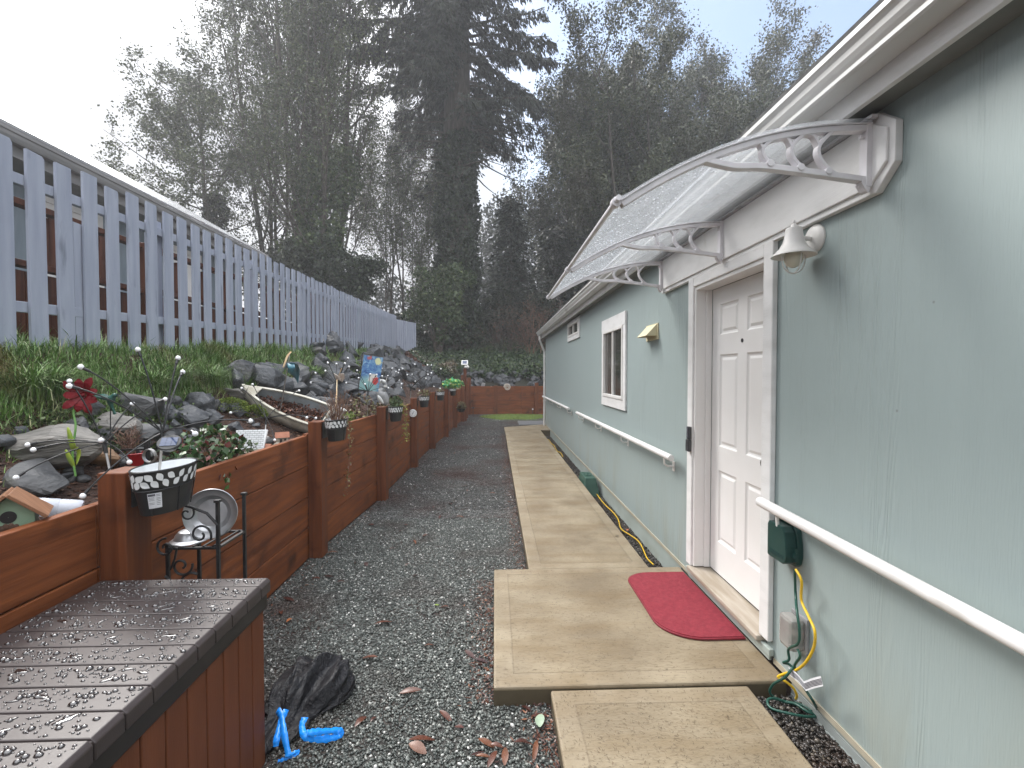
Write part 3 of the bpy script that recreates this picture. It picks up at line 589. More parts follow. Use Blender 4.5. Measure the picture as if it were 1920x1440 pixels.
# door
mb = MB(); T = .032
mb.box((HX - T, DY1, .205), (HX - .001, DY1 + .088, 2.352)); mb.box((HX - T, DY0 - .088, .205), (HX - .001, DY0, 2.352)); mb.box((HX - T + .002, DY0, 2.276), (HX - .001, DY1, 2.35))
fr = part('door_frame', mb, 'trimgrain', house, bevel=.006)
mb = MB(); mb.box((HX - .018, DY1 - .022, .21), (HX + .1, DY1 - .0005, 2.276)); mb.box((HX - .018, DY0 + .0005, .21), (HX + .1, DY0 + .022, 2.276)); mb.box((HX - .018, DY0 + .022, 2.25), (HX + .1, DY1 - .022, 2.276))
mb.box((HX + .055, DY1 - .036, .21), (HX + .098, DY1 - .022, 2.25)); mb.box((HX + .055, DY0 + .022, .21), (HX + .098, DY0 + .036, 2.25))
part('jamb', mb, 'door', fr, bevel=.003)
mb = MB(); mb.box((HX - .055, DY0 - .02, .172), (HX + .11, DY1 + .02, .203)); part('threshold', mb, 'sill', house, bevel=.006)
mb = MB(); mb.box((HX - .03, DY0 - .10, .132), (HX - .002, DY1 + .10, .170)); mb.box((HX - .018, DY0 - .08, .10), (HX - .002, DY1 + .08, .13)); part('sill_board', mb, 'sage', house, bevel=.004)
DXF = HX + .10
def door_slab():
    y0, y1, z0, z1 = DY0 + .037, DY1 - .037, .215, 2.248
    W = y1 - y0; yc = (y0 + y1) / 2
    cols = [(y0 + .115, yc - .055), (yc + .055, y1 - .115)]
    rows = [(z0 + .23, z0 + .74), (z0 + .91, z0 + 1.56), (z0 + 1.70, z0 + 1.915)]
    mb = MB()
    ysx = [y0, cols[0][0], cols[0][1], cols[1][0], cols[1][1], y1]; zs = [z0, rows[0][0], rows[0][1], rows[1][0], rows[1][1], rows[2][0], rows[2][1], z1]
    for i in range(5):
        for j in range(7):
            a, b, c, d = ysx[i], ysx[i + 1], zs[j], zs[j + 1]
            if i in (1, 3) and j in (1, 3, 5):
                prev = [(DXF, a, c), (DXF, b, c), (DXF, b, d), (DXF, a, d)]
                for ins, dep in ((.010, .009), (.022, .011), (.040, .003)):
                    cur = [(DXF + dep, a + ins, c + ins), (DXF + dep, b - ins, c + ins), (DXF + dep, b - ins, d - ins), (DXF + dep, a + ins, d - ins)]
                    mb.add(prev + cur, [(k, 4 + k, 4 + (k + 1) % 4, (k + 1) % 4) for k in range(4)]); prev = cur
                mb.add(prev, [(0, 3, 2, 1)])
            else: mb.add([(DXF, a, c), (DXF, b, c), (DXF, b, d), (DXF, a, d)], [(0, 3, 2, 1)])
    mb.box((DXF + .02, y0, z0), (DXF + .044, y1, z1))
    return mb, yc
mb, dyc = door_slab(); door = part('door', mb, 'door', house)
mb = MB(); mb.tube([(DXF - .003, dyc, 1.855), (DXF + .002, dyc, 1.855)], .0135, 14); part('peephole', mb, 'knob', door)
mb = MB(); mm = Matrix.Translation((DXF, DY0 + .037 + .065, 1.13)) @ Matrix.Rotation(-PI / 2, 4, 'Y')
mb.lathe([(.001, .0), (.031, .0), (.031, .006), (.012, .012), (.012, .034), (.024, .040), (.028, .052), (.022, .064), (.001, .068)], 20, mm); part('knob', mb, 'knob', door, smooth=True)
# windows
def window(y0, y1, z0, z1, tw, hb, sb, split, lab):
    mb = MB(); X0 = HX - .024
    mb.box((X0, y0, z0), (HX - .001, y1, z0 + sb)); mb.box((X0 + .001, y0, z0 + sb), (HX - .001, y0 + tw, z1 - hb)); mb.box((X0 + .001, y1 - tw, z0 + sb), (HX - .001, y1, z1 - hb)); mb.box((X0 - .002, y0, z1 - hb), (HX - .001, y1, z1))
    wd = part('window', mb, 'trimgrain', house, bevel=.003, label=lab)
    a0, a1, c0, c1 = y0 + tw, y1 - tw, z0 + sb, z1 - hb
    mb = MB(); t = .035; X1 = HX - .034
    mb.box((X1, a0, c0), (HX, a1, c0 + t)); mb.box((X1, a0, c1 - t), (HX, a1, c1)); mb.box((X1, a0, c0 + t), (HX, a0 + t, c1 - t)); mb.box((X1, a1 - t, c0 + t), (HX, a1, c1 - t))
    ym = a0 + (a1 - a0) * split; mb.box((X1 + .008, ym - .02, c0 + t), (HX, ym + .02, c1 - t))
    part('sash', mb, 'white', wd, bevel=.003)
    mb = MB(); mb.box((HX - .006, a0 + t, c0 + t), (HX + .004, ym - .02, c1 - t)); part('pane', mb, 'glass', wd)
    mb = MB(); mb.box((HX - .002, ym + .02, c0 + t), (HX + .006, a1 - t, c1 - t)); part('pane', mb, 'curtain', wd)
window(5.28, 6.45, 1.212, 2.345, .10, .15, .12, .5, 'tall white-framed sliding window')
window(8.21, 9.54, 2.262, 2.632, .07, .05, .08, .5, 'small high white-framed window')
# vent hood
mb = MB(); mb.box((HX - .012, 4.25, 1.95), (HX - .001, 4.58, 2.10))
vh = part('vent_hood', mb, 'vent', house, bevel=.002)
mb = MB(); A = [(HX - .013, 4.27, 2.09), (HX - .013, 4.55, 2.09), (HX - .11, 4.55, 1.985), (HX - .11, 4.27, 1.985)]
mb.add(A + [(HX - .013, 4.27, 1.985), (HX - .013, 4.55, 1.985)], [(0, 3, 2, 1), (0, 4, 3), (1, 2, 5)]); part('flap', mb, 'vent', vh, solid=.004)

# handrails: three separate rails on small brackets
def handrail(y0, y1, z0, z1, label, x=1.405):
    t = thing('handrail', label, 'handrail', (x, y0, z0), 'white handrails along the sage wall')
    mb = MB(); k = 8; pts = [(x, y0 + (y1 - y0) * i / k, z0 + (z1 - z0) * i / k) for i in range(k + 1)]
    mb.tube(pts, .0265, 14); part('rail', mb, 'rail', t, smooth=True, bevel=.004)
    nb = max(2, int((y1 - y0) / 1.3) + 1)
    for i in range(nb):
        f = (i + .12) / (nb - 1 + .24); y = y0 + (y1 - y0) * f; z = z0 + (z1 - z0) * f
        b = MB(); b.tube([(x, y, z - .028), (x + .004, y, z - .075), (x + .03, y, z - .095), (HX - .008, y, z - .095)], .009, 8); b.box((HX - .008, y - .022, z - .135), (HX - .001, y + .022, z - .055))
        part('bracket', b, 'white', t, smooth=True)
handrail(-.4, 2.44, .875, .965, 'long white handrail nearest, right of the front door beside the green outlet box')
handrail(3.70, 8.05, .965, .955, 'white handrail between the front door and the gap below the small high window')
handrail(8.95, 13.78, .955, .945, 'white handrail at the far end of the wall by the downspout')

# wall lamp
LY, LZ = 2.155, 2.27
lamp = thing('wall_lamp', 'small white barn-style porch lamp on the wall right of the front door', 'lamp', (HX, LY, LZ))
mb = MB(); mb.lathe([(.001, .024), (.04, .022), (.058, .016), (.066, .008), (.066, .0)], 28, Matrix.Translation((HX, LY, LZ)) @ Matrix.Rotation(-PI / 2, 4, 'Y'))
part('back_plate', mb, 'white', lamp, smooth=True)
lx = 1.385
mb = MB(); mb.tube([(HX - .028, LY, LZ), (lx, LY, LZ)], .011, 10); part('arm', mb, 'white', lamp, smooth=True)
mb = MB(); mb.lathe([(.001, .085), (.006, .082), (.008, .074), (.006, .068), (.013, .062), (.015, .052), (.034, .046), (.037, .020), (.040, .004), (.046, -.020), (.060, -.045), (.080, -.066), (.094, -.078), (.094, -.082), (.078, -.070), (.05, -.045)], 32, Matrix.Translation((lx, LY, LZ)))
part('shade', mb, 'white', lamp, smooth=True, ang=50)
mb = MB(); mb.ball((lx, LY, LZ - .092), (.040, .040, .044), 20, 12); part('globe', mb, 'lampglass', lamp, smooth=True)
for a in (0, PI / 2):
    mb = MB(); mb.tube([(lx + math.cos(a) * .056 * math.cos(q), LY + math.sin(a) * .056 * math.cos(q), LZ - .076 - .085 * max(0, math.sin(q)) ** .7) for q in np.linspace(0, PI, 17)], .0028, 6); part('guard_wire', mb, 'white', lamp, smooth=True)

# awning over the door
aw = thing('door_awning', 'clear curved awning with three scrolled brackets over the front door', 'awning', (HX, 2.9, 2.34))
AY0, AY1 = 1.69, 4.10; c = .085
mb = MB(); pl = [(AY0 + c, 2.338), (AY1, 2.338), (AY1, 2.64), (AY0 + c, 2.64), (AY0, 2.64 - c * .8), (AY0, 2.338 + c)]
mm = Matrix(((0, 0, -1, HX - .001), (1, 0, 0, 0), (0, 1, 0, 0), (0, 0, 0, 1)))
mb.prism(pl, .030, mm); bb = part('back_board', mb, 'trimgrain', aw, bevel=.003)
cy = sum(p[0] for p in pl) / 6; czz = 2.489
mb = MB(); q = [(cy + (p[0] - cy) * .968, czz + (p[1] - czz) * .82) for p in pl]
mb.prism(q, .012, mm, .0295); part('face_panel', mb, 'trimgrain', bb, bevel=.004)
def arc_z(d):   # profile of the sheet: drop below the wall height, by distance from the wall
    return 2.600 - .308 * (clamp(d / .975) ** 2.12)
AX = HX - .044
def awn_bracket(y):
    mb = MB(); w2 = .017
    def rib(pts, h, hw=w2):   # a bar with rectangular section following pts (x,z), h thickness in plane
        P = [Vector((p[0], 0, p[1])) for p in pts]; vs = []; k = len(P)
        for i, p in enumerate(P):
            t = (P[min(i + 1, k - 1)] - P[max(i - 1, 0)]).normalized(); nn = Vector((-t.z, 0, t.x))
            hh = h[i] if isinstance(h, list) else h
            for sy in (-hw, hw):
                vs += [p - nn * hh / 2 + Vector((0, y + sy, 0)), p + nn * hh / 2 + Vector((0, y + sy, 0))]
        fs = []
        for i in range(k - 1):
            a = 4 * i; b = a + 4; fs += [(a, a + 1, b + 1, b), (a + 2, b + 2, b + 3, a + 3), (a + 1, a + 3, b + 3, b + 1), (a, b, b + 2, a + 2)]
        fs += [(0, 2, 3, 1), (4 * k - 4, 4 * k - 3, 4 * k - 1, 4 * k - 2)]
        mb.add(vs, fs)
    top = [(AX - d, arc_z(d) - .012) for d in np.linspace(0, .965, 22)]
    rib(top, .022)
    rib([(AX - d, arc_z(d) + .003) for d in np.linspace(0, .97, 22)], .006, .022)
    low = smooth_path([(AX - .005, 0, 2.392), (AX - .12, 0, 2.406), (AX - .27, 0, 2.424), (AX - .42, 0, 2.438), (AX - .52, 0, 2.437), (AX - .58, 0, 2.446), (AX - .64, 0, arc_z(.64) - .015)], 4)
    rib([(p.x, p.z) for p in low], .022, .0162)
    for xb, s in ((.165, 1.0), (.275, .92), (.395, .72)):
        zb = 2.41 + (.395 - .165) * 0 + (xb - .165) * .115; zt = arc_z(xb - .02) - .015; h = zt - zb
        p = smooth_path([(AX - xb + .02 * s, 0, zt), (AX - xb - .035 * s, 0, zt - h * .35), (AX - xb - .028 * s, 0, zb + h * .33), (AX - xb + .03 * s, 0, zb + h * .02), (AX - xb + .10 * s, 0, zb - .008)], 5)
        rib([(v.x, v.z) for v in p], .013, .0148 + xb * .001)
        p = smooth_path([(AX - xb - .105 * s, 0, arc_z(xb + .105 * s) - .014), (AX - xb - .06 * s, 0, zt - h * .10 - .004), (AX - xb - .036 * s, 0, zt - h * .36)], 5)
        rib([(v.x, v.z) for v in p], .012, .0136 + xb * .001)
        mb.tube([(AX - xb - .0, y - .02, zb + .012), (AX - xb - .0, y + .02, zb + .012)], .014, 14)
    mb.box((AX - .020, y - .02, 2.365), (AX + .002, y + .02, 2.615))
    rib([(AX - .02, 2.395), (AX - .028, 2.38), (AX - .012, 2.355), (AX - .004, 2.35)], .02, .018)
    for z in (2.375, 2.56): mb.tube([(AX - .034, y, z), (AX, y, z)], .009, 8)
    return mb
for y in (1.80, 2.98, 4.06): part('bracket', awn_bracket(y), 'awnframe', aw, bevel=.002)
mb = MB(); vs = []; nd = 26; yy = list(np.linspace(1.76, 4.10, 30))
for y in yy:
    for d in np.linspace(.004, .985, nd): vs.append((AX - d, y, arc_z(d) + .0085))
mb.add(vs, [(j * nd + i, j * nd + i + 1, (j + 1) * nd + i + 1, (j + 1) * nd + i) for j in range(len(yy) - 1) for i in range(nd - 1)])
sheet = part('sheet', mb, 'awnsheet', aw, smooth=True, ang=180, solid=.003)
mb = MB(); mb.tube([(AX - .985, 1.755, arc_z(.985) + .008), (AX - .985, 4.105, arc_z(.985) + .008)], .011, 10)
part('front_rail', mb, 'awnframe', aw, smooth=True)
mb = MB(); mb.box((AX - .516, 1.77, arc_z(.51) + .0115), (AX - .500, 4.09, arc_z(.51) + .0145)); part('seam_strip', mb, 'awnsheet', aw)
mb = MB(); mb.bar((AX - .008, 1.76, 2.622), (AX - .008, 4.10, 2.622), .024, .012); part('wall_channel', mb, 'awnframe', aw)
for y in (1.80, 2.98, 4.06):
    mb = MB(); mb.tube([(AX - .985, y - .016, arc_z(.985) + .004), (AX - .985, y + .016, arc_z(.985) + .004)], .019, 12); part('end_clamp', mb, 'awnframe', aw, smooth=True)
# rain drops on the sheet
n = 750; dd = rng.uniform(.12, .97, n); P = np.stack([AX - dd, rng.uniform(1.8, 4.08, n), np.array([arc_z(d) for d in dd]) + .0105], 1)
def drops(P, s, flat=.45, tilt=None):
    k, m_ = 4, 8; base = []
    for i in range(k):
        a = PI / 2 * i / k
        for j in range(m_): base.append((math.cos(a) * math.cos(2 * PI * j / m_), math.cos(a) * math.sin(2 * PI * j / m_), math.sin(a) * flat * 2))
    base.append((0, 0, flat * 2)); base = np.array(base); nb = len(base)
    V = P[:, None] + base[None] * s[:, None, :]
    fs = [(i * m_ + j, i * m_ + (j + 1) % m_, (i + 1) * m_ + (j + 1) % m_) for i in range(k - 1) for j in range(m_)] + [(i * m_ + j, (i + 1) * m_ + (j + 1) % m_, (i + 1) * m_ + j) for i in range(k - 1) for j in range(m_)] + [((k - 1) * m_ + j, (k - 1) * m_ + (j + 1) % m_, nb - 1) for j in range(m_)]
    fs = np.array(fs); return V.reshape(-1, 3), (fs[None] + (np.arange(len(P)) * nb)[:, None, None]).reshape(-1, 3)
r_ = rng.uniform(.0025, .0055, n); V, Fq = drops(P, np.stack([r_, r_, r_], 1), .3)
o = np_mesh('rain_drops', V - np.array(LOC[aw.name]), Fq, 'raindrop', True); o.parent = aw; o['kind'] = 'stuff'

# ------------------------------------------------------------------ timber retaining walls
def jit(a): return random.uniform(-a, a)
rw = thing('retaining_wall', 'red-brown stained timber retaining wall running along the gravel path on the left', 'retaining wall', (-1.6, 2.0, 0))
stops = [(-1.70, -.2)] + WALL[1:]
BH = [0, .273, .549, .826, 1.105]
for (x0, y0), (x1, y1) in zip(stops[:-1], stops[1:]):
    for k in range(4):
        mb = MB(); za, zb = BH[k] + .003, BH[k + 1] - .003
        if k == 3: zb += jit(.008)
        off = jit(.004); d = Vector((x1 - x0, y1 - y0, 0)).normalized(); nn = Vector((-d.y, d.x, 0))
        a = Vector((x0, y0, 0)) + d * .003; b = Vector((x1, y1, 0)) - d * .003
        vs = [a + nn * -off, b + nn * -off, b + nn * (.045), a + nn * (.045)]
        mb.prism([(v.x, v.y) for v in vs], zb - za, None, za)
        part('board', mb, 'wood_y', rw, bevel=.005)
PT = []
for i, (x, y) in enumerate(WALL[1:10]):
    s = .15; top = 1.215 + jit(.012)
    if i == 7: top = 1.55
    if i == 8: top = 1.22
    mb = MB(); lean = jit(.004)
    x0 = x + .004; mb.add([(x0, y + .0, 0), (x0 + .115, y, 0), (x0 + .115, y + s, 0), (x0, y + s, 0), (x0 + lean, y, top), (x0 + .115 + lean, y, top), (x0 + .115 + lean, y + s, top), (x0 + lean, y + s, top)],
                          [(0, 3, 2, 1), (4, 5, 6, 7), (0, 1, 5, 4), (1, 2, 6, 5), (2, 3, 7, 6), (3, 0, 4, 7)])
    if i == 7: top = 1.55
    part('post', mb, 'wood_z', rw, bevel=.006); PT.append((x0 + .115, y + s / 2, top))
ew = thing('retaining_wall', 'red-brown timber retaining wall crossing behind the moss patch at the end of the path', 'retaining wall', (.8, 18.5, 0))
xe = [-1.04, 1.05, 3.0, 5.0, 7.0]
for a, b in zip(xe[:-1], xe[1:]):
    for k in range(4):
        mb = MB(); mb.box((a + .003, 18.5 + jit(.004), BH[k] + .003), (b - .003, 18.548, BH[k + 1] - .003 + (jit(.006) if k == 3 else 0))); part('board', mb, 'wood_x', ew, bevel=.005)
for x, top in ((-1.02, 1.44), (.02, 1.13), (1.62, 1.24), (3.4, 1.2)):
    mb = MB(); mb.box((x - .06, 18.38, 0), (x + .08, 18.497, top)); part('post', mb, 'wood_z', ew, bevel=.006)
    
# tall lamp post timber with a solar security light
sp = thing('timber_post', 'tall thin stained timber post at the corner of the two retaining walls', 'post', (-1.0, 15.93, 0))
mb = MB(); mb.box((-1.06, 15.95, 0), (-.955, 16.05, 1.80)); part('post', mb, 'wood_z', sp, bevel=.005)
sl = thing('solar_light', 'white solar security light with panel on top of the tall timber post', 'solar light', (-1.0, 16, 1.80))
mb = MB(); mb.tube([(-1.0, 16, 1.80), (-1.0, 16, 1.88)], .02, 8); mb.box((-1.04, 15.96, 1.80), (-.96, 16.04, 1.812)); part('mount', mb, 'white', sl)
m2 = Matrix.Translation((-1.02, 15.98, 1.98)) @ Matrix.Rotation(R(50), 4, 'X')
mb = MB(); mb.box((-.11, -.10, -.008), (.11, .10, .008), m2); pn = part('panel_frame', mb, 'white', sl, bevel=.003)
mb2 = MB(); mb2.box((-.075, -.065, .009), (.075, .065, .011), m2)
part('cell', mb2, 'solar', pn)
mb = MB(); mb.ball((-.92, 15.93, 1.83), .055, 12, 8); mb.ball((-.99, 15.93, 1.825), .045, 12, 8); part('lamp_head', mb, 'white', sl, smooth=True)

# ------------------------------------------------------------------ grey-blue picket fence on the bank
fe = thing('picket_fence', 'long grey-blue picket fence standing on the grassy bank to the left', 'fence', (fx(8), 8, fz(8)))
y = 2.30; k = 0
def picket(x, y, zb, zt, wdt, dirv, mat='picket', tilt=0):
    d = Vector(dirv).normalized(); nn = Vector((d.y, -d.x, 0)); a = Vector((x, y, 0)); t = .019
    vs = []
    clip = random.choice([0, 0, .012, .02])
    pr = [(0, zb), (wdt, zb + jit(.006)), (wdt, zt - clip), (wdt - clip * .8, zt + jit(.004)), (0, zt)]
    for q in (-t / 2, t / 2):
        for u, z in pr: vs.append(a + d * (u + tilt * (z - zb)) + nn * q + Vector((0, 0, z)))
    n = len(pr); mb = MB(); mb.add(vs, [tuple(range(n)), tuple(range(2 * n - 1, n - 1, -1))] + [(i, n + i, n + (i + 1) % n, (i + 1) % n) for i in range(n)])
    return part('picket', mb, mat, fe, bevel=.002)
fd = Vector((-.043, 1, 0))
top0 = lambda y: fz(y) + 1.318
while y < 17.5:
    picket(fx(y), y, fz(y) + jit(.025), top0(y) + jit(.018), .128 + jit(.005), fd, tilt=jit(.006))
    if k == 5: picket(fx(y + .16) - .024, y + .155, fz(y) - .01, top0(y) - .36, .09, fd)
    y += .222 + jit(.012); k += 1
for i in range(9):   # the short return at the far end
    yy = 17.62 + i * .15; xx = fx(17.6) + i * .055
    picket(xx, yy, fz(17.6) + .02 + max(0, i - 3) * .045, fz(17.6) + 1.20, .135, Vector((.36, 1, 0)))
for dz, lab in ((.30, 0), (1.11, 1)):
    for s in range(8):
        a, b = 2.2 + s * 1.93, 2.2 + (s + 1) * 1.93
        mb = MB(); mb.bar((fx(a) - .033, a + .002, fz(a) + dz), (fx(b) - .033, b - .002, fz(b) + dz), .042, .068); part('rail', mb, 'picket', fe, bevel=.003)
for s in range(9):
    a = 2.55 + s * 1.93; mb = MB(); mb.box((fx(a) - .15, a, fz(a) - .2), (fx(a) - .056, a + .09, fz(a) + 1.22)); part('post', mb, 'picket', fe, bevel=.003)

# brown deck behind the fence and the neighbour's house
dk = thing('deck_railing', 'red-brown timber deck railing behind the grey-blue picket fence', 'railing', (-3.9, 5, 1.7))
for s in range(10):
    a = 2.0 + s * 1.6; X = -3.75 - .043 * max(0, s - 4) * 1.6; tall = .035 * s + (.62 if s >= 5 else 0)
    for q in range(10):
        mb = MB(); mb.box((X - .012, a + q * .16, 1.85), (X + .012, a + q * .16 + .152, 2.42 + tall)); part('panel_board', mb, 'deckwood', dk)
    mb = MB(); mb.box((X - .05, a - .05, 1.6), (X + .05, a + .05, 2.98 + .02 * s)); part('post', mb, 'deckwood', dk, bevel=.004)
    for z in (2.45 + tall, 2.94 + .02 * s + (.35 if s >= 5 else 0)): mb = MB(); mb.box((X - .045, a + .052, z), (X + .045, a + 1.548, z + .05)); part('rail', mb, 'deckwood', dk, bevel=.004)
    if s >= 5: continue
    for q in (.55, 1.05): mb = MB(); mb.box((X - .03, a + q - .035, 2.505 + tall), (X + .03, a + q + .035, 2.938)); part('baluster', mb, 'deckwood', dk)
nb = thing('neighbour_house', 'pale-roofed neighbour house with long gutter behind the picket fence', 'house', (-7, 4, 1.6))
NX = -5.2; NE = 11.1
mb = MB(); mb.box((-5.85, -3, 1.2), (-5.7, NE - .2, 4.06)); mb.box((-10, NE - .35, 1.2), (-5.86, NE - .2, 4.2)); part('wall', mb, 'nwall', nb)
mb = MB(); mb.add([(NX + .02, -3, 4.30), (NX + .02, NE, 4.30), (-7.3, NE, 5.52), (-7.3, -3, 5.52)], [(0, 1, 2, 3)]); mb.add([(-7.3, -3, 5.52), (-7.3, NE, 5.52), (-9.6, NE, 4.3), (-9.6, -3, 4.3)], [(0, 1, 2, 3)]); part('roof', mb, 'nroof', nb, solid=.03)
prof = [(NX - .10, 4.15), (NX - .02, 4.15), (NX - .012, 4.165), (NX + .0, 4.20), (NX + .004, 4.235), (NX + .016, 4.245), (NX + .016, 4.28), (NX + .002, 4.28)]
mb = MB(); vs = [(x, yv, z) for yv in (-3, NE + .05) for x, z in prof]; n = len(prof); mb.add(vs, [(i, i + 1, n + i + 1, n + i) for i in range(n - 1)]); mb.add([(x, NE + .05, z) for x, z in prof] , [tuple(range(n))])
part('gutter', mb, 'guttershade', nb, solid=.003)
mb = MB(); mb.box((NX - .13, -3, 4.03), (NX - .105, NE + .04, 4.26)); part('fascia', mb, 'guttershade', nb)
mb = MB(); mb.box((-5.7, -3, 4.035), (NX - .135, NE, 4.05)); part('soffit', mb, 'soffit', nb)
for yv, zz, hw in ((3.2, 2.2, .75), (4.95, 2.35, .35), (6.6, 2.5, .5), (8.9, 2.5, .5)):
    mb = MB(); X = -5.7
    for b in ((yv - hw, zz, yv - hw + .09, zz + 1.4), (yv + hw - .09, zz, yv + hw, zz + 1.4), (yv - hw + .09, zz, yv + hw - .09, zz + .09), (yv - hw + .09, zz + 1.31, yv + hw - .09, zz + 1.4)): mb.box((X + .001, b[0], b[1]), (X + .03, b[2], b[3]))
    wn = part('window', mb, 'white', nb)
    mb = MB(); mb.box((X + .002, yv - hw + .09, zz + .09), (X + .012, yv + hw - .09, zz + 1.31)); part('blind', mb, 'white', wn)

# ------------------------------------------------------------------ wall pots
def pot(i, label, zt=None, sticker=False, h=.19):
    px_, py_, top = PT[i]; z1 = zt or 1.235; a, b = .165, .09; cx = px_ + b + .022
    t = thing('wall_planter', label, 'planter', (cx, py_, z1 - h), 'charcoal wall planters hung on the timber posts')
    base = Matrix.Translation((cx, py_, z1 - h))
    def prof_r(z): return .74 + .26 * (z / h)
    mb = MB(); mb.lathe([(.001, 0), (.72, 0), (.74, .006), (prof_r(h * .6), h * .6), (prof_r(h * .6) + .02, h * .61), (prof_r(h * .97) + .02, h * .97), (1.03, h), (1.0, h + .003), (.97, h)], 36, base, sx=b, sy=a)
    bw_ = part('bowl', mb, 'dkpot', t, smooth=True)
    mb = MB(); mb.lathe([(.966, h - .001), (.93, h * .75), (.86, h * .55), (.001, h * .55)], 36, base, sx=b, sy=a); part('liner', mb, 'potwhite', t, smooth=True)
    # leaf frieze on the upper band
    mb = MB(); nleaf = 19
    for k in range(nleaf):
        for row in (0, 1):
            th0 = 2 * PI * (k + .5 * row) / nleaf; zc = h * (.71 if row == 0 else .86); sgn = 1 if (k // 3) % 2 == 0 else -1; an = sgn * (.65 + .22 * ((k * 7 + row) % 3))
            L_, W_ = .040, .0135; pts = []
            for q in range(9):
                u = q / 8; wv = math.sin(PI * u ** .85)
                pts.append((u - .5, wv))
            ring = [(L_ * u, W_ * wv) for u, wv in pts] + [(L_ * u, -W_ * wv) for u, wv in pts[-2:0:-1]]
            vs = []
            for u, v in ring:
                s_ = u * math.cos(an) - v * math.sin(an); zz = zc + u * math.sin(an) + v * math.cos(an)
                rr = math.hypot(a * math.sin(th0), b * math.cos(th0)); th = th0 + s_ / math.hypot(a * math.cos(th0), b * math.sin(th0))
                q_ = prof_r(zz) + .032
                vs.append(base @ Vector((b * q_ * math.cos(th), a * q_ * math.sin(th), zz)))
            mb.add(vs, [tuple(range(len(vs)))])
    part('leaf_pattern', mb, 'potwhite', bw_)
    mb = MB(); mb.tube([base @ Vector((b * 1.03 * prof_r(h * .57) * math.cos(q), a * 1.03 * prof_r(h * .57) * math.sin(q), h * .57)) for q in np.linspace(-PI, PI, 37)], .0028, 6)
    for q in (-1.2, -.2, .9): mb.tube([base @ Vector((b * 1.03 * prof_r(z) * math.cos(q), a * 1.03 * prof_r(z) * math.sin(q), z)) for z in (0, h * .3, h * .57)], .0025, 6)
    mb.box((px_ + .002, py_ - .05, z1 - h * .9), (px_ + .010, py_ + .05, z1 - h * .15)); mb.tube([(px_ + .008, py_, z1 - h * .43), (px_ + .03, py_, z1 - h * .43)], .004, 6)
    part('holder', mb, 'black', t)
    if sticker:
        mb = MB(); vs = []
        for z in (h * .18, h * .52):
            for q in np.linspace(-1.27, -.80, 6): vs.append(base @ Vector((b * (prof_r(z) + .045) * math.cos(q), a * (prof_r(z) + .045) * math.sin(q), z)))
        mb.add(vs, [(i_, i_ + 1, 7 + i_, 6 + i_) for i_ in range(5)]); st = part('sticker', mb, 'sticker', bw_)
        mb = MB()
        def patch(q0, q1, z0, z1_):
            vs = [base @ Vector((b * (prof_r(z) + .052) * math.cos(q), a * (prof_r(z) + .052) * math.sin(q), z)) for z in (z0, z1_) for q in np.linspace(q0, q1, 5)]
            mb.add(vs, [(i_, i_ + 1, 6 + i_, 5 + i_) for i_ in range(4)])
        patch(-1.25, -1.0, h * .455, h * .505)
        for zz in (.42, .39, .36, .30, .27): patch(-1.24, -1.04, h * zz, h * (zz + .008))
        for zz in (.48, .45, .40, .37, .33, .29, .25): patch(-.97, -.84, h * zz, h * (zz + .010))
        part('print', mb, 'ink', st)
    return t, Vector((cx, py_, z1))
P0, c0 = pot(0, 'large near charcoal planter with white liner and paper sticker on the first post', 1.245, True, .19)
P1, c1 = pot(1, 'charcoal leaf-band planter holding bare red twigs and a trailing vine')
P2, c2 = pot(2, 'charcoal leaf-band planter with yellow-green plants trailing over its side', 1.215)
P3, c3 = pot(3, 'charcoal leaf-band planter on the post with the round white thermometer', 1.24)
P4, c4 = pot(4, 'small far charcoal planter with pale rim left of the bright variegated plant', 1.235)
P5, c5 = pot(5, 'farthest charcoal planter, under the bright green and yellow leaves', 1.25)

def leaves_obj(name, P, s, mat, label=None, cat=None, parent=None, group=None, kind=None, base=None, **kw):
    V, Fq = leaf_geo(np.asarray(P, float), s, **kw)
    b = np.array(base if base is not None else (LOC[parent.name] if parent is not None else P.mean(0)), float)
    o = np_mesh(name, V - b, Fq, mat)
    if parent is not None: o.parent = parent; LOC[o.name] = Vector(b)
    else: o.location = b
    if label: tag(o, label, cat, group)
    if kind: o['kind'] = kind
    return o
def cloud(c, r, n, flat=1., shell=.0):
    d = unit(n); q = rng.uniform(shell, 1, n) ** (1 / 2.2)
    P = d * q[:, None] * np.array([r, r, r * flat] if np.isscalar(r) else r); return P + np.array(c)
def twigs(mb, c, n, h, spread, r=.002):
    for _ in range(n):
        a = random.uniform(0, 2 * PI); s = random.uniform(.1, 1) * spread; hh = h * random.uniform(.5, 1)
        p0 = Vector(c) + Vector((jit(.03), jit(.03), 0)); p1 = p0 + Vector((math.cos(a) * s, math.sin(a) * s, hh))
        pm = (p0 + p1) / 2 + Vector((jit(.02), jit(.02), .02)); mb.tube([p0, pm, p1], [r * 1.4, r, r * .6], 4)
        for _ in range(2):
            q = pm.lerp(p1, random.random()); mb.tube([q, q + Vector((jit(.05), jit(.05), random.uniform(.02, .06)))], [r * .8, r * .4], 4)
def trailer(pts, n, mat, name, label, s=.016, r=.0015, spread=.012):
    pts = smooth_path(pts, 8); t = thing(name, label, 'plant', pts[0])
    mb = MB(); mb.tube(pts, r, 5); part('stem', mb, 'twigred', t)
    P = np.array([tuple(random.choice(pts)) for _ in range(n)]) + rng.normal(size=(n, 3)) * spread
    leaves_obj('foliage', P, rng.uniform(.6, 1.2, n) * s, mat, parent=t, asp=.8, droop=.4); return t
mb = MB(); twigs(mb, (c1.x, c1.y, c1.z - .08), 55, .34, .14, .0022)
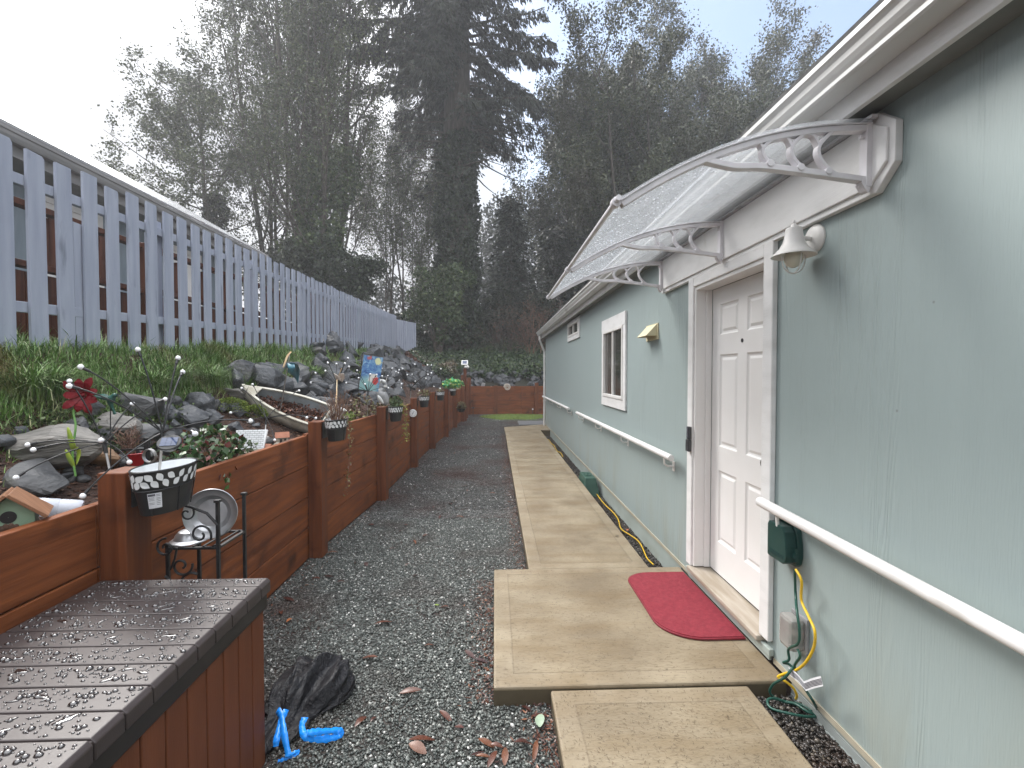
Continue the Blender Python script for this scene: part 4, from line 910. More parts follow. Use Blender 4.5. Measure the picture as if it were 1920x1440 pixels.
solo('dry_plant', mb, 'twigred', 'bare reddish-brown dry twigs standing in the second planter', 'plant')
trailer([(c1.x + .05, c1.y - .02, c1.z), (c1.x + .11, c1.y - .03, c1.z - .02), (c1.x + .12, c1.y - .03, c1.z - .3), (c1.x + .10, c1.y - .05, c1.z - .66)], 150, 'trail', 'trailing_plant', 'long thin reddish vine hanging down from the second planter', .022, .0018, .014)
trailer([(c2.x + .05, c2.y, c2.z), (c2.x + .11, c2.y, c2.z - .0), (c2.x + .13, c2.y, c2.z - .2), (c2.x + .14, c2.y, c2.z - .42)], 190, 'trailyel', 'trailing_plant', 'yellow-green vine hanging down from the third planter', .026, .002, .02)
leaves_obj('potted_plant', cloud((c2.x, c2.y, c2.z + .03), (.09, .15, .08), 260), rng.uniform(.02, .05, 260), 'bush', 'low green plant growing in the third planter', 'plant', axis=np.tile((0, 0, 1.), (260, 1)))
leaves_obj('potted_plant', cloud((c3.x, c3.y + .02, c3.z + .04), (.1, .22, .07), 420), rng.uniform(.025, .055, 420), 'trail', 'brownish spreading plant in the planter above the white thermometer', 'plant')
leaves_obj('potted_plant', cloud((c5.x, c5.y, c5.z + .10), (.26, .22, .12), 520), rng.uniform(.05, .09, 520), 'pansy', 'bright green and yellow variegated leaves in the farthest planter', 'plant', asp=.9)
leaves_obj('potted_plant', cloud((c4.x, c4.y, c4.z + .02), (.09, .14, .05), 200), rng.uniform(.02, .045, 200), 'trail', 'sparse dry plant in the planter left of the bright leaves', 'plant')
hb = thing('hanging_basket', 'low dark basket of brown foliage hung on a far post below the bright planter', 'planter', (PT[6][0] + .12, PT[6][1], .45))
mb = MB(); mb.lathe([(.001, 0), (.07, .01), (.13, .10), (.135, .115), (.12, .11)], 16, Matrix.Translation(LOC[hb.name])); mb.bar((PT[6][0] + .002, PT[6][1], .47), (PT[6][0] + .002, PT[6][1], .70), .02, .008); part('basket', mb, 'black', hb, smooth=True)
P = cloud(LOC[hb.name] + Vector((0, 0, .19)), (.16, .16, .13), 600); leaves_obj('basket_plant', P, rng.uniform(.035, .065, 600), 'trail', 'brown and green foliage filling the low hanging basket', 'plant')

# thermometer
tx, ty = PT[3][0] + .02, PT[3][1] - .09
tp = at(774, 775, 8.12)
th = thing('thermometer', 'round white dial thermometer fixed to a timber post', 'thermometer', (tp.x, 8.145, tp.z))
mm = Matrix.Translation((tp.x, 8.147, tp.z)) @ Matrix.Rotation(PI / 2, 4, 'X')
mb = MB(); mb.lathe([(.001, .0), (.066, .0), (.068, .012), (.060, .022), (.058, .018), (.001, .018)], 28, mm); part('case', mb, 'potwhite', th, smooth=True)
mb = MB()
for k in range(24):
    a = 2 * PI * k / 24; mb.bar(mm @ Vector((math.cos(a) * .045, math.sin(a) * .045, .019)), mm @ Vector((math.cos(a) * .053, math.sin(a) * .053, .019)), .003, .001, (0, 1, 0))
mb.bar(mm @ Vector((-.012, -.02, .020)), mm @ Vector((.018, .036, .020)), .006, .001, (0, 1, 0)); mb.ball(mm @ Vector((0, 0, .02)), .006, 8, 5); part('dial_marks', mb, 'ink', th)

# ------------------------------------------------------------------ storage box
bx = thing('storage_box', 'brown resin deck storage box with rain-wet plank lid in the near left corner', 'storage box', (-1.3, 1.3, 0))
BX0, BX1, BY0, BY1, BZ = -1.635, -.945, .55, 2.005, .785
mb = MB(); ys_ = [2.005, 1.925, 1.816, 1.713, 1.612, 1.516, 1.42, 1.321, 1.222, 1.127, 1.03, .93, .83, .73, .63, .55]
for a, b in zip(ys_[1:], ys_[:-1]):
    mb.add([(BX0, a + .0022, BZ - .0), (BX1 - .012, a + .0022, BZ), (BX1, a + .0022, BZ - .012), (BX1, a + .0022, BZ - .055), (BX0, a + .0022, BZ - .055),
            (BX0, b - .0022, BZ), (BX1 - .012, b - .0022, BZ), (BX1, b - .0022, BZ - .012), (BX1, b - .0022, BZ - .055), (BX0, b - .0022, BZ - .055)],
           [(0, 1, 6, 5), (1, 2, 7, 6), (2, 3, 8, 7), (3, 4, 9, 8), (0, 4, 3, 2, 1), (5, 6, 7, 8, 9), (0, 5, 9, 4)])
mb.box((BX0 + .002, BY0 + .002, BZ - .052), (BX1 - .006, BY1 - .004, BZ - .006))
lid = part('lid', mb, 'lid', bx, bevel=.0035)
mb = MB(); mb.box((BX0 + .012, BY0 + .01, BZ - .12), (BX1 - .010, BY1 - .010, BZ - .056)); part('lid_skirt', mb, 'boxtrim', bx, bevel=.006)
mb = MB()
yb = BY1 - .02
edges = list(np.arange(BY1 - .022, BY0, -.098)) + [BY0 + .02]
for a, b in zip(edges[1:], edges[:-1]): mb.box((BX1 - .05, a + .003, .012), (BX1 - .020, b - .003, BZ - .121))
part('side_panel', mb, 'boxside', bx, bevel=.004)
mb = MB(); xe_ = list(np.linspace(BX0 + .03, BX1 - .052, 7))
for a, b in zip(xe_[:-1], xe_[1:]): mb.box((a + .003, BY1 - .05, .012), (b - .003, BY1 - .021, BZ - .121))
part('end_panel', mb, 'boxside', bx, bevel=.004)
mb = MB(); mb.box((BX0 + .03, BY0 + .03, .01), (BX1 - .056, BY1 - .056, BZ - .125)); part('liner', mb, 'boxtrim', bx)
mb = MB(); mb.box((BX1 - .018, .98, BZ - .135), (BX1 + .012, 1.05, BZ - .085)); mb.ball((BX1 + .008, 1.015, BZ - .11), (.014, .022, .022), 10, 6); part('latch', mb, 'black', bx, bevel=.004)
n = 2600; Pd = np.stack([rng.uniform(BX0 + .01, BX1 - .02, n), rng.uniform(.9, BY1 - .01, n), np.full(n, BZ + .0002)], 1)
seam = np.min(np.abs(Pd[:, 1:2] - np.array(ys_)[None]), 1); rr = rng.uniform(.0015, .0042, n) * (1 + 1.6 * (rng.random(n) ** 4))
keep = seam > rr * 1.5 + .004; Pd = Pd[keep]; rr = rr[keep]; el = rng.uniform(.9, 1.6, len(rr))
V, Fq = drops(Pd, np.stack([rr * el, rr, rr], 1), .42)
V2s, F2s = [V], [Fq]; off = len(V)
for _ in range(80):   # merged puddles with ragged outlines
    yk = random.choice(ys_[1:12]); cx_, cy_ = random.uniform(BX0 + .05, BX1 - .07), yk + random.uniform(.025, .075); an = random.uniform(-.5, .9); L_ = random.uniform(.008, .030); W_ = L_ * random.uniform(.22, .5)
    ring = []
    for q in range(14):
        a = 2 * PI * q / 14; f_ = random.uniform(.7, 1.15); u, v = math.cos(a) * L_ * f_, math.sin(a) * W_ * f_
        ring.append((cx_ + u * math.cos(an) - v * math.sin(an), clamp(cy_ + u * math.sin(an) + v * math.cos(an), yk + .006, yk + .094)))
    vs = []
    for sc_, zz in ((1, .0002), (.93, .0016), (.72, .0026), (.3, .0029)):
        vs += [(cx_ + (x - cx_) * sc_, cy_ + (y_ - cy_) * sc_, BZ + zz) for x, y_ in ring]
    vs.append((cx_, cy_, BZ + .0030)); fs = []
    for i in range(3):
        for q in range(14): fs += [(i * 14 + q, i * 14 + (q + 1) % 14, (i + 1) * 14 + (q + 1) % 14), (i * 14 + q, (i + 1) * 14 + (q + 1) % 14, (i + 1) * 14 + q)]
    fs += [(42 + q, 42 + (q + 1) % 14, 56) for q in range(14)]
    V2s.append(np.array(vs)); F2s.append(np.array(fs) + off); off += len(vs)
o = np_mesh('water_drops', np.concatenate(V2s) - np.array(LOC[bx.name]), np.concatenate(F2s), 'drop', True); o.parent = bx; o['kind'] = 'stuff'

# ------------------------------------------------------------------ black bag with blue drawstring behind the box
def bag():
    t = thing('plastic_bag', 'crumpled black plastic bag with blue drawstrings on the gravel by the storage box', 'bag', (-.9, 2.3, 0))
    bm = bmesh.new(); bmesh.ops.create_icosphere(bm, subdivisions=6, radius=1)
    for v in bm.verts:
        p = v.co.copy(); u = Vector((p.x * 1.5 + p.y * .5, p.y * 1.0 - p.x * .3, p.z * .8))
        fold = 1 - abs(mnoise.noise(Vector((u.x * 1.9 + 4, u.y * .9 + 1, u.z + 2)))) * 2.2; f2 = 1 - abs(mnoise.noise(Vector((u.x * 3.6 - u.y * 2 + 1, u.y * 1.7 + 7, u.z * 2 + 3)))) * 2
        k = .80 + .22 * fold + .07 * f2
        q = p * k; z = max(q.z, -.5); back = clamp((p.y + 1) / 1.5); mouth = math.exp(-((p.y + .42) / .16) ** 2)
        x, y_, zz = q.x * (.17 + .03 * back), q.y * .32, (z + .5) * (.042 + .058 * back)
        zz *= 1 - .55 * mouth; x *= 1 - .22 * mouth
        an = math.atan2(p.y, p.x); rad = 1 + .30 * mnoise.noise(Vector((math.cos(an) * 1.9, math.sin(an) * 1.9, 5.3)))
        v.co = (-.945 + x * rad + .03 * p.y, 2.35 + y_ * rad, .003 + zz * (.85 + .5 * mnoise.noise(Vector((p.x * 2.3, p.y * 2.3, 9)))))
    vs = [tuple(v.co) for v in bm.verts]; fs = [tuple(v.index for v in f.verts) for f in bm.faces]; bm.free()
    mb = MB(); mb.add(vs, fs); part('bag_body', mb, 'bag', t, smooth=True, ang=180)
    def strap(pts, w_, up):
        P_ = smooth_path(pts, 7); ws = []
        for i, p in enumerate(P_):
            tt = (P_[min(i + 1, len(P_) - 1)] - P_[max(i - 1, 0)]).normalized(); uu = Vector(up(i / (len(P_) - 1)) if callable(up) else up); ws.append(tuple(tt.cross(uu).normalized() * w_))
        ws = [tuple((Vector(q) + Vector((0, 0, .003 * math.sin(i * 2.1)))) * (.92 + .12 * math.sin(i * .6 + w_ * 900))) for i, q in enumerate(ws)]
        mb = MB(); mb.ribbon(P_, ws); part('drawstring', mb, 'blue', t, smooth=True, ang=60, solid=.0008)
    strap([atZ(572, 1345, .115), atZ(566, 1362, .105), atZ(574, 1382, .085), atZ(600, 1386, .05), atZ(636, 1380, .03), atZ(634, 1370, .045), atZ(600, 1372, .08), atZ(576, 1374, .10)], .0145, (0, -.7, 1))
    strap([atZ(537, 1330, .14), atZ(527, 1352, .13), atZ(519, 1385, .11), atZ(517, 1400, .09)], .013, (.2, -1, .4))
    strap([atZ(520, 1331, .145), atZ(528, 1345, .14), atZ(533, 1378, .12), atZ(540, 1412, .075), atZ(541, 1420, .06)], .0135, (.2, -1, .4))
    strap([atZ(540, 1417, .055), atZ(558, 1408, .05), atZ(556, 1414, .045), atZ(540, 1421, .04), atZ(521, 1427, .03)], .007, (0, -.4, 1))
bag()

# ------------------------------------------------------------------ wrought iron plant stand with tin dishes
ps = thing('plant_stand', 'black wrought-iron scroll plant stand between the timber wall and storage box', 'plant stand', (-1.38, 2.3, 0))
SX, SY, SZ = -1.405, 2.33, .842
def bar_part(pts, r, name='scroll', n=6): mb = MB(); mb.tube(pts, r, n); part(name, mb, 'black', ps, smooth=True)
for dx, dy, top in ((.115, -.10, 1.045), (.115, .13, 1.02), (-.115, -.1, .85), (-.115, .13, .85)):
    x, y_ = SX + dx, SY + dy; mb = MB(); mb.bar((x, y_, 0), (x, y_, top), .014, .014)
    if top > 1: mb.box((x - .012, y_ - .012, top), (x + .012, y_ + .012, top + .012))
    part('leg', mb, 'black', ps)
for a, b in (((-.115, -.1), (.115, -.1)), ((-.115, .13), (.115, .13)), ((-.115, -.1), (-.115, .13)), ((.115, -.1), (.115, .13))):
    mb = MB(); mb.bar((SX + a[0], SY + a[1], SZ - .01), (SX + b[0], SY + b[1], SZ - .01), .016, .010); part('top_rail', mb, 'black', ps)
for k in range(5): mb = MB(); xx = SX - .09 + k * .045; mb.bar((xx, SY - .1, SZ - .004), (xx, SY + .13, SZ - .004), .008, .006); part('slat', mb, 'black', ps)
def spiral(c, r0, turns, a0, plane='xz', n=26, sgn=1):
    out = []
    for i in range(n):
        q = i / (n - 1); a = a0 + sgn * turns * 2 * PI * q; rr = r0 * (1 - .78 * q)
        u, v = math.cos(a) * rr, math.sin(a) * rr
        out.append((c[0] + u, c[1], c[2] + v) if plane == 'xz' else (c[0], c[1] + u, c[2] + v))
    return out
bar_part(spiral((SX + .04, SY - .11, SZ + .055), .052, 1.2, -.5, 'xz'), .005)
bar_part([(SX + .115, SY - .105, SZ + .10), (SX + .07, SY - .108, SZ + .155), (SX - .0, SY - .11, SZ + .185), (SX - .06, SY - .11, SZ + .20)], .006)
bar_part(spiral((SX - .02, SY - .11, SZ + .155), .035, 1.0, .6, 'xz', sgn=-1), .004)
bar_part(spiral((SX - .11, SY - .12, SZ - .0), .045, 1.3, 1.5, 'xz'), .0055)
bar_part(spiral((SX - .04, SY - .12, SZ - .085), .05, 1.2, .2, 'xz', sgn=-1), .0055)
bar_part(spiral((SX - .0, SY - .12, SZ - .17), .055, 1.2, 1.0, 'xz'), .006)
bar_part([(SX - .115, SY - .12, SZ - .13), (SX - .05, SY - .12, SZ - .19), (SX + .04, SY - .12, SZ - .22), (SX + .115, SY - .11, SZ - .25)], .006)
bar_part([(SX - .06, SY - .12, SZ - .0), (SX - .07, SY - .12, SZ - .05), (SX - .09, SY - .12, SZ - .10)], .005)
bar_part(spiral((SX - .07, SY - .12, SZ - .27), .05, 1.2, 2.0, 'xz'), .006)
dc = at(399, 961, 2.31)
m_ = facing((dc.x - .0, dc.y, dc.z), (1, .25, 0)) @ Matrix.Rotation(R(83), 4, 'X') @ Matrix.Rotation(R(0), 4, 'Y')
mb = MB(); mb.lathe([(.001, .0), (.066, .0), (.078, .010), (.086, .020), (.106, .024), (.113, .030), (.117, .034), (.115, .037), (.104, .030), (.085, .027), (.076, .016), (.064, .006), (.001, .006)], 40, m_)
solo('metal_dish', mb, 'tin', 'round dull metal dish leaning upright on the black plant stand', 'dish', smooth=True)
mb = MB(); mb.lathe([(.084, .0), (.082, .004), (.066, .012), (.060, .028), (.046, .046), (.020, .052), (.001, .053)], 32, Matrix.Translation((SX - .065, SY - .02, SZ)))
solo('metal_dish', mb, 'tin', 'small upturned metal dish lying left of the upright one on the plant stand', 'dish', smooth=True)

# ------------------------------------------------------------------ door mat, lockbox, boxes and cords at the wall
pts = []
y0, y1, xm, xr = 2.655, 3.575, .985, 1.458; rc = .20
pts += [(xr, y0), (xr, y1)]
for a in np.linspace(PI / 2, PI, 10): pts.append((xm + rc + math.cos(a) * rc, y1 - rc * .8 + math.sin(a) * rc * .8))
for a in np.linspace(PI, 1.5 * PI, 12): pts.append((xm + rc + .05 + math.cos(a) * (rc + .05), y0 + rc + .03 + math.sin(a) * (rc + .03)))
dm = thing('door_mat', 'rounded dark red door mat on the concrete landing', 'mat', (1.2, 3.1, .093))
mb = MB(); mb.prism(pts, .012, None, .0935); part('rubber_edge', mb, 'matedge', dm, bevel=.004)
cx_, cy_ = 1.23, 3.11; q = [(cx_ + (x - cx_) * .965 if x < xr - .01 else x - .004, cy_ + (yv - cy_) * .97) for x, yv in pts]
mb = MB(); mb.prism(q, .0035, None, .1055); part('pile', mb, 'mat', dm)
lb = thing('key_lockbox', 'small black push-button key lockbox on the left door jamb', 'lockbox', (HX - .04, 3.46, 1.10))
mb = MB(); mb.box((HX - .062, 3.435, 1.06), (HX - T - .001, 3.485, 1.15)); part('body', mb, 'lockbox', lb, bevel=.006)
mb = MB(); mb.box((HX - .055, 3.438, 1.151), (HX - T - .001, 3.482, 1.245)); kp = part('keypad', mb, 'lockbox', lb, bevel=.004)
for k in range(4):
    mb = MB(); mb.box((HX - .060, 3.448, 1.165 + k * .02), (HX - .0555, 3.472, 1.178 + k * .02)); part('button', mb, 'ink', kp)
tb = thing('outlet_timer', 'dark green plastic power timer box hung below the near handrail', 'timer box', (1.43, 2.29, .70))
m_ = Matrix(((0, 0, -1, HX - .001), (1, 0, 0, 2.29), (0, 1, 0, .70), (0, 0, 0, 1)))
out_ = [(-.075, .015), (-.06, 0), (.075, 0), (.082, .008), (.082, .185), (.07, .205), (-.04, .205), (-.068, .18), (-.082, .12), (-.085, .05)]
mb = MB(); mb.prism(out_, .03, m_); part('base', mb, 'timer', tb, bevel=.005)
mb = MB(); mb.prism([(x * .93, .012 + y_ * .88) for x, y_ in out_], .055, m_, .0305); hd = part('hood', mb, 'timer', tb, bevel=.012)
mb = MB()
for k in range(4): mb.box((HX - .0895, 2.23, .735 + k * .006), (HX - .0862, 2.345, .7375 + k * .006))
mb.box((HX - .05, 2.198, .735), (HX - .03, 2.212, .80)); mb.box((HX - .06, 2.192, .755), (HX - .04, 2.206, .775)); part('latch', mb, 'timer', hd, bevel=.001)
oc = thing('outlet_cover', 'clear grey bubble cover over the wall outlet below the green timer', 'outlet cover', (1.45, 2.23, .30))
mb = MB(); mb.box((HX - .014, 2.155, .305), (HX - .001, 2.275, .475)); part('back_plate', mb, 'statgrey', oc, bevel=.003)
mb = MB(); mb.box((HX - .085, 2.162, .312), (HX - .0145, 2.268, .468)); part('cover', mb, 'outlet', oc, bevel=.018)
mb = MB(); mb.box((HX - .04, 2.19, .33), (HX - .0145, 2.24, .37)); mb.box((HX - .04, 2.19, .40), (HX - .0145, 2.24, .44)); part('plug', mb, 'cordgreen', oc, bevel=.004)
def wp(px, py, X=1.455): return atX(px, py, X)
def cord(name, pts, r, mat, label, base=None, k=7):
    mb = MB(); mb.tube(smooth_path(pts, k), r, 8); return solo(name, mb, mat, label, 'cord', smooth=True, ang=180)
zc = lambda x, y: (1430 + x / 3.6, 970 + y / 3.6)
cg = [wp(*zc(216, 350), 1.44), wp(*zc(222, 520), 1.45), wp(*zc(232, 640), 1.40), wp(*zc(248, 760), 1.39), wp(*zc(240, 850), 1.39), wp(*zc(175, 890), 1.395), wp(*zc(178, 960), 1.40), wp(*zc(140, 980), 1.39), wp(*zc(175, 990), 1.41), wp(*zc(212, 1022), 1.42)]
cg += [wp(*zc(200, 1020), 1.40), wp(*zc(150, 1080), 1.37), wp(*zc(70, 1130), 1.35), wp(*zc(52, 1190), 1.35)]
g2 = [(130, 1240), (220, 1260), (300, 1310), (370, 1340), (300, 1345), (180, 1325), (60, 1290), (32, 1240), (70, 1222), (160, 1245), (260, 1265), (330, 1310)]
def low(p, z):
    q = atZ(*p, z); return q if q.y < 2.275 else at(*p, 2.275)
cg += [low(zc(*p), .045 + .006 * (i % 3)) for i, p in enumerate(g2)]
cord('extension_cord', cg, .0062, 'cordgreen', 'dark green cord looping from the timer box down onto the dark pebbles')
cg2 = [wp(*zc(236, 890), 1.40), wp(*zc(252, 940), 1.40), wp(*zc(215, 1005), 1.41), wp(*zc(240, 1080), 1.43), wp(*zc(280, 1150), 1.44), wp(*zc(340, 1240), 1.45), low(zc(372, 1310), .06), low(zc(355, 1345), .045)]
cord('extension_cord', cg2, .0062, 'cordgreen', 'short green cord dropping from the clear outlet cover behind the paper tags')
cy = [wp(*zc(224, 352), 1.42), wp(*zc(262, 430), 1.42), wp(*zc(262, 560), 1.44), wp(*zc(310, 670), 1.42), wp(*zc(352, 770), 1.40), wp(*zc(345, 880), 1.41), wp(*zc(290, 980), 1.41), wp(*zc(220, 1035), 1.41), wp(*zc(150, 1055), 1.39), wp(*zc(104, 1078), 1.37), wp(*zc(150, 1105), 1.39), wp(*zc(205, 1150), 1.42), wp(*zc(230, 1200), 1.44), wp(*zc(225, 1225), 1.45)]
cord('extension_cord', cy, .0062, 'cordyel', 'bright yellow cord hanging from the timer box in front of the outlet cover')
zl = lambda x, y: (940 + x / 4.5, 760 + y / 4.5)
lp = [(1285, 1345), (1230, 1290), (1190, 1200), (1150, 1140), (1080, 1090), (1010, 1040), (985, 960), (940, 900), (895, 858), (850, 810), (800, 740), (755, 660), (730, 610), (705, 570)]
cord('extension_cord', [atZ(*zl(*p), -.055) for p in lp], .006, 'cordyel', 'yellow cord snaking over pebbles between the landing and the green box', k=5)
lp = [(520, 435), (500, 400), (470, 385), (445, 340), (420, 320), (402, 292), (370, 282), (350, 262), (338, 240)]
cord('extension_cord', [atZ(*zl(*p), -.05) for p in lp], .008, 'cordyel', 'yellow cord on dark pebbles from the green box to the downspout', k=5)
tg = thing('cord_tag', 'white paper warning tags on the cords at the foot of the wall', 'tag', wp(*zc(250, 1080), 1.41))
for k, P in enumerate(([(180, 1040), (235, 1080), (285, 1140)], [(285, 1140), (340, 1120), (400, 1105)])):
    pp = [wp(*zc(*p), 1.40 - .01 * k) for p in P]
    mb = MB(); mb.ribbon(pp, (0, .008, .017)); tgm = part('paper', mb, 'sticker', tg, solid=.0006)
    mb = MB()
    for q in range(5):
        f0 = -.7 + q * .33; mb.ribbon([p + Vector((-.001, 0, 0)) + Vector((0, .006, .013)) * f0 for p in pp], (0, .0006, .0013))
    part('print', mb, 'ink', tgm)
gb = thing('valve_box', 'dark green plastic box cover beside the concrete walk against the wall', 'box', (1.345, 6.8, -.09))
def frus(mb, c, w0, d0, w1, d1, z0, z1):
    mb.add([(c[0] - w0, c[1] - d0, z0), (c[0] + w0, c[1] - d0, z0), (c[0] + w0, c[1] + d0, z0), (c[0] - w0, c[1] + d0, z0), (c[0] - w1, c[1] - d1, z1), (c[0] + w1, c[1] - d1, z1), (c[0] + w1, c[1] + d1, z1), (c[0] - w1, c[1] + d1, z1)], [(0, 3, 2, 1), (4, 5, 6, 7), (0, 1, 5, 4), (1, 2, 6, 5), (2, 3, 7, 6), (3, 0, 4, 7)])
mb = MB(); frus(mb, (1.35, 6.8), .115, .30, .075, .21, -.07, .155); frus(mb, (1.35, 6.8), .13, .32, .125, .315, -.09, -.07); part('cover', mb, 'greenbox', gb, bevel=.010)
mb = MB(); mb.box((1.31, 6.72, .1555), (1.39, 6.88, .165)); mb.lathe([(.016, .165), (.014, .178), (.001, .18)], 12, Matrix.Translation((1.35, 6.8, 0))); part('handle', mb, 'greenbox', gb, bevel=.003)

# ------------------------------------------------------------------ rocks on the bank
def place_rock(px, py, w_, h_, mat, label, seed, depth=.7, name='rock', rot=None, group=None, npts=16, lift=.3):
    """px,py: where the middle of the rock shows; w_,h_ its size in the photograph's pixels"""
    p = on_bank(px, py + h_ * .35); k = (p.y) / F * 1.22; sx, sz = w_ * k, h_ * k * 1.12; sy = sx * depth
    o = hull_rock(name, (p.x, p.y + sy * .25, p.z + sz * lift * .4), (sx, sy, sz), mat, seed, npts, rot or (jit(.2), jit(.2), jit(.3)))
    return tag(o, label, 'rock', group)
NR = [(60, 838, 185, 88, 'rockpale', 'large flat-topped pale grey boulder at the left edge above the birdhouse'),
      (30, 893, 130, 46, 'rock', 'dark grey rock lying in shadow just below the large flat-topped boulder'),
      (198, 800, 90, 55, 'rockpale', 'grey-brown rock behind the red metal flower stem'),
      (248, 755, 90, 62, 'rock', 'broad blue-grey slab rock right of the red metal flower'),
      (240, 810, 95, 55, 'rock', 'sloping grey rock behind the second firefly light hub'),
      (366, 752, 50, 46, 'rock2', 'blocky dark rock below the grass, right of the tall firefly stems'),
      (345, 782, 62, 50, 'rock2', 'dark angular rock directly under the blocky one beside the moss'),
      (388, 780, 40, 36, 'rock2', 'small dark rock touching the left end of the bright moss'),
      (180, 858, 60, 42, 'rockwarm', 'ochre brown stone behind the yellow-green metal leaf'),
      (205, 862, 45, 30, 'rock', 'small wedge of dark rock right of the ochre stone'),
      (98, 868, 45, 26, 'rockwarm', 'reddish brown stone in the shade right of the pale boulder'),
      (127, 878, 42, 30, 'rock', 'small grey stone left of the yellow-green metal leaf'),
      (133, 800, 50, 44, 'rock', 'small dark rock between the pale boulder and the red flower'),
      (300, 838, 46, 34, 'rock2', 'dark rock behind the red metal planter'),
      (432, 738, 40, 26, 'rockpale', 'grey rock half hidden in grass left of the white boat'),
      (300, 768, 50, 34, 'rock2', 'low dark rock between the two tall firefly stems'),
      (150, 760, 60, 30, 'rock', 'mossy grey rock at the foot of the grass behind the red flower')]
for i, (px, py, w_, h_, mt, lab) in enumerate(NR): place_rock(px, py, w_, h_, mt, lab, i + 3)
GL = 'dark grey angular riprap rock piled on the bank behind the timber wall'
k = 0
for _ in range(1500):
    if k >= 182: break
    y_ = random.uniform(4.6, 17.8); t = random.uniform(.30, .82 if y_ < 8 else 1.02); x_ = xw(y_) + (fx(y_) - xw(y_)) * t
    q = Vector((x_, y_, 0)); px_ = 928 + x_ / y_ * F
    if 4.4 < y_ < 5.45 and t < .66: continue
    if y_ < 7.5 and t < .42: continue
    s = random.uniform(.25, .54) * (1.3 if random.random() < .15 else 1) * (.85 + .03 * y_)
    o = hull_rock('riprap_rock', (x_, y_, bank(x_, y_) + s * .08), (s, s * random.uniform(.6, .95), s * random.uniform(.5, .8)), 'rock2' if random.random() < .8 else 'rock', 100 + k, 13, (jit(.5), jit(.5), random.uniform(0, 6.3)), sub=0 if y_ > 11 else 1)
    tag(o, GL, 'rock', 'riprap rocks on the bank'); k += 1
for j in range(62):
    x_ = random.uniform(-1.3, 2.6); y_ = random.uniform(18.66, 19.6); s = random.uniform(.28, .56)
    o = hull_rock('riprap_rock', (x_, y_, bank(x_, y_) + s * .1), (s, s * .8, s * random.uniform(.5, .8)), 'rock2', 400 + j, 12, (jit(.5), jit(.5), random.uniform(0, 6.3)), sub=0)
    tag(o, 'dark grey angular riprap rock at the foot of the ivy behind the end wall', 'rock', 'riprap rocks behind the end wall')
for j in range(46):
    y_ = random.uniform(2.25, 4.5); t = random.uniform(.34, .68); x_ = xw(y_) + (fx(y_) - xw(y_)) * t; s = random.uniform(.10, .22)
    o = hull_rock('riprap_rock', (x_, y_, bank(x_, y_) + s * .12), (s, s * random.uniform(.6, .95), s * random.uniform(.5, .8)), random.choice(('rock2', 'rock2', 'rock')), 600 + j, 14, (jit(.5), jit(.5), random.uniform(0, 6.3)))
    tag(o, 'small angular rock filling a gap among the larger near bank boulders', 'rock', 'small rocks among the near boulders')
# mulch chips and stone crumbs on the soil of the bed
n = 9000; yy = 1.2 + 14 * rng.random(n) ** 1.6; uu = .03 + .9 * rng.random(n) ** 1.3; xx = np.array([xw(a) for a in yy]) - .05 - uu
P = np.stack([xx, yy, np.array([bank(a, b) for a, b in zip(xx, yy)]) + .006], 1)
V, Fq = pebble_geo(P, rng.uniform(.012, .038, n), .35); o = np_mesh('bark_mulch', V, Fq, 'mulch'); o['kind'] = 'stuff'
for lab, c_, n in (('pale_stone_chips', at(492, 812, 3.75), 170), ('pale_stone_chips', at(672, 783, 5.35), 120)):
    P = np.array([(c_.x + rng.normal() * .11 - .02, c_.y + rng.normal() * .16, 0) for _ in range(n)]); P[:, 0] = np.minimum(P[:, 0], [xw(b) - .06 for b in P[:, 1]])
    P[:, 2] = [bank(a, b) + .012 for a, b in P[:, :2]]
    V, Fq = pebble_geo(P, rng.uniform(.02, .05, n), .6); o = np_mesh(lab, V, Fq, 'shell'); o['kind'] = 'stuff'

# ------------------------------------------------------------------ grass on the bank
def blades(P, L_, W_, bend, seg=3):
    n = len(P); a = rng.uniform(0, 2 * PI, n); d = np.stack([np.cos(a), np.sin(a), np.zeros(n)], 1); s = np.stack([-np.sin(a), np.cos(a), np.zeros(n)], 1)
    rows = []
    for i in range(seg + 1):
        t = i / seg; h = L_ * (t - bend * .55 * t * t); o_ = L_ * bend * t * t * .9
        c_ = P + d * o_[:, None]; c_[:, 2] += h; wv = (W_ * (1 - t) ** .7)[:, None] * s * .5 + 1e-5
        rows += [c_ - wv, c_ + wv]
    V = np.stack(rows, 1).reshape(-1, 3); k = 2 * (seg + 1)
    f = np.array([(2 * i, 2 * i + 1, 2 * i + 3, 2 * i + 2) for i in range(seg)])
    return V, (f[None] + (np.arange(n) * k)[:, None, None]).reshape(-1, 4)
Vs, Fs, off = [], [], 0
def grass_patch(n, ylo, yhi, tlo, thi, L0, L1, W_, pw=1.6, clump=True):
    global off
    y_ = ylo + (yhi - ylo) * rng.random(n) ** pw; t = tlo + (thi - tlo) * rng.random(n)
    x_ = np.array([xw(a) + (fx(a) - xw(a)) * b for a, b in zip(y_, t)])
    if clump:
        ng = max(8, n // 90); ci = rng.integers(0, ng, n); gy, gx = y_[:ng].copy(), x_[:ng].copy(); m_ = rng.random(n) < .62
        y_ = np.where(m_, gy[ci] + rng.normal(size=n) * .055, y_); x_ = np.where(m_, gx[ci] + rng.normal(size=n) * .055, x_)
    z_ = np.array([bank(a, b) for a, b in zip(x_, y_)]) - .01
    keep = x_ < np.array([xw(a) for a in y_]) - .25; P = np.stack([x_, y_, z_], 1)[keep]; m = len(P)
    V, Fq = blades(P, rng.uniform(L0, L1, m), np.full(m, W_) * rng.uniform(.7, 1.3, m), rng.uniform(.25, 1.15, m)); Vs.append(V); Fs.append(Fq + off); off += len(V)
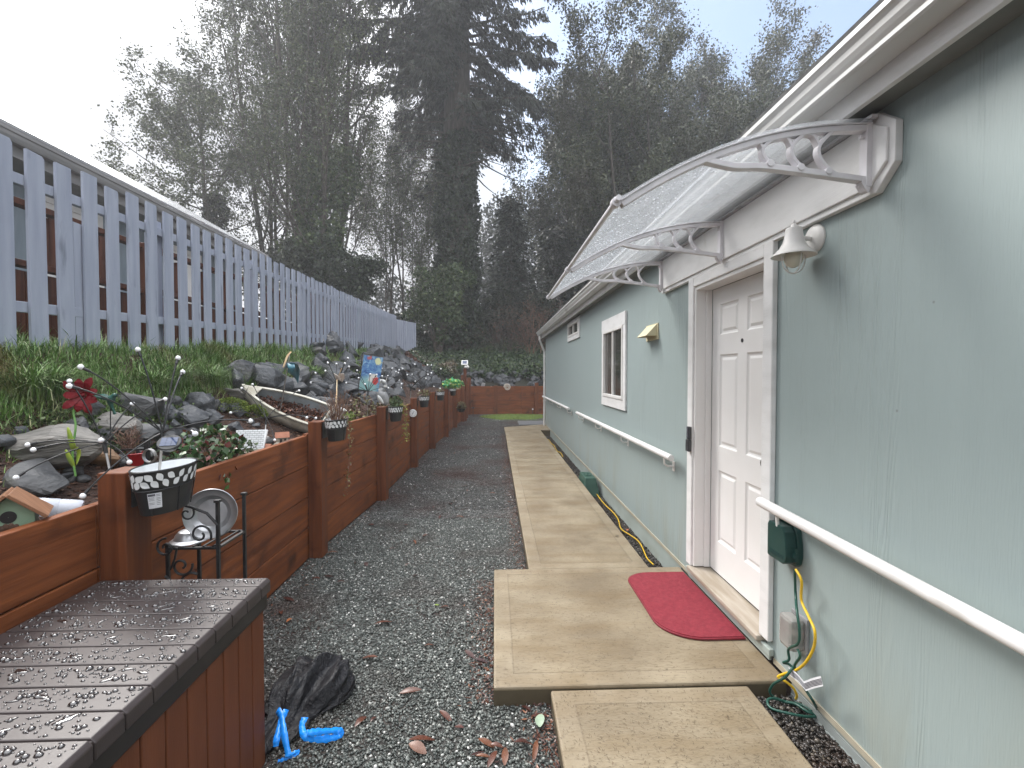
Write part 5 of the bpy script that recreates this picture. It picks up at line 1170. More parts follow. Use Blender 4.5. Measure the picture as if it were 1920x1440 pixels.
grass_patch(30000, 1.4, 6.0, .66, 1.12, .05, .17, .0065)
grass_patch(3000, 1.4, 4.2, .50, .68, .03, .10, .006)
grass_patch(18000, 5.0, 17.5, .68, 1.12, .10, .24, .010, 1.3)
grass_patch(9000, 2, 17, 1.0, 1.6, .10, .28, .012, 1.2)
o = np_mesh('grass', np.concatenate(Vs), np.concatenate(Fs), 'grass'); o['kind'] = 'stuff'
def tuft(px, py, n, L_, lab, W_=.007):
    p = on_bank(px, py); P = np.tile((p.x, p.y, p.z - .02), (n, 1)) + rng.normal(size=(n, 3)) * np.array([.04, .04, 0])
    V, Fq = blades(P, rng.uniform(.6, 1.1, n) * L_, np.full(n, W_), rng.uniform(.6, 1.5, n), 5)
    o = np_mesh('grass_tuft', V - np.array(p), Fq, 'grass'); o.location = p; tag(o, lab, 'grass tuft', 'arching grass tufts')
for px, py, L_, lab in ((395, 722, .42, 'broad arching grass tuft just above the left end of the white boat'), (55, 745, .40, 'long arching grass tuft at the left edge above the pale boulder'), (105, 735, .38, 'arching grass tuft above and left of the red metal flower'), (330, 715, .34, 'arching grass tuft behind the pair of tall firefly bulbs'),
                        (500, 715, .36, 'arching grass tuft left of the blue metal spinner'), (590, 708, .34, 'arching grass tuft right of the blue metal spinner'), (290, 728, .32, 'arching grass tuft above the broad blue-grey slab rock')): tuft(px, py, 330, L_, lab)
# low weeds among the near rocks
n = 2600; P = []
for _ in range(26):
    p = on_bank(random.uniform(60, 330), random.uniform(770, 850)); q = rng.normal(size=(100, 3)) * np.array([.05, .05, .025]) + np.array(p); q[:, 2] = np.abs(q[:, 2] - p.z) + p.z; P.append(q)
leaves_obj('creeping_weeds', np.concatenate(P), rng.uniform(.012, .032, n), 'bush', kind='stuff', asp=.8)
# moss cushions
for px, py, w_, lab in ((432, 770, .15, 'bright yellow-green moss cushion left of the white boat'), (478, 782, .10, 'smaller bright moss cushion against the side of the white boat')):
    p = on_bank(px, py); d = unit(2200); d[:, 2] = np.abs(d[:, 2]); P = d * np.array([w_, w_, .11]) * rng.uniform(.85, 1.05, (2200, 1)) + np.array(p)
    leaves_obj('moss_cushion', P, rng.uniform(.008, .022, 2200), 'moss', lab, 'moss', axis=d)
    
# leafy shrub spilling over the near boards
def leafy(name, lab, c_, r, n, s, mat, stems=14, asp=.7, h=.3):
    t = thing(name, lab, 'plant', c_); mb = MB()
    for _ in range(stems):
        a = random.uniform(0, 2 * PI); e = Vector(c_) + Vector((math.cos(a) * r[0] * .8, math.sin(a) * r[1] * .8, random.uniform(.3, 1) * r[2])); mb.tube([c_, Vector(c_).lerp(e, .5) + Vector((0, 0, r[2] * .2)), e], [.004, .003, .0015], 5)
    part('stem', mb, 'twigred', t)
    P = cloud(Vector(c_) + Vector((0, 0, r[2] * .55)), r, n, shell=.35); leaves_obj('foliage', P, rng.uniform(.6, 1.2, n) * s, mat, parent=t, asp=asp); return t
c_ = at(412, 842, 3.02); leafy('leafy_shrub', 'dark green and purple leafy shrub spilling over the near boards', (-1.86, 3.12, 1.06), (.19, .30, .15), 520, .048, 'plantleaf', 20, .8)
P = np.array([(-1.69 + rng.normal() * .025, 2.95 + rng.normal() * .06, 1.06 - abs(rng.normal()) * .05) for _ in range(26)]); leaves_obj('shrub_sprig', P, rng.uniform(.035, .05, 26), 'plantleaf', 'leafy sprig drooping over the top board below the dark shrub', 'plant', asp=.8, droop=.8)
p = on_bank(560, 800); leafy('low_green_plant', 'low bright green plant beside the white brick plaque', (-1.84, 3.45, 1.06), (.10, .16, .07), 200, .03, 'bush', 6)
leafy('low_green_plant', 'drooping brown-green plant left of the garden flag pole', (-1.68, 6.0, 1.06), (.16, .2, .22), 240, .05, 'trail', 8)
leafy('low_green_plant', 'small mixed green and rust plant right of the third planter', (-1.66, 6.9, 1.06), (.12, .45, .10), 380, .045, 'trail', 8)
leafy('low_green_plant', 'low grassy green plant between the white bucket and the garden flag', (-1.78, 5.55, 1.06), (.14, .22, .09), 260, .035, 'moss', 6)
p = on_bank(255, 850); mb = MB(); twigs(mb, (-2.16, 2.86, 1.14), 40, .17, .1, .002); solo('dry_plant', mb, 'twigred', 'straw-coloured dry twigs in the red metal planter', 'plant')

# ------------------------------------------------------------------ garden ornaments
# birdhouse
bh = thing('birdhouse', 'small sage green birdhouse with brown gable roof and round hole at the left edge', 'birdhouse', (-1.80, 1.775, 1.03))
m_ = facing((-1.775, 1.775, 1.045), (.80, .60, 0)) @ Matrix.Scale(.86, 4)
mb = MB(); mb.prism([(-.08, 0), (.08, 0), (.08, .10), (0, .175), (-.08, .10)], .11, m_ @ Matrix.Rotation(PI / 2, 4, 'X'), -.11); bw = part('wall', mb, 'bhgreen', bh, bevel=.002)
mm = m_ @ Matrix.Rotation(PI / 2, 4, 'X')
mb = MB(); mb.lathe([(.001, .0022), (.026, .0022), (.026, .0005)], 24, mm @ Matrix.Translation((0, .088, 0))); part('entrance_hole', mb, 'black', bw)
for sx in (-1, 1):
    mb = MB(); a = Vector((0, -.066, .184)); b = Vector((sx * .118, -.066, .073)); mb.bar(m_ @ Vector((sx * .003, .055, .187)), m_ @ Vector((sx * .122, .055, .076)), .165, .012, (0, 0, 1)); part('roof', mb, 'bhroof', bh, bevel=.002)
mb = MB()
for k in range(8):
    a = PI * k / 7; c2_ = mm @ Vector((math.cos(a) * .030, .022 + math.sin(a) * .026, .006)); mb.ball(c2_, (.014, .004, .010), 8, 5, facing((0, 0, 0), (.80, .60, 0)) @ Matrix.Rotation(-a, 4, 'Y'))
mb.ball(mm @ Vector((0, .022, .008)), .012, 8, 6); part('flower', mb, 'bhflower', bw, smooth=True)
# bottle
a, b = Vector((-1.895, 1.93, 1.125)), Vector((-1.74, 2.02, 1.085)); dv = (b - a).normalized()
mm = Matrix.Translation(Vector((-1.985, 1.93, 1.125))) @ dv.to_track_quat('Z', 'Y').to_matrix().to_4x4()
mb = MB(); mb.lathe([(.001, 0), (.014, 0), (.014, .012), (.0135, .03), (.015, .075), (.024, .095), (.036, .115), (.038, .135), (.038, .19), (.036, .195), (.038, .20), (.038, .26), (.034, .268), (.001, .27)], 24, mm)
solo('plastic_bottle', mb, 'clear', 'empty clear plastic bottle lying on the mulch behind the birdhouse', 'bottle', smooth=True, solid=.001)
# flower stake
fc = at(159, 741, 2.42)
fs_ = thing('flower_stake', 'dark red metal flower on a green stem with yellow-green leaves', 'garden stake', at(142, 893, 2.35))
bp_ = LOC[fs_.name]
mb = MB(); mb.tube(smooth_path([bp_, at(136, 850, 2.37), at(142, 800, 2.4), at(139, 768, 2.43), fc + Vector((0, .02, 0))], 5), .0045, 8); part('stem', mb, 'stemgreen', fs_, smooth=True)
for k in range(9):
    a = 2 * PI * k / 9 + .3; ax = Vector((math.cos(a) * .8, -.18 + .25 * math.cos(a), math.sin(a))); pts = [fc + ax * (.010 + .094 * q / 5) * (1 if k % 2 else .8) + Vector((0, -.014 * math.sin(q / 5 * 2.6), 0)) for q in range(6)]
    sd_ = ax.cross(Vector((.2, -1, .2))).normalized(); mb = MB(); mb.ribbon(pts, [tuple(sd_ * w_) for w_ in (.004, .009, .016, .020, .017, .003)]); part('petal', mb, 'petal', fs_, solid=.0012)
mb = MB(); mb.ball(fc + Vector((0, -.008, 0)), .010, 10, 6); part('flower_centre', mb, 'petal', fs_, smooth=True)
for p0, p1, p2, w_ in (((141, 846, 2.37), (136, 835, 2.34), (127, 801, 2.33), .014), ((141, 880, 2.36), (132, 862, 2.35), (123, 843, 2.34), .012), ((143, 872, 2.36), (148, 850, 2.38), (144, 838, 2.36), .010)):
    pts = smooth_path([at(*p0), at(*p1), at(*p2)], 4); n = len(pts); mb = MB(); mb.ribbon(pts, [(w_ * math.sin(PI * (i + .3) / n), 0, w_ * .3 * math.sin(PI * (i + .3) / n)) for i in range(n)]); part('leaf', mb, 'leafyel', fs_, smooth=True, ang=180, solid=.0015)
for px, lab, sd0 in ((131, 'left half of a split round stone at the foot of the metal flower stem', 71), (155, 'right darker half of the split round stone under the metal flower', 72)):
    p = on_bank(px, 902); o = hull_rock('stone', (p.x, p.y, p.z + .012), (.075, .075, .045), 'rock', sd0, 40, (0, 0, 0)); tag(o, lab, 'stone')
# hummingbird on a stake
hc = at(207, 752, 2.55); hs = thing('bird_stake', 'small teal metal hummingbird on a thin stake beside the red flower', 'garden stake', at(207, 850, 2.55))
mb = MB(); mb.tube([LOC[hs.name] - Vector((0, 0, .05)), hc], .0025, 6); part('stake', mb, 'black', hs)
mb = MB(); mb.tube(smooth_path([hc + Vector((.032, 0, .034)), hc + Vector((.018, 0, .027)), hc + Vector((.006, 0, .012)), hc + Vector((.0, 0, -.012)), hc + Vector((.012, .004, -.05)), hc + Vector((.018, .005, -.07))], 4), [.006, .010, .012, .0125, .012, .013, .015, .017, .018, .018, .017, .015, .012, .010, .008, .006, .006, .006, .007, .007, .006], 10); part('bird_body', mb, 'bird', hs, smooth=True, ang=180)
mb = MB(); mb.tube([hc + Vector((.034, 0, .035)), hc + Vector((.068, 0, .038))], [.003, .001], 6); part('beak', mb, 'black', hs)
for s in (-1, 1):
    mb = MB(); pts = [hc + Vector((-.005 - .016 * q, s * .004 * q, .015 + .004 * q + .003 * s)) for q in range(5)]; mb.ribbon(pts, [(0, .003, w_) for w_ in (.008, .012, .011, .008, .002)]); part('wing', mb, 'bird', hs, smooth=True, solid=.0015)
# red metal planter wagon
rp = thing('metal_planter', 'shiny red metal tray planter with black upright and chrome coil on the near bed', 'planter', (-2.16, 2.85, 1.06))
mb = MB(); prof = [(.001, 0), (.8, 0), (.88, .02), (1.0, .07), (1.04, .075), (1.0, .078), (.9, .05), (.001, .045)]
mb.lathe(prof, 32, Matrix.Translation((-2.21, 2.85, 1.095)) @ Matrix.Rotation(.35, 4, 'Z'), sx=.14, sy=.07); part('tray', mb, 'red', rp, smooth=True)
mb = MB(); mb.box((-2.035, 2.80, 1.06), (-2.005, 2.815, 1.27)); part('upright', mb, 'black', rp, bevel=.002)
mb = MB(); mb.bar((-2.22, 2.80, 1.20), (-2.03, 2.79, 1.205), .014, .010); part('crossbar', mb, 'black', rp)
mb = MB(); mb.tube([(-1.965 + .034 * math.cos(q), 2.74 + .006 * q / 6, 1.175 + .038 * math.sin(q)) for q in np.linspace(0, 6 * PI, 60)], .004, 6); part('coil', mb, 'steel', rp, smooth=True)
# boat planter
bo = thing('boat_planter', 'old white wooden rowing boat used as a planter full of dead leaves', 'boat planter', (-2.15, 4.9, 1.1))
bow, stern = at(456, 731, 4.82), at(612, 782, 4.95); ax = (stern - bow); BL = ax.length; xh = ax.normalized(); yh = Vector((.30, 1, .28)); yh = (yh - xh * yh.dot(xh)).normalized(); zh = xh.cross(yh); zh = zh if zh.z > 0 else -zh
def bpnt(u, v, w_): return bow + xh * (u * BL) + yh * v + zh * w_
mb = MB(); ins = MB(); rim = MB(); nu = 18; nv = 10
def half(u): return .23 * (math.sin(clamp(u * 1.02 + .0) * PI * .62) ** .8) * (1 if u < .9 else 1)
def hullpt(u, a, sc=1):
    hw = half(u) * sc + .004; dp = (.20 * min(1, (u * 4) ** .6 + .15)) * sc; return bpnt(u, hw * math.sin(a), -dp * max(0, math.cos(a)) ** .8 + .03 * (1 - u) ** 2)
for MBX, sc in ((mb, 1), (ins, .88)):
    vs = [hullpt(.02 + .97 * i / nu if sc == 1 else .05 + .91 * i / nu, -PI / 2 + PI * j / nv, sc) for i in range(nu + 1) for j in range(nv + 1)]
    MBX.add(vs, [(i * (nv + 1) + j, i * (nv + 1) + j + 1, (i + 1) * (nv + 1) + j + 1, (i + 1) * (nv + 1) + j) for i in range(nu) for j in range(nv)])
    MBX.add([hullpt(.99 if sc == 1 else .96, -PI / 2 + PI * j / nv, sc) for j in range(nv + 1)], [tuple(range(nv + 1))])
part('hull', mb, 'boat', bo, smooth=True, solid=.012); part('interior', ins, 'boatin', bo, smooth=True)
for s in (-1, 1):
    rim = MB(); P_ = [hullpt(.0 + .99 * i / 24, s * PI / 2) + zh * .008 for i in range(25)]; rim.ribbon(P_, [tuple(yh * .016)] * 25); part('gunwale', rim, 'boat', bo, bevel=.003, solid=.016)
mb = MB(); mb.add([bpnt(.0, -.02, .045), bpnt(.0, .02, .045), bpnt(.17, half(.17), .03), bpnt(.17, -half(.17), .03)], [(0, 1, 2, 3)]); part('bow_deck', mb, 'boat', bo, solid=.014)
mb = MB(); mb.bar(bpnt(-.01, 0, .06), bpnt(.02, 0, -.19), .03, .035); part('stem_post', mb, 'boat', bo, bevel=.004)
P = np.array([tuple(bpnt(u, half(u) * .78 * v, -.085 + .03 * w_)) for u, v, w_ in zip(rng.uniform(.12, .95, 1500), rng.uniform(-1, 1, 1500), rng.random(1500))]); leaves_obj('leaf_litter', P, rng.uniform(.02, .045, 1500), 'leafred', kind='stuff', asp=.6)
mb = MB(); vs = [bpnt(.08 + .87 * i / 12, half(.08 + .87 * i / 12) * .8 * s, -.09) for i in range(13) for s in (-1, 1)]; mb.add(vs, [(2 * i, 2 * i + 1, 2 * i + 3, 2 * i + 2) for i in range(12)]); part('soil', mb, 'soil', bo)
# white bucket, plaque, little houses
p = Vector((-1.78, 5.28, 1.10)); mm = Matrix.Translation(p) @ Matrix.Rotation(R(18), 4, 'Y')
mb = MB(); mb.lathe([(.001, 0), (.066, 0), (.086, .15), (.092, .152), (.092, .162), (.084, .16), (.064, .02), (.001, .018)], 28, mm); solo('bucket', mb, 'bucket', 'weathered white bucket behind the bare red twigs in the second planter', 'bucket', smooth=True)
pl_ = thing('brick_plaque', 'small white plaque with brick pattern leaning on the bed by the dark leafy shrub', 'plaque', (-1.86, 3.62, 1.06))
m_ = facing((-1.875, 3.66, 1.055), (1, .15, 0)) @ Matrix.Rotation(R(-22), 4, 'X')
mb = MB(); mb.prism([(-.09, .0), (.105, .0), (.12, .155), (-.105, .155)], .02, m_ @ Matrix.Rotation(PI / 2, 4, 'X')); part('slab', mb, 'potwhite', pl_, bevel=.003)
mb = MB()
for r_i in range(9):
    mb.box((-.095, -.0225, .012 + r_i * .016), (.10, -.0202, .0135 + r_i * .016), m_)
    for c_i in range(6): xx = -.085 + c_i * .033 + (r_i % 2) * .016; mb.box((xx, -.0225, .0135 + r_i * .016), (xx + .0015, -.0202, .028 + r_i * .016), m_)
part('mortar_pattern', mb, 'statgrey', pl_)
lh = thing('miniature_house', 'tiny cottage ornament with pinkish roof on the bed in front of the boat', 'ornament', (-1.80, 4.05, 1.06)); m_ = facing((-1.80, 4.05, 1.06), (.9, .45, 0))
mb = MB(); mb.box((-.045, -.03, 0), (.045, .03, .045), m_); part('wall', mb, 'shell', lh, bevel=.002)
mb = MB(); mb.add([m_ @ Vector(v) for v in [(-.055, -.04, .04), (.055, -.04, .04), (.055, 0, .085), (-.055, 0, .085), (-.055, .04, .04), (.055, .04, .04)]], [(0, 1, 2, 3), (3, 2, 5, 4), (0, 3, 4), (1, 5, 2)]); part('roof', mb, 'terracotta', lh)
mb = MB(); mb.box((-.02, -.033, 0), (-.002, -.030, .028), m_); mb.box((.012, -.033, .015), (.03, -.030, .032), m_); part('opening', mb, 'black', lh)
o = hull_rock('stone', (-1.87, 3.92, 1.085), (.13, .1, .09), 'black', 81, 50, (0, 0, 0)); tag(o, 'smooth black domed stone left of the tiny cottage ornament', 'stone')
mh = thing('miniature_house', 'tiny rust-roofed cottage ornament among pale chips by the top board', 'ornament', (-1.76, 3.85, 1.04)); m_ = facing((-1.765, 3.72, 1.045), (.9, -.3, 0))
mb = MB(); mb.box((-.03, -.02, 0), (.03, .02, .03), m_); part('wall', mb, 'shell', mh); mb = MB(); mb.add([m_ @ Vector(v) for v in [(-.036, -.027, .028), (.036, -.027, .028), (.036, 0, .05), (-.036, 0, .05), (-.036, .027, .028), (.036, .027, .028)]], [(0, 1, 2, 3), (3, 2, 5, 4), (0, 3, 4), (1, 5, 2)]); part('roof', mb, 'terracotta', mh)
# blue spinner
D = 4.55
bs_ = thing('wind_spinner', 'blue curved sheet-metal wind spinner on a leaning steel stake', 'wind spinner', on_bank(521, 782))
mb = MB(); mb.tube([LOC[bs_.name] - Vector((0, 0, .1)), at(537, 700, D), at(543, 664, D)], .005, 8); part('stake', mb, 'steel', bs_, smooth=True)
def curl(prof_px, y_off, nm, mat):
    pts = [at(px, py, D + dy) for px, py, dy in prof_px]; P_ = smooth_path(pts, 6); n = len(P_); mb = MB(); mb.ribbon(P_, [tuple(Vector((.0, y_off, -.02)) * (1 - .5 * abs(2 * i / (n - 1) - 1) ** 3)) for i in range(n)]); part(nm, mb, mat, bs_, smooth=True, ang=180, solid=.003)
def sheetpx(rows, nm, mat, parent):   # a curved sheet through rows of points
    grid = [smooth_path([at(*p) for p in r], 6) for r in rows]; n = len(grid[0]); g2_ = []
    for j in range(n): g2_.append(smooth_path([g[j] for g in grid], 5) if len(grid) > 2 else [grid[0][j].lerp(grid[1][j], t / 5) for t in range(6)])
    m_n = len(g2_[0]); mb = MB(); mb.add([v for r in g2_ for v in r], [(j * m_n + i, j * m_n + i + 1, (j + 1) * m_n + i + 1, (j + 1) * m_n + i) for j in range(n - 1) for i in range(m_n - 1)]); return part(nm, mb, mat, parent, smooth=True, ang=180, solid=.0025)
sheetpx([[(539, 681, D - .05), (548, 680, D - .10), (558, 684, D - .06), (562, 692, D + .04)], [(537, 690, D), (548, 690, D), (556, 693, D + .05), (561, 704, D + .10)], [(541, 699, D + .04), (550, 705, D + .10), (556, 714, D + .12), (559, 720, D + .14)]], 'blade', 'spinblue', bs_)
sheetpx([[(538, 681, D - .06), (540, 690, D - .11), (545, 701, D - .08)], [(551, 681, D - .08), (553, 689, D - .13), (549, 701, D - .09)]], 'blade', 'spinblue', bs_)
sheetpx([[(545, 659, D), (537, 668, D - .02), (530, 688, D - .05)], [(547, 660, D), (541, 668, D - .02), (532, 690, D - .05)]], 'blade', 'cream', bs_)
# pinwheel
D = 5.05
pw_ = thing('pinwheel', 'off-white curled pinwheel on a pale stake above the second planter', 'pinwheel', at(629, 790, 4.3))
mb = MB(); mb.tube([at(629, 788, 4.32), at(631, 740, 4.6), at(632, 712, 4.7)], .0055, 8); part('stake', mb, 'cream', pw_, smooth=True)
D = 4.7
sheetpx([[(626, 700, D), (632, 703, D - .05), (640, 709, D)], [(629, 710, D), (634, 712, D - .02), (640, 715, D)]], 'blade', 'pinwhite', pw_)
sheetpx([[(637, 700, D), (645, 701, D - .05), (646, 710, D)], [(634, 707, D), (640, 708, D + .02), (641, 717, D)]], 'blade', 'pinwhite', pw_)
sheetpx([[(636, 702, D - .02), (639, 693, D - .03), (640, 690, D - .03)], [(634, 706, D), (638, 698, D), (641, 691, D)]], 'blade', 'cream', pw_)
# garden flag: a plain blue swirl banner
def flagmat():
    m = bpy.data.materials.new('garden_flag_print'); m.use_nodes = True; t, N, L = extend(m); b = N['Principled BSDF']; b.inputs['Roughness'].default_value = .6
    tc = N.new('ShaderNodeTexCoord'); sp = N.new('ShaderNodeSeparateXYZ'); L.new(tc.outputs['Object'], sp.inputs[0])
    n = N.new('ShaderNodeTexNoise'); n.inputs['Scale'].default_value = 9; n.inputs['Detail'].default_value = 5; n.inputs['Distortion'].default_value = 2.5; L.new(tc.outputs['Object'], n.inputs['Vector'])
    r = N.new('ShaderNodeValToRGB'); e = r.color_ramp.elements; e[0].position = .3; e[0].color = (.02, .06, .20, 1); e[1].position = .72; e[1].color = (.40, .52, .62, 1); q = e.new(.46); q.color = (.06, .16, .38, 1); q = e.new(.58); q.color = (.14, .30, .48, 1); L.new(n.outputs['Fac'], r.inputs[0])
    def blob(cx, cz, rad, col, prev):
        v = N.new('ShaderNodeVectorMath'); v.operation = 'DISTANCE'; L.new(tc.outputs['Object'], v.inputs[0]); v.inputs[1].default_value = (cx, 0, cz)
        a = math_node(N, L, 'ADD', v.outputs['Value'], math_node(N, L, 'MULTIPLY', math_node(N, L, 'SUBTRACT', n.outputs['Fac'], .5), .12)); mr_ = N.new('ShaderNodeMapRange'); mr_.inputs['From Min'].default_value = rad; mr_.inputs['From Max'].default_value = rad * .6; L.new(a, mr_.inputs['Value'])
        x = N.new('ShaderNodeMix'); x.data_type = 'RGBA'; L.new(mr_.outputs[0], x.inputs[0]); L.new(prev, x.inputs[6]); x.inputs[7].default_value = (*col, 1); return x.outputs[2]
    c = blob(.07, .40, .05, (.62, .64, .36), r.outputs[0]); c = blob(-.02, .05, .16, (.22, .40, .40), c); c = blob(.03, .17, .07, (.62, .60, .56), c); c = blob(.075, .135, .05, (.48, .04, .04), c); c = blob(-.05, .44, .03, (.40, .10, .10), c)
    L.new(c, b.inputs['Base Color']); return m
fl = thing('garden_flag', 'blue painterly garden flag with pale disc and red patch on a black pole', 'flag', (-1.72, 6.35, 1.05))
fo = at(691, 732, 6.35)
m_ = facing(fo, (.97, .22, -.10)) @ Matrix.Rotation(R(3), 4, 'Y')
mb = MB(); vs = []
for i in range(13):
    for j in range(9): u = -.125 + .25 * j / 8; z = .46 * i / 12; vs.append((u, .006 * math.sin(u * 26 + z * 5), z))
mb.add(vs, [(i * 9 + j, i * 9 + j + 1, (i + 1) * 9 + j + 1, (i + 1) * 9 + j) for i in range(12) for j in range(8)])
o = link_mesh('fabric', mb, flagmat(), True, 180); o.parent = fl; o.matrix_local = Matrix.Translation(-LOC[fl.name]) @ m_
mb = MB(); mb.tube([m_ @ Vector((-.145, 0, .475)), m_ @ Vector((.15, 0, .475))], .005, 6); mb.tube([m_ @ Vector((-.145, .0, .475)), m_ @ Vector((-.135, .0, 0)), (fo.x - .1, 6.38, 1.0)], .005, 6); part('pole', mb, 'black', fl)
# white long-necked bird ornament
bc = at(716, 742, 6.7)
gs = thing('bird_ornament', 'white and grey long-necked bird ornament right of the garden flag', 'ornament', (bc.x, bc.y, 1.06))
P_ = smooth_path([at(711, 716, 6.7), at(716, 714, 6.7), at(722, 718, 6.7), at(722, 727, 6.7), at(715, 733, 6.7), at(716, 740, 6.7), at(721, 750, 6.7), at(723, 760, 6.7)], 5); n = len(P_)
mb = MB(); mb.tube(P_, [.018 + .006 * math.sin(i / n * 6) if i < n * .45 else .02 + .055 * math.sin((i / n - .45) / .55 * PI) for i in range(n)], 12); part('bird_body', mb, 'statgrey', gs, smooth=True, ang=180)
mb = MB(); mb.tube([at(712, 716, 6.69), at(706, 722, 6.66), at(703, 727, 6.65)], [.016, .010, .003], 8); part('beak', mb, 'cream', gs, smooth=True)
mb = MB(); mb.tube(P_[:16], [.024 + .004 * math.sin(i) for i in range(16)], 12); part('neck', mb, 'statue', gs, smooth=True, ang=180)
mb = MB(); mb.tube(smooth_path([at(708, 741, 6.6), at(712, 748, 6.6), at(719, 757, 6.6)], 4), [.008, .014, .02, .026, .028, .026, .022, .016, .008], 8); solo('metal_wing', mb, 'statue', 'white wing-shaped ornament lying below the long-necked bird ornament', 'ornament', smooth=True)
mb = MB(); mb.tube([at(777, 762, 6.02), at(778, 742, 6.02)], .006, 6); 
# firefly lights
def firefly(label, hub, bulbs, stake_to, panel=None, sz=1.0, r=.0034):
    t = thing('firefly_light', label, 'solar light', stake_to, 'solar firefly stake lights'); hub = Vector(hub)
    mb = MB(); mb.tube([stake_to, hub], .0055 * sz, 8); part('stake', mb, 'steel', t, smooth=True)
    mb = MB(); mb.tube([hub - (hub - Vector(stake_to)).normalized() * .05, hub + Vector((0, 0, .012))], .009 * sz, 8); part('socket', mb, 'blackpl', t, smooth=True)
    for b_ in bulbs:
        b_ = Vector(b_); d = b_ - hub; m1 = hub + d * .35 + Vector((0, 0, d.length * .10)); m2_ = hub + d * .75 + Vector((0, 0, d.length * .09))
        pts = bez(hub, m1, m2_, b_, 9); mb = MB(); mb.tube(pts, r * sz, 5); e = (pts[-1] - pts[-2]).normalized(); mb.tube([b_ - e * .024 * sz, b_ + e * .004], .0062 * sz, 7); st = part('stem', mb, 'black', t, smooth=True)
        mb = MB(); mb.ball(b_ + e * .009 * sz, .0112 * sz, 10, 7); part('bulb', mb, 'bulb', st, smooth=True, ang=180)
    if panel is not None:
        mm = Matrix.Translation(panel) @ Matrix.Rotation(R(18), 4, 'Z') @ Matrix.Rotation(R(38), 4, 'X')
        mb = MB(); mb.lathe([(.001, -.022), (.030, -.022), (.044, -.004), (.046, .006), (.043, .009), (.001, .009)], 24, mm); hs_ = part('solar_head', mb, 'blackpl', t, smooth=True)
        mb = MB()
        for c_i in range(3): mb.box((-.030 + c_i * .0205, -.024, .0095), (-.0105 + c_i * .0205, .024, .0112), mm)
        part('cell', mb, 'solar', hs_)
    return t
z1_ = lambda x, y, Y: at(x / 2.769, 600 + y / 2.769, Y)
firefly('firefly light with small solar panel standing in the near charcoal planter', z1_(845, 585, 2.12), [z1_(432, 250, 2.0), z1_(375, 347, 1.95), z1_(720, 163, 2.15), z1_(922, 206, 2.25), z1_(946, 275, 2.35), z1_(1290, 523, 2.3), z1_(1008, 587, 1.95), z1_(440, 903, 1.9)], (c0.x - .03, c0.y, c0.z - .07), z1_(880, 640, 2.07))
firefly('firefly light on the bed between the red flower and the first post', z1_(540, 640, 2.35), [z1_(368, 326, 2.3), z1_(680, 442, 2.45), z1_(848, 415, 2.55), z1_(158, 645, 2.2), z1_(187, 670, 2.15), z1_(525, 622, 2.1), z1_(668, 733, 2.2), z1_(95, 811, 2.05)], z1_(572, 790, 2.33))
z2_ = lambda x, y, Y: at(380 + x / 3.692, 620 + y / 3.692, Y)
firefly('firefly light on the bed in front of the white boat', z2_(440, 610, 3.9), [z2_(275, 403, 3.95), z2_(348, 376, 4.05), z2_(662, 419, 4.1), z2_(318, 625, 3.7), z2_(715, 600, 3.8), z2_(777, 604, 3.95), z2_(202, 567, 3.7), z2_(497, 752, 3.65)], z2_(425, 810, 3.82), sz=.95)
def ff_rand(label, hub_px, Y, n, R_, sz=1.0, up=.3):
    hub = at(*hub_px, Y); bl = []
    for q in range(n):
        a = 2 * PI * q / n + jit(.3); e = random.uniform(-.15, 1.2); bl.append(hub + Vector((math.cos(a) * math.cos(e) * R_, math.sin(a) * math.cos(e) * R_ * .7, math.sin(e) * R_ + .03)) * random.uniform(.75, 1.1))
    gz = bank(hub.x, hub.y); firefly(label, hub, bl, (hub.x + jit(.02), hub.y + .02, min(gz, hub.z - .1)), sz=sz)
ff_rand('firefly light whose bulbs spread around the off-white pinwheel', (632, 722), 5.0, 8, .26)
ff_rand('firefly light in front of the lower half of the garden flag', (690, 735), 6.0, 8, .27, 1.05)
ff_rand('firefly light between the garden flag and the white bird ornament', (722, 725), 7.4, 8, .36, 1.2)
ff_rand('firefly light above the planter beside the white thermometer', (770, 728), 8.6, 9, .42, 1.35)
ff_rand('firefly light on the rocks just left of the bright variegated plant', (795, 728), 10.2, 9, .50, 1.5)
# end-wall ornaments
sn = thing('spiral_ornament', 'brown and white spiral shell ornament fixed on the end wall post', 'ornament', (.02, 18.36, 1.06))
mb = MB(); cx_, cz_ = atZ(952, 727, 1.2).x, 0; q0 = at(951, 726, 18.33)
mb.tube([(q0.x + math.cos(a) * (.02 + .022 * a / PI), 18.345 - .01 * a / PI, q0.z + math.sin(a) * (.02 + .022 * a / PI)) for a in np.linspace(0, 5 * PI, 60)], [.012 + .012 * i / 59 for i in range(60)], 8); part('shell', mb, 'pinwhite', sn, smooth=True)
mb = MB(); mb.ball((q0.x + .02, 18.365, q0.z), (.13, .02, .12), 16, 10); part('backing', mb, 'bhroof', sn, smooth=True)
mb = MB(); q0 = at(921, 728, 18.7); mb.ball(q0, (.11, .09, .09), 16, 10); solo('dome_ornament', mb, 'statue', 'white dome ornament peeking above the end wall boards', 'ornament', smooth=True)
mb = MB(); q0 = at(931, 727, 18.7); mb.tube([q0 + Vector((math.cos(a) * .06, 0, math.sin(a) * .06)) for a in np.linspace(-.2, PI + .1, 12)], .018, 8); solo('ring_ornament', mb, 'yellow', 'yellow curved ornament right of the white dome above the end wall', 'ornament', smooth=True)
mb = MB(); q0 = at(906, 722, 18.75); mb.box((-.07, -.03, -.1), (.07, .03, .09), Matrix.Translation(q0) @ Matrix.Rotation(.25, 4, 'Y')); solo('stone_block', mb, 'statgrey', 'small grey upright block left of the white dome above the end wall', 'ornament', bevel=.01)
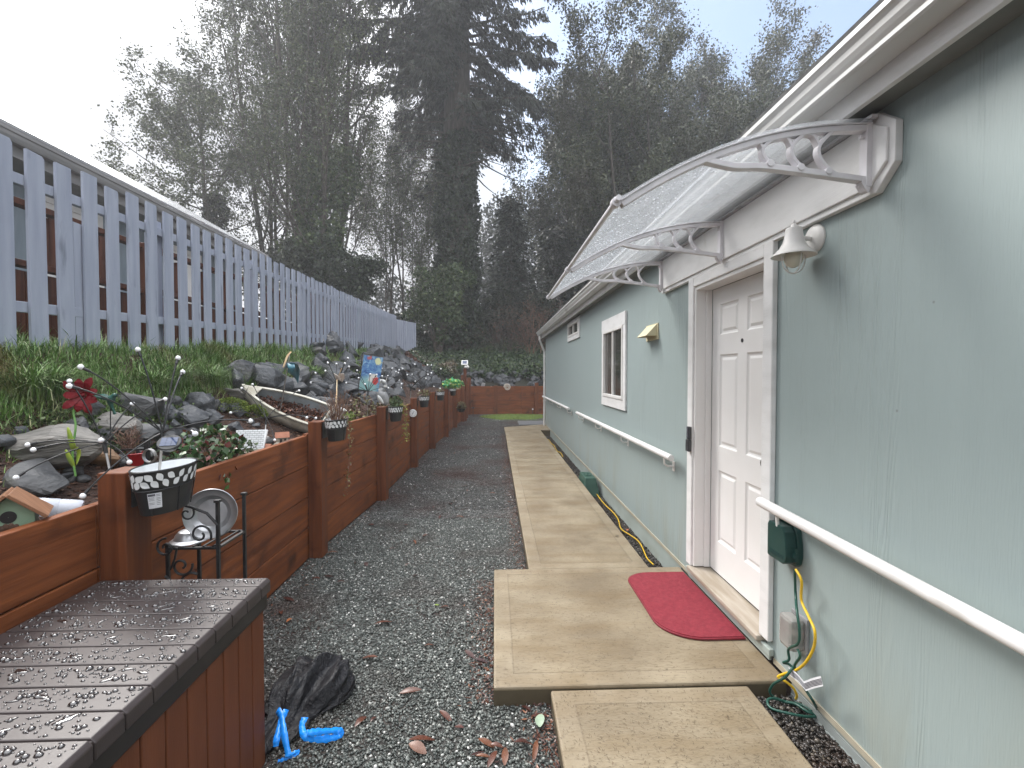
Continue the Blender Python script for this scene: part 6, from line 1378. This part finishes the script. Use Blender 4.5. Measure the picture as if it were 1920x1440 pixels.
pth = thing('path_light', 'small dark stake path light on the gravel at the end wall corner', 'path light', (-.83, 17.9, 0)); x_ = -.83
mb = MB(); mb.tube([(x_, 17.9, 0), (x_, 17.9, .28)], .012, 8); part('stake', mb, 'black', pth); mb = MB(); mb.lathe([(.001, .33), (.03, .325), (.075, .29), (.07, .285), (.03, .28), (.001, .28)], 16, Matrix.Translation((x_, 17.9, 0))); part('cap', mb, 'black', pth, smooth=True)
pt2 = thing('path_light', 'tiny bright-tipped stake light by the right end wall post', 'path light', (1.46, 18.2, 0)); mb = MB(); mb.tube([(1.46, 18.2, 0), (1.46, 18.2, .20)], .012, 8); part('stake', mb, 'black', pt2); mb = MB(); mb.ball((1.46, 18.2, .22), .03, 10, 6); part('lens', mb, 'bulb', pt2, smooth=True)
# eagle ornament on the ivy slope
ec = at(938, 684, 21.3); ez = bank(ec.x, ec.y)
eg = thing('eagle_ornament', 'bald eagle ornament with dark spread wing and white head on the ivy slope', 'ornament', (ec.x, ec.y, ez))
mb = MB(); mb.tube(smooth_path([ec + Vector((-.20, .0, -.25)), ec + Vector((-.12, 0, -.08)), ec + Vector((-.02, 0, .06)), ec + Vector((.06, -.02, .17))], 5), [.05, .07, .09, .11, .125, .135, .14, .14, .135, .13, .12, .11, .10, .085, .075, .07], 14); part('bird_body', mb, 'eagle', eg, smooth=True, ang=180)
mb = MB(); mb.ball(ec + Vector((.085, -.03, .215)), (.085, .08, .08), 14, 10); part('head', mb, 'statue', eg, smooth=True)
mb = MB(); mb.tube([ec + Vector((.15, -.05, .21)), ec + Vector((.21, -.07, .20)), ec + Vector((.215, -.072, .165))], [.028, .016, .004], 8); part('beak', mb, 'yellow', eg, smooth=True)
mb = MB(); pts = [ec + Vector((.05 + .115 * q, .05, .10 + .04 * math.sin(q * .6))) for q in range(7)]; mb.ribbon(pts, [(0, .03, w_) for w_ in (.09, .13, .14, .13, .11, .08, .03)]); part('wing', mb, 'eagle', eg, smooth=True, solid=.03)
mb = MB(); pts = [ec + Vector((-.05 - .07 * q, .02, .10 - .05 * q)) for q in range(5)]; mb.ribbon(pts, [(0, .03, w_) for w_ in (.08, .12, .12, .10, .04)]); part('wing', mb, 'eagle', eg, smooth=True, solid=.03)
mb = MB(); mb.ball(ec + Vector((-.2, -.02, -.25)), (.13, .10, .10), 12, 8); part('tail', mb, 'statgrey', eg, smooth=True)
mb = MB()
for s in (.02, .12): mb.tube([ec + Vector((s, -.04, -.10)), ec + Vector((s + .05, -.08, -.26))], [.035, .025], 8)
part('foot', mb, 'yellow', eg, smooth=True)

# ------------------------------------------------------------------ gravel, moss patch, fallen leaves
def scatter_yard(n, ylo, yhi, pw=1.0):
    y_ = ylo + (yhi - ylo) * rng.random(n) ** pw; xl = np.array([xw(a) for a in y_]) + .01; xr_ = np.where(y_ < 2.29, .27, np.where(y_ < 3.70, -.012, .262)); xr_ = np.where(y_ > 13.47, 1.9, xr_)
    x_ = xl + (xr_ - xl) * rng.random(n); return np.stack([x_, y_, np.zeros(n)], 1)
P = scatter_yard(74000, 1.55, 5.6, 1.15); P = P[~((P[:, 0] < -.97) & (P[:, 1] < 2.0))]
s = np.clip(rng.lognormal(math.log(.0145), .30, len(P)), .007, .030); P[:, 2] = rng.uniform(-.002, .006, len(P))
V, Fq = pebble_geo(P, s, .75); o = np_mesh('gravel', V, Fq, 'pebble'); o['kind'] = 'stuff'
P = scatter_yard(60000, 5.3, 18.4, 1.35); s = np.clip(rng.lognormal(math.log(.021), .32, len(P)), .010, .045); P[:, 2] = rng.uniform(-.002, .008, len(P))
V, Fq = pebble_geo(P, s, .7); o = np_mesh('gravel', V, Fq, 'pebble_far'); o['kind'] = 'stuff'
n = 15000; y_ = 1.4 + 12.2 * rng.random(n) ** 1.8; y_ = np.where((y_ > 2.27) & (y_ < 3.72), y_ + 1.6, y_); P = np.stack([rng.uniform(1.24, 1.495, n), y_, rng.uniform(-.1, -.075, n) + np.where(y_ < 2.3, .112, 0)], 1); P = P[~((P[:, 1] < 2.3) & ((P[:, 0] < 1.282) | (P[:, 1] > 2.28)))]
V, Fq = pebble_geo(P, rng.uniform(.014, .034, len(P)), .7); o = np_mesh('dark_pebbles', V, Fq, 'pebble_dark'); o['kind'] = 'stuff'
mp_ = MB(); vs = []; ring = [(math.cos(a) * (1.25 + .15 * math.sin(3 * a)), math.sin(a) * (.95 + .08 * math.sin(5 * a))) for a in np.linspace(0, 2 * PI, 49)[:-1]]
for k, (sc_, z) in enumerate(((1, .0), (.93, .022), (.7, .035), (.35, .04))): vs += [(.72 + x * sc_, 17.25 + y * sc_, z + .003) for x, y in ring]
vs.append((.72, 17.25, .044)); mp_.add(vs, [(k * 48 + j, k * 48 + (j + 1) % 48, (k + 1) * 48 + (j + 1) % 48, (k + 1) * 48 + j) for k in range(3) for j in range(48)] + [(144 + j, 144 + (j + 1) % 48, 192) for j in range(48)])
structure('moss_patch', mp_, 'lawnmoss', smooth=True)
a = rng.uniform(0, 2 * PI, 5000); q = np.sqrt(rng.random(5000)); P = np.stack([.72 + np.cos(a) * q * 1.25, 17.25 + np.sin(a) * q * .95, np.full(5000, .03)], 1)
V, Fq = blades(P, rng.uniform(.02, .06, 5000), np.full(5000, .012), rng.uniform(.2, 1, 5000), 2); o = np_mesh('moss_grass', V, Fq, 'moss'); o['kind'] = 'stuff'
# fallen leaves
def leaf_mesh(seed, L_=.075, W_=.032):
    r = random.Random(seed); mb = MB(); vs = []; n = 7; cu = r.uniform(.1, .5); tw = r.uniform(-.5, .5)
    for i in range(n):
        t = i / (n - 1); w_ = W_ * math.sin(PI * (t * .92 + .04)) ** .8; z = .004 + .014 * cu * math.sin(t * PI * 1.3) + .002
        vs += [((t - .5) * L_, -w_ * .5, z + w_ * .35 * cu + tw * .1 * (t - .5) * w_), ((t - .5) * L_, 0, z), ((t - .5) * L_, w_ * .5, z + w_ * .35 * cu - tw * .1 * (t - .5) * w_)]
    mb.add(vs, [(3 * i + k, 3 * i + k + 1, 3 * i + 4 + k, 3 * i + 3 + k) for i in range(n - 1) for k in (0, 1)])
    me = bpy.data.meshes.new('fallen_leaf'); me.from_pydata(mb.v, [], mb.f); me.shade_smooth(); return me
lcols = [(.10, .033, .018), (.06, .02, .014), (.15, .055, .025), (.045, .018, .016), (.085, .028, .022)]
lmats = [M('dead_leaf_brown', c, tuple(v * .6 for v in c), 30, rough=.35) for c in lcols]; LM = []
for k in range(10): me = leaf_mesh(k, .075 + .02 * (k % 3), .028 + .008 * (k % 2)); me.materials.append(lmats[k % 5]); LM.append(me)
def fallen(x, y, z, me, label, group=None, s=1, rz=None):
    o = bpy.data.objects.new('fallen_leaf', me); COL.objects.link(o); o.location = (x, y, z); o.rotation_euler = (jit(.2), jit(.2), random.uniform(0, 6.28) if rz is None else rz); o.scale = (s,) * 3; return tag(o, label, 'leaf', group)
GLf = 'small reddish-brown fallen leaf lying on the dark gravel path'
for px, py in [(905, 1240), (780, 1080), (760, 1060), (1048, 1335), (700, 1350), (672, 1355), (770, 1298), (835, 1345), (790, 1390), (915, 1395), (935, 1400), (895, 1415), (880, 1228), (805, 1212), (865, 1365), (1010, 1345), (868, 912), (850, 905), (640, 1092), (620, 1082), (590, 1085), (545, 1125), (530, 1150), (955, 1190), (935, 1200), (985, 1330), (925, 1425), (950, 1420), (905, 1420), (860, 970), (840, 945), (815, 952), (900, 890), (870, 870), (850, 850), (905, 850), (920, 925), (760, 985), (800, 1005), (700, 985), (975, 1395), (1000, 1410), (690, 1235), (720, 1170), (830, 1140)]:
    p = atZ(px + random.randint(-4, 4), py, .008); fallen(p.x, p.y, .010, random.choice(LM), GLf, 'fallen leaves on the gravel', random.uniform(.55, 1.1))
for i in range(26):
    y_ = random.uniform(4, 13); fallen(random.uniform(xw(y_) + .1, .2), y_, .012, random.choice(LM), GLf, 'fallen leaves on the gravel', random.uniform(.6, 1.1))
def leaf_special(px, py, col, label, s=1, mat_n='leaf', z=.012):
    me = leaf_mesh(50 + int(px), .075, .04); me.materials.append(M(mat_n, col, tuple(v * .7 for v in col), 25, rough=.4)); p = atZ(px, py, z); fallen(p.x, p.y, z, me, label, None, s)
leaf_special(1013, 1353, (.28, .36, .26), 'pale green fallen leaf on gravel beside the near concrete walk', 1.15, 'pale_green_leaf')
leaf_special(819, 1135, (.20, .28, .05), 'single small green fallen leaf in the middle of the gravel', .45, 'green_leaf')
leaf_special(543, 1164, (.36, .13, .05), 'bright orange fallen leaf on gravel near the storage box corner', .7, 'orange_leaf')
leaf_special(783, 1405, (.19, .10, .07), 'broad tan-brown fallen leaf at the bottom of the gravel', 1.2, 'tan_leaf')
leaf_special(1177, 994, (.34, .10, .04), 'orange leaf on the dark pebbles between walk and wall', .8, 'rust_leaf', -.06)
leaf_special(1156, 1005, (.03, .026, .02), 'dark shrivelled leaf lying on the concrete walk', .6, 'dark_leaf', .093)
# needle litter on the concrete and along the walk's edge
n = 1500; P = np.stack([rng.uniform(0, 1.45, n), rng.uniform(2.31, 3.68, n), np.full(n, .0935)], 1)
m = 1100; P2 = np.stack([rng.uniform(.28, 1.25, m), rng.uniform(1.7, 2.27, m), np.full(m, .0785)], 1); q = 900; P3 = np.stack([rng.uniform(.28, 1.22, q), 3.72 + 6 * rng.random(q) ** 1.5, np.full(q, .0875)], 1)
P = np.concatenate([P, P2, P3]); keep = ~((P[:, 0] > .97) & (P[:, 1] > 2.64) & (P[:, 1] < 3.6)); P = P[keep]; n = len(P)
a = rng.uniform(0, 2 * PI, n); L_ = rng.uniform(.006, .022, n); d = np.stack([np.cos(a), np.sin(a), np.zeros(n)], 1) * L_[:, None] * .5; w_ = np.stack([-np.sin(a), np.cos(a), np.zeros(n)], 1) * .0008
up_ = np.array([0, 0, .0012]); V = np.stack([P - d, P + w_ + up_, P + d, P - w_ + up_], 1).reshape(-1, 3); o = np_mesh('needle_litter', V, np.arange(4 * n).reshape(n, 4), 'litter'); o['kind'] = 'stuff'
n = 5200; y_ = 1.6 + 11 * rng.random(n) ** 1.2; xe = np.where(y_ < 2.29, .27, np.where(y_ < 3.70, -.01, .262)); P = np.stack([xe - np.abs(rng.normal(size=n)) * .075, y_, np.full(n, .012)], 1)
V, Fq = leaf_geo(P, rng.uniform(.01, .04, n), .3); V[:, 2] = .008 + np.abs(V[:, 2] - .012) * .3; o = np_mesh('leaf_litter', V, Fq, 'leafred'); o['kind'] = 'stuff'
n = 2600; y_ = 2.2 + 14 * rng.random(n); P = np.stack([np.array([xw(b) for b in y_]) + np.abs(rng.normal(size=n)) * .10, y_, np.full(n, .012)], 1); V, Fq = leaf_geo(P, rng.uniform(.01, .04, n), .3); V[:, 2] = .008 + np.abs(V[:, 2] - .012) * .3; o = np_mesh('leaf_litter', V, Fq, 'leafred'); o['kind'] = 'stuff'

# ------------------------------------------------------------------ ivy slope and trees
n = 46000; x_ = rng.uniform(-4.4, 4.5, n); y_ = 19.3 + 8.5 * rng.random(n) ** 1.3; z_ = np.array([bank(a, b) for a, b in zip(x_, y_)])
P = np.stack([x_, y_, z_ + rng.uniform(.02, .16, n)], 1); keep = ~((x_ < -2.6) & (y_ < 19.7)); P = P[keep]; n = len(P)
V, Fq = leaf_geo(P, rng.uniform(.06, .13, n), .9, nrm=np.tile((0, -.35, .9), (n, 1))); o = np_mesh('ivy_ground_cover', V, Fq, 'ivy'); o['kind'] = 'stuff'
n = 1500; P = np.stack([rng.uniform(-3.6, -2.6, n), rng.uniform(18.0, 19.4, n), np.zeros(n)], 1); P[:, 2] = [bank(a, b) + .05 for a, b in P[:, :2]]
V, Fq = leaf_geo(P, rng.uniform(.05, .12, n), .5); o = np_mesh('fern_litter', V, Fq, 'leafred'); o['kind'] = 'stuff'
def rvec(): return Vector((random.gauss(0, 1), random.gauss(0, 1), random.gauss(0, 1))).normalized()
def grow(mb, tips, p, d, L_, r, lev, upb, wig, nch, spread, ratio, segs=5, top=-1):
    pts = [p.copy()]; rs = [r]
    for i in range(segs):
        d = (d + rvec() * wig + Vector((0, 0, upb))).normalized(); p = p + d * (L_ / segs); pts.append(p.copy()); rs.append(max(.005, r * (1 - .75 * (i + 1) / segs)))
        if lev == 0 or i > 1: tips.append((p.copy(), d.copy(), lev))
    mb.tube(pts, rs, 7 if r > .08 else 3, cap=False)
    if lev == 0: return
    nn_ = nch[lev] if isinstance(nch, (list, tuple)) else nch; rt = ratio[lev] if isinstance(ratio, (list, tuple)) else ratio
    for k in range(nn_):
        f_ = .18 + .82 * (k + random.random()) / nn_; i = min(segs - 1, int(f_ * segs)); q = pts[i].lerp(pts[i + 1], f_ * segs - i); ax = (pts[i + 1] - pts[i]).normalized(); side = ax.cross(rvec()).normalized()
        grow(mb, tips, q, (ax * (1 - spread) + side * spread).normalized(), L_ * rt * random.uniform(.7, 1.15) * (1.15 - .75 * f_ if lev == top else 1.1 - .5 * f_), r * .45 * (1.1 - .5 * f_), lev - 1, upb, wig * 1.2, nch, spread, ratio, max(3, segs - 1), top)
def tree(name, label, base, h, r, lmat, n_leaf, ls, stems=1, lev=3, upb=.12, wig=.14, nch=5, spread=.6, ratio=.5, clump=.35, lean=.12, zmin=0, extra=None, seed=0, asp=.6, barkmat='bark', group=None, cone=False):
    random.seed(seed); t = thing(name, label, 'tree', base, group); mb = MB(); tips = []
    for s in range(stems):
        d = Vector((jit(lean), jit(lean) * .6, 1)).normalized(); b_ = Vector(base) + Vector((jit(.3) if stems > 1 else 0, jit(.3) if stems > 1 else 0, -.3))
        grow(mb, tips, b_, d, h * (random.uniform(.75, 1.05) if s else 1), r * (1 if s == 0 else random.uniform(.5, .85)), lev, upb, wig, nch, spread, ratio, 8, lev if cone else -1)
    part('trunk', mb, barkmat, t, smooth=True, ang=180)
    T = [q for q in tips if q[0].z > base[2] + zmin and q[2] <= 1]; T = T or tips
    tp = np.array([tuple(q[0]) for q in T]); ci = rng.integers(0, len(tp), n_leaf)
    P = tp[ci] + rng.normal(size=(n_leaf, 3)) * clump * rng.uniform(.3, 1, (len(tp), 1))[ci]
    if extra is not None: P = np.concatenate([P, extra])
    V, Fq = leaf_geo(P, rng.uniform(.6, 1.3, len(P)) * ls, asp); o = np_mesh('crown', V - np.array(base), Fq, lmat); o.parent = t; return t
def gpos(px, Y): p = at(px, 650, Y); return (p.x, Y, bank(p.x, Y))
def blob_leaves(px, py, Y, r, n): p = at(px, py, Y); return cloud(p, r, n, shell=.2)
# the big conifer with ivy on its trunk
cb = gpos(856, 24); CT = Vector(cb)
con = thing('conifer', 'huge dark conifer with drooping boughs rising beyond the end of the path', 'tree', cb)
mb = MB(); mb.tube([CT + Vector((0, 0, -.3)), CT + Vector((.0, 0, 1)), CT + Vector((.05, 0, 8)), CT + Vector((.1, 0, 17)), CT + Vector((.1, 0, 27))], [1.0, .85, .74, .55, .1], 16); part('trunk', mb, 'bark', con, smooth=True)
random.seed(11); br = MB(); LP, LA = [], []
for z in np.arange(8.0, 25, .25):
    for q in range(3 if z > 10 else 2):
        a = random.uniform(0, 2 * PI); f_ = (z - 6.6) / 18.4; full = clamp((z - 10.2) / 2.6)
        L_ = (5.9 * (1 - clamp((z - 16) / 24) * .8)) * random.uniform(.55, 1.0) * (.62 + .38 * full)
        p0 = CT + Vector((.08, 0, z)); d = Vector((math.cos(a), math.sin(a), 0)); pts = []
        for i in range(9): u = i / 8; pts.append(p0 + d * L_ * u + Vector((jit(.06), jit(.06), L_ * (.10 * u - .42 * u * u + .16 * u ** 4) + (.0))))
        br.tube(pts, [.085 * (1 - .9 * i / 8) * (L_ / 5) + .008 for i in range(9)], 5, cap=False)
        dens = .05 + .95 * full
        nb_ = int(11 * L_ * dens)
        for _ in range(nb_):
            u = random.uniform(.18 if z > 9 else .5, 1) ; i = min(7, int(u * 8)); q_ = pts[i].lerp(pts[i + 1], u * 8 - i); sd_ = d.cross(Vector((0, 0, 1))) * random.choice((-1, 1)); sl_ = random.uniform(.3, 1.15) * (1.15 - .6 * u)
            e = q_ + (sd_ * .75 + d * .5) * sl_ + Vector((0, 0, -random.uniform(.1, .55) * sl_))
            if random.random() < .4: br.tube([q_, q_.lerp(e, .5) + Vector((0, 0, .04)), e], [.016, .012, .005], 3, cap=False)
            m = int(9 + 13 * sl_)
            for k_ in range(m):
                v = random.random(); pp = q_.lerp(e, v); LP.append((pp.x + jit(.09), pp.y + jit(.09), pp.z - random.random() * .16)); LA.append(((e - q_).normalized() * .6 + Vector((0, 0, -.7))))
part('bough', br, 'bark', con, smooth=True, ang=180)
LP = np.array(LP); LA = np.array([tuple(v) for v in LA]); V, Fq = leaf_geo(LP, rng.uniform(.14, .34, len(LP)), .30, axis=LA); o = np_mesh('crown', V - np.array(cb), Fq, 'needle'); o.parent = con
n = 27000; z_ = 10.4 * rng.random(n); a = rng.uniform(0, 2 * PI, n); rr = 1.0 + .16 * np.sin(z_ * 2.1 + 2 * np.sin(a * 2)) + rng.normal(size=n) * .10 - .02 * z_ + .35 * np.clip(1.5 - z_, 0, 2) ** 1.5
P = np.stack([cb[0] + .03 + np.cos(a) * rr, cb[1] + np.sin(a) * rr, cb[2] + z_], 1); leaves_obj('ivy', P, rng.uniform(.09, .2, n), 'ivydark', 'dense dark ivy sleeve climbing the trunk of the huge conifer', 'ivy', asp=.9, base=cb)
# left alder group and others
ex = np.concatenate([blob_leaves(600, 390, 21.6, (1.25, 1.0, 3.0), 5200), blob_leaves(585, 480, 21.4, (1.5, 1.0, 1.3), 2200), blob_leaves(640, 330, 21.6, (.9, .8, 1.4), 1500)])
tree('alder', 'tall fine-branched ivy-clad tree left of the huge conifer', gpos(606, 21.6), 19, .24, 'leaf2', 70000, .115, 6, 3, .24, .06, [4, 5, 8, 10], .50, [.5, .5, .48, .38], .22, .24, 3.5, None, 21)
leaves_obj('ivy', ex, rng.uniform(.10, .2, len(ex)), 'bush', 'green ivy mass wrapping the tall fine-branched tree', 'ivy', asp=.9)
tree('young_alder', 'slim pale tree standing alone farthest left above the neighbour roof', gpos(404, 23.5), 12.4, .13, 'leaf2', 40000, .115, 1, 3, .05, .06, [3, 4, 10, 40], .78, [.4, .4, .36, .46], .18, .02, 1.5, None, 33, cone=True)
tree('alder', 'leaning fine-branched tree between the slim pale tree and the ivy-clad tree', gpos(520, 24), 17.5, .14, 'leaf2', 42000, .115, 5, 3, .20, .07, [4, 5, 7, 9], .50, [.5, .5, .48, .40], .24, .18, 3.5, None, 41)
ex = blob_leaves(404, 400, 23.3, (.55, .5, 1.1), 1500); leaves_obj('ivy', ex, rng.uniform(.1, .2, len(ex)), 'leafdark', 'dark ivy clump around the base of the slim pale tree', 'ivy', asp=.9)
for px, Y, h, lab, sd0 in ((765, 27, 11, 'thin nearly bare tree just left of the ivy trunk', 51), (728, 28, 12, 'thin bare-branched tree between the ivy-clad tree and the thin tree by the trunk', 53), (800, 30, 10, 'spindly bare tree hidden close behind the ivy trunk', 55)):
    tree('thin_tree', lab, gpos(px, Y), h, .08, 'leaf2', 14000, .12, 4, 3, .18, .12, 6, .5, .45, .35, .15, 2, None, sd0, barkmat='twig')
# right-hand trees
tree('broadleaf_tree', 'large multi-stemmed broadleaf tree right of the huge conifer', gpos(1170, 25), 15.5, .17, 'leaf', 100000, .14, 8, 3, .16, .11, 6, .52, .46, .34, .34, 2.5, None, 61)
tree('broadleaf_tree', 'tall hazy broadleaf tree filling the sky above the awning', gpos(1290, 30), 18, .22, 'leaf', 90000, .15, 7, 3, .16, .11, 6, .52, .46, .42, .30, 3, None, 67)
tree('broadleaf_tree', 'hazy rounded tree farthest right behind the house gutter', gpos(1440, 33), 17.5, .24, 'leaf', 75000, .16, 6, 3, .14, .12, 6, .55, .46, .45, .30, 3, None, 71)
tree('broadleaf_tree', 'leafy tree between the huge conifer and the multi-stemmed tree', gpos(1085, 29), 13.5, .16, 'leaf', 65000, .14, 7, 3, .16, .12, 6, .52, .46, .36, .24, 2, None, 73)
def evergreen(name, label, base, h, r, n, mat='needle', ls=.22, lean=0, shp=1.0):
    t = thing(name, label, 'tree', base); B = Vector(base); mb = MB(); mb.tube([B, B + Vector((0, 0, h))], [.2, .02], 8); P, A = [], []
    for _ in range(max(60, n // 28)):
        u = random.random() ** 1.3; a = random.uniform(0, 2 * PI); L_ = r * (1 - u) ** .7 * random.uniform(.55, 1.1) + .2; d = Vector((math.cos(a), math.sin(a), random.uniform(-.35, .25))); p0 = B + Vector((0, 0, h * (.04 + .95 * u)))
        mb.tube([p0, p0 + d * L_], [.03, .006], 4, cap=False)
        for _ in range(28):
            v = random.uniform(.25, 1.05); q = p0 + d * L_ * v; P.append((q.x + random.gauss(0, .16), q.y + random.gauss(0, .16), q.z + random.gauss(0, .13))); A.append(tuple(d + Vector((0, 0, -.4))))
    part('trunk', mb, 'bark', t); P = np.array(P); V, Fq = leaf_geo(P, rng.uniform(.6, 1.3, len(P)) * ls, .4, axis=np.array(A)); o = np_mesh('crown', V - np.array(base), Fq, mat); o.parent = t
random.seed(90)
evergreen('evergreen', 'dark narrow evergreen right of the ivy trunk', gpos(958, 25.5), 7.6, 1.6, 9000)
evergreen('evergreen', 'broad dark evergreen filling the gap left of the awning tip', gpos(1040, 26), 6.2, 2.2, 9000, 'leafdark')
evergreen('evergreen', 'deep green evergreen behind the far end of the gutter', gpos(1110, 24.5), 6.0, 2.4, 9000, 'leafdark')
evergreen('evergreen', 'shadowy evergreen partly hidden by the awning sheet', gpos(1200, 27), 6.5, 2.6, 8000, 'leafdark')
def shrub(label, px, py, Y, r, n, s, mat='bush', name='shrub'):
    p = at(px, py, Y); gz = bank(p.x, Y); t = thing(name, label, 'shrub', (p.x, Y, gz)); mb = MB(); P = []
    for _ in range(26):
        d = rvec(); d.y *= .7; e = Vector(p) + Vector((d.x * r[0], d.y * r[1], d.z * r[2])) * random.uniform(.45, 1.12); mb.tube([(p.x + jit(.15), Y + jit(.15), gz - .1), (p.x + d.x * .3 * r[0], Y, (gz + e.z) / 2), e], [.03, .02, .006], 4, cap=False); P.append(cloud(e, max(r) * random.uniform(.16, .34), n // 34))
    P.append(cloud(p, (r[0] * .8, r[1] * .8, r[2] * .8), n // 4, shell=.3)); part('stem', mb, 'twig', t); P = np.concatenate(P); V, Fq = leaf_geo(P, rng.uniform(.6, 1.3, len(P)) * s, .7); o = np_mesh('foliage', V - np.array(t.location), Fq, mat); o.parent = t
shrub('bright green shrub at the foot of the ivy trunk', 822, 562, 22.4, (1.55, 1.1, 1.75), 9000, .14)
shrub('dense ivy-covered shrub behind the far half of the picket fence', 640, 510, 20.4, (1.5, 1.0, 1.25), 9000, .14, 'ivydark')
shrub('dark shrub behind the picket fence left of the dense ivy shrub', 560, 500, 20.6, (1.3, 1.0, 1.0), 5000, .14, 'leafdark')
shrub('low dark shrub beside the end of the picket fence', 765, 610, 23.4, (1.0, .9, .9), 3600, .13, 'leafdark')
shrub('tangled dark undergrowth shrub beneath the dark narrow evergreen', 930, 590, 24.2, (1.3, .9, 1.1), 4200, .13, 'leafdark')
shrub('dark undergrowth shrub right beside the house corner', 1010, 600, 24.0, (1.4, .9, 1.3), 5000, .13, 'leafdark')
for px, Y, lab, sd0 in ((955, 22.6, 'bare twiggy shrub with pale arching branches on the ivy slope', 81), (1005, 22.2, 'bare brown twiggy shrub near the house corner', 83)):
    tree('bare_shrub', lab, gpos(px, Y), 2.6, .035, 'leafred', 500, .07, 9, 2, .02, .2, 6, .55, .5, .25, .75, .5, None, sd0, barkmat='twigred' if sd0 == 83 else 'twig')
# far wood beyond: one mass
Vs2, Fs2, off2 = [], [], 0
for px, py, Y, r, n in ((640, 560, 40, (7, 2, 2.4), 6000), (1000, 480, 42, (6, 2, 6.5), 16000), (1180, 430, 42, (7, 2, 8), 18000), (1400, 330, 44, (8, 2, 9), 15000), (880, 560, 42, (5, 2, 3.5), 7000)):
    P = blob_leaves(px, py, Y, r, n); V, Fq = leaf_geo(P, rng.uniform(.18, .42, n), .6); Vs2.append(V); Fs2.append(Fq + off2); off2 += len(V)
o = np_mesh('far_wood', np.concatenate(Vs2), np.concatenate(Fs2), 'leafdark'); o['kind'] = 'stuff'

# ------------------------------------------------------------------ mist
mb = MB(); mb.box((-60, -12, -1.2), (60, 84, 36)); hz = link_mesh('haze', mb, None); hz['kind'] = 'stuff'
hm = bpy.data.materials.new('morning_mist'); hm.use_nodes = True; t, N, L = extend(hm); N.remove(N['Principled BSDF'])
pv = N.new('ShaderNodeVolumePrincipled'); pv.inputs['Color'].default_value = (.93, .95, .98, 1); pv.inputs['Density'].default_value = .0026; pv.inputs['Anisotropy'].default_value = .3
L.new(pv.outputs[0], N['Material Output'].inputs['Volume']); hz.data.materials.append(hm)
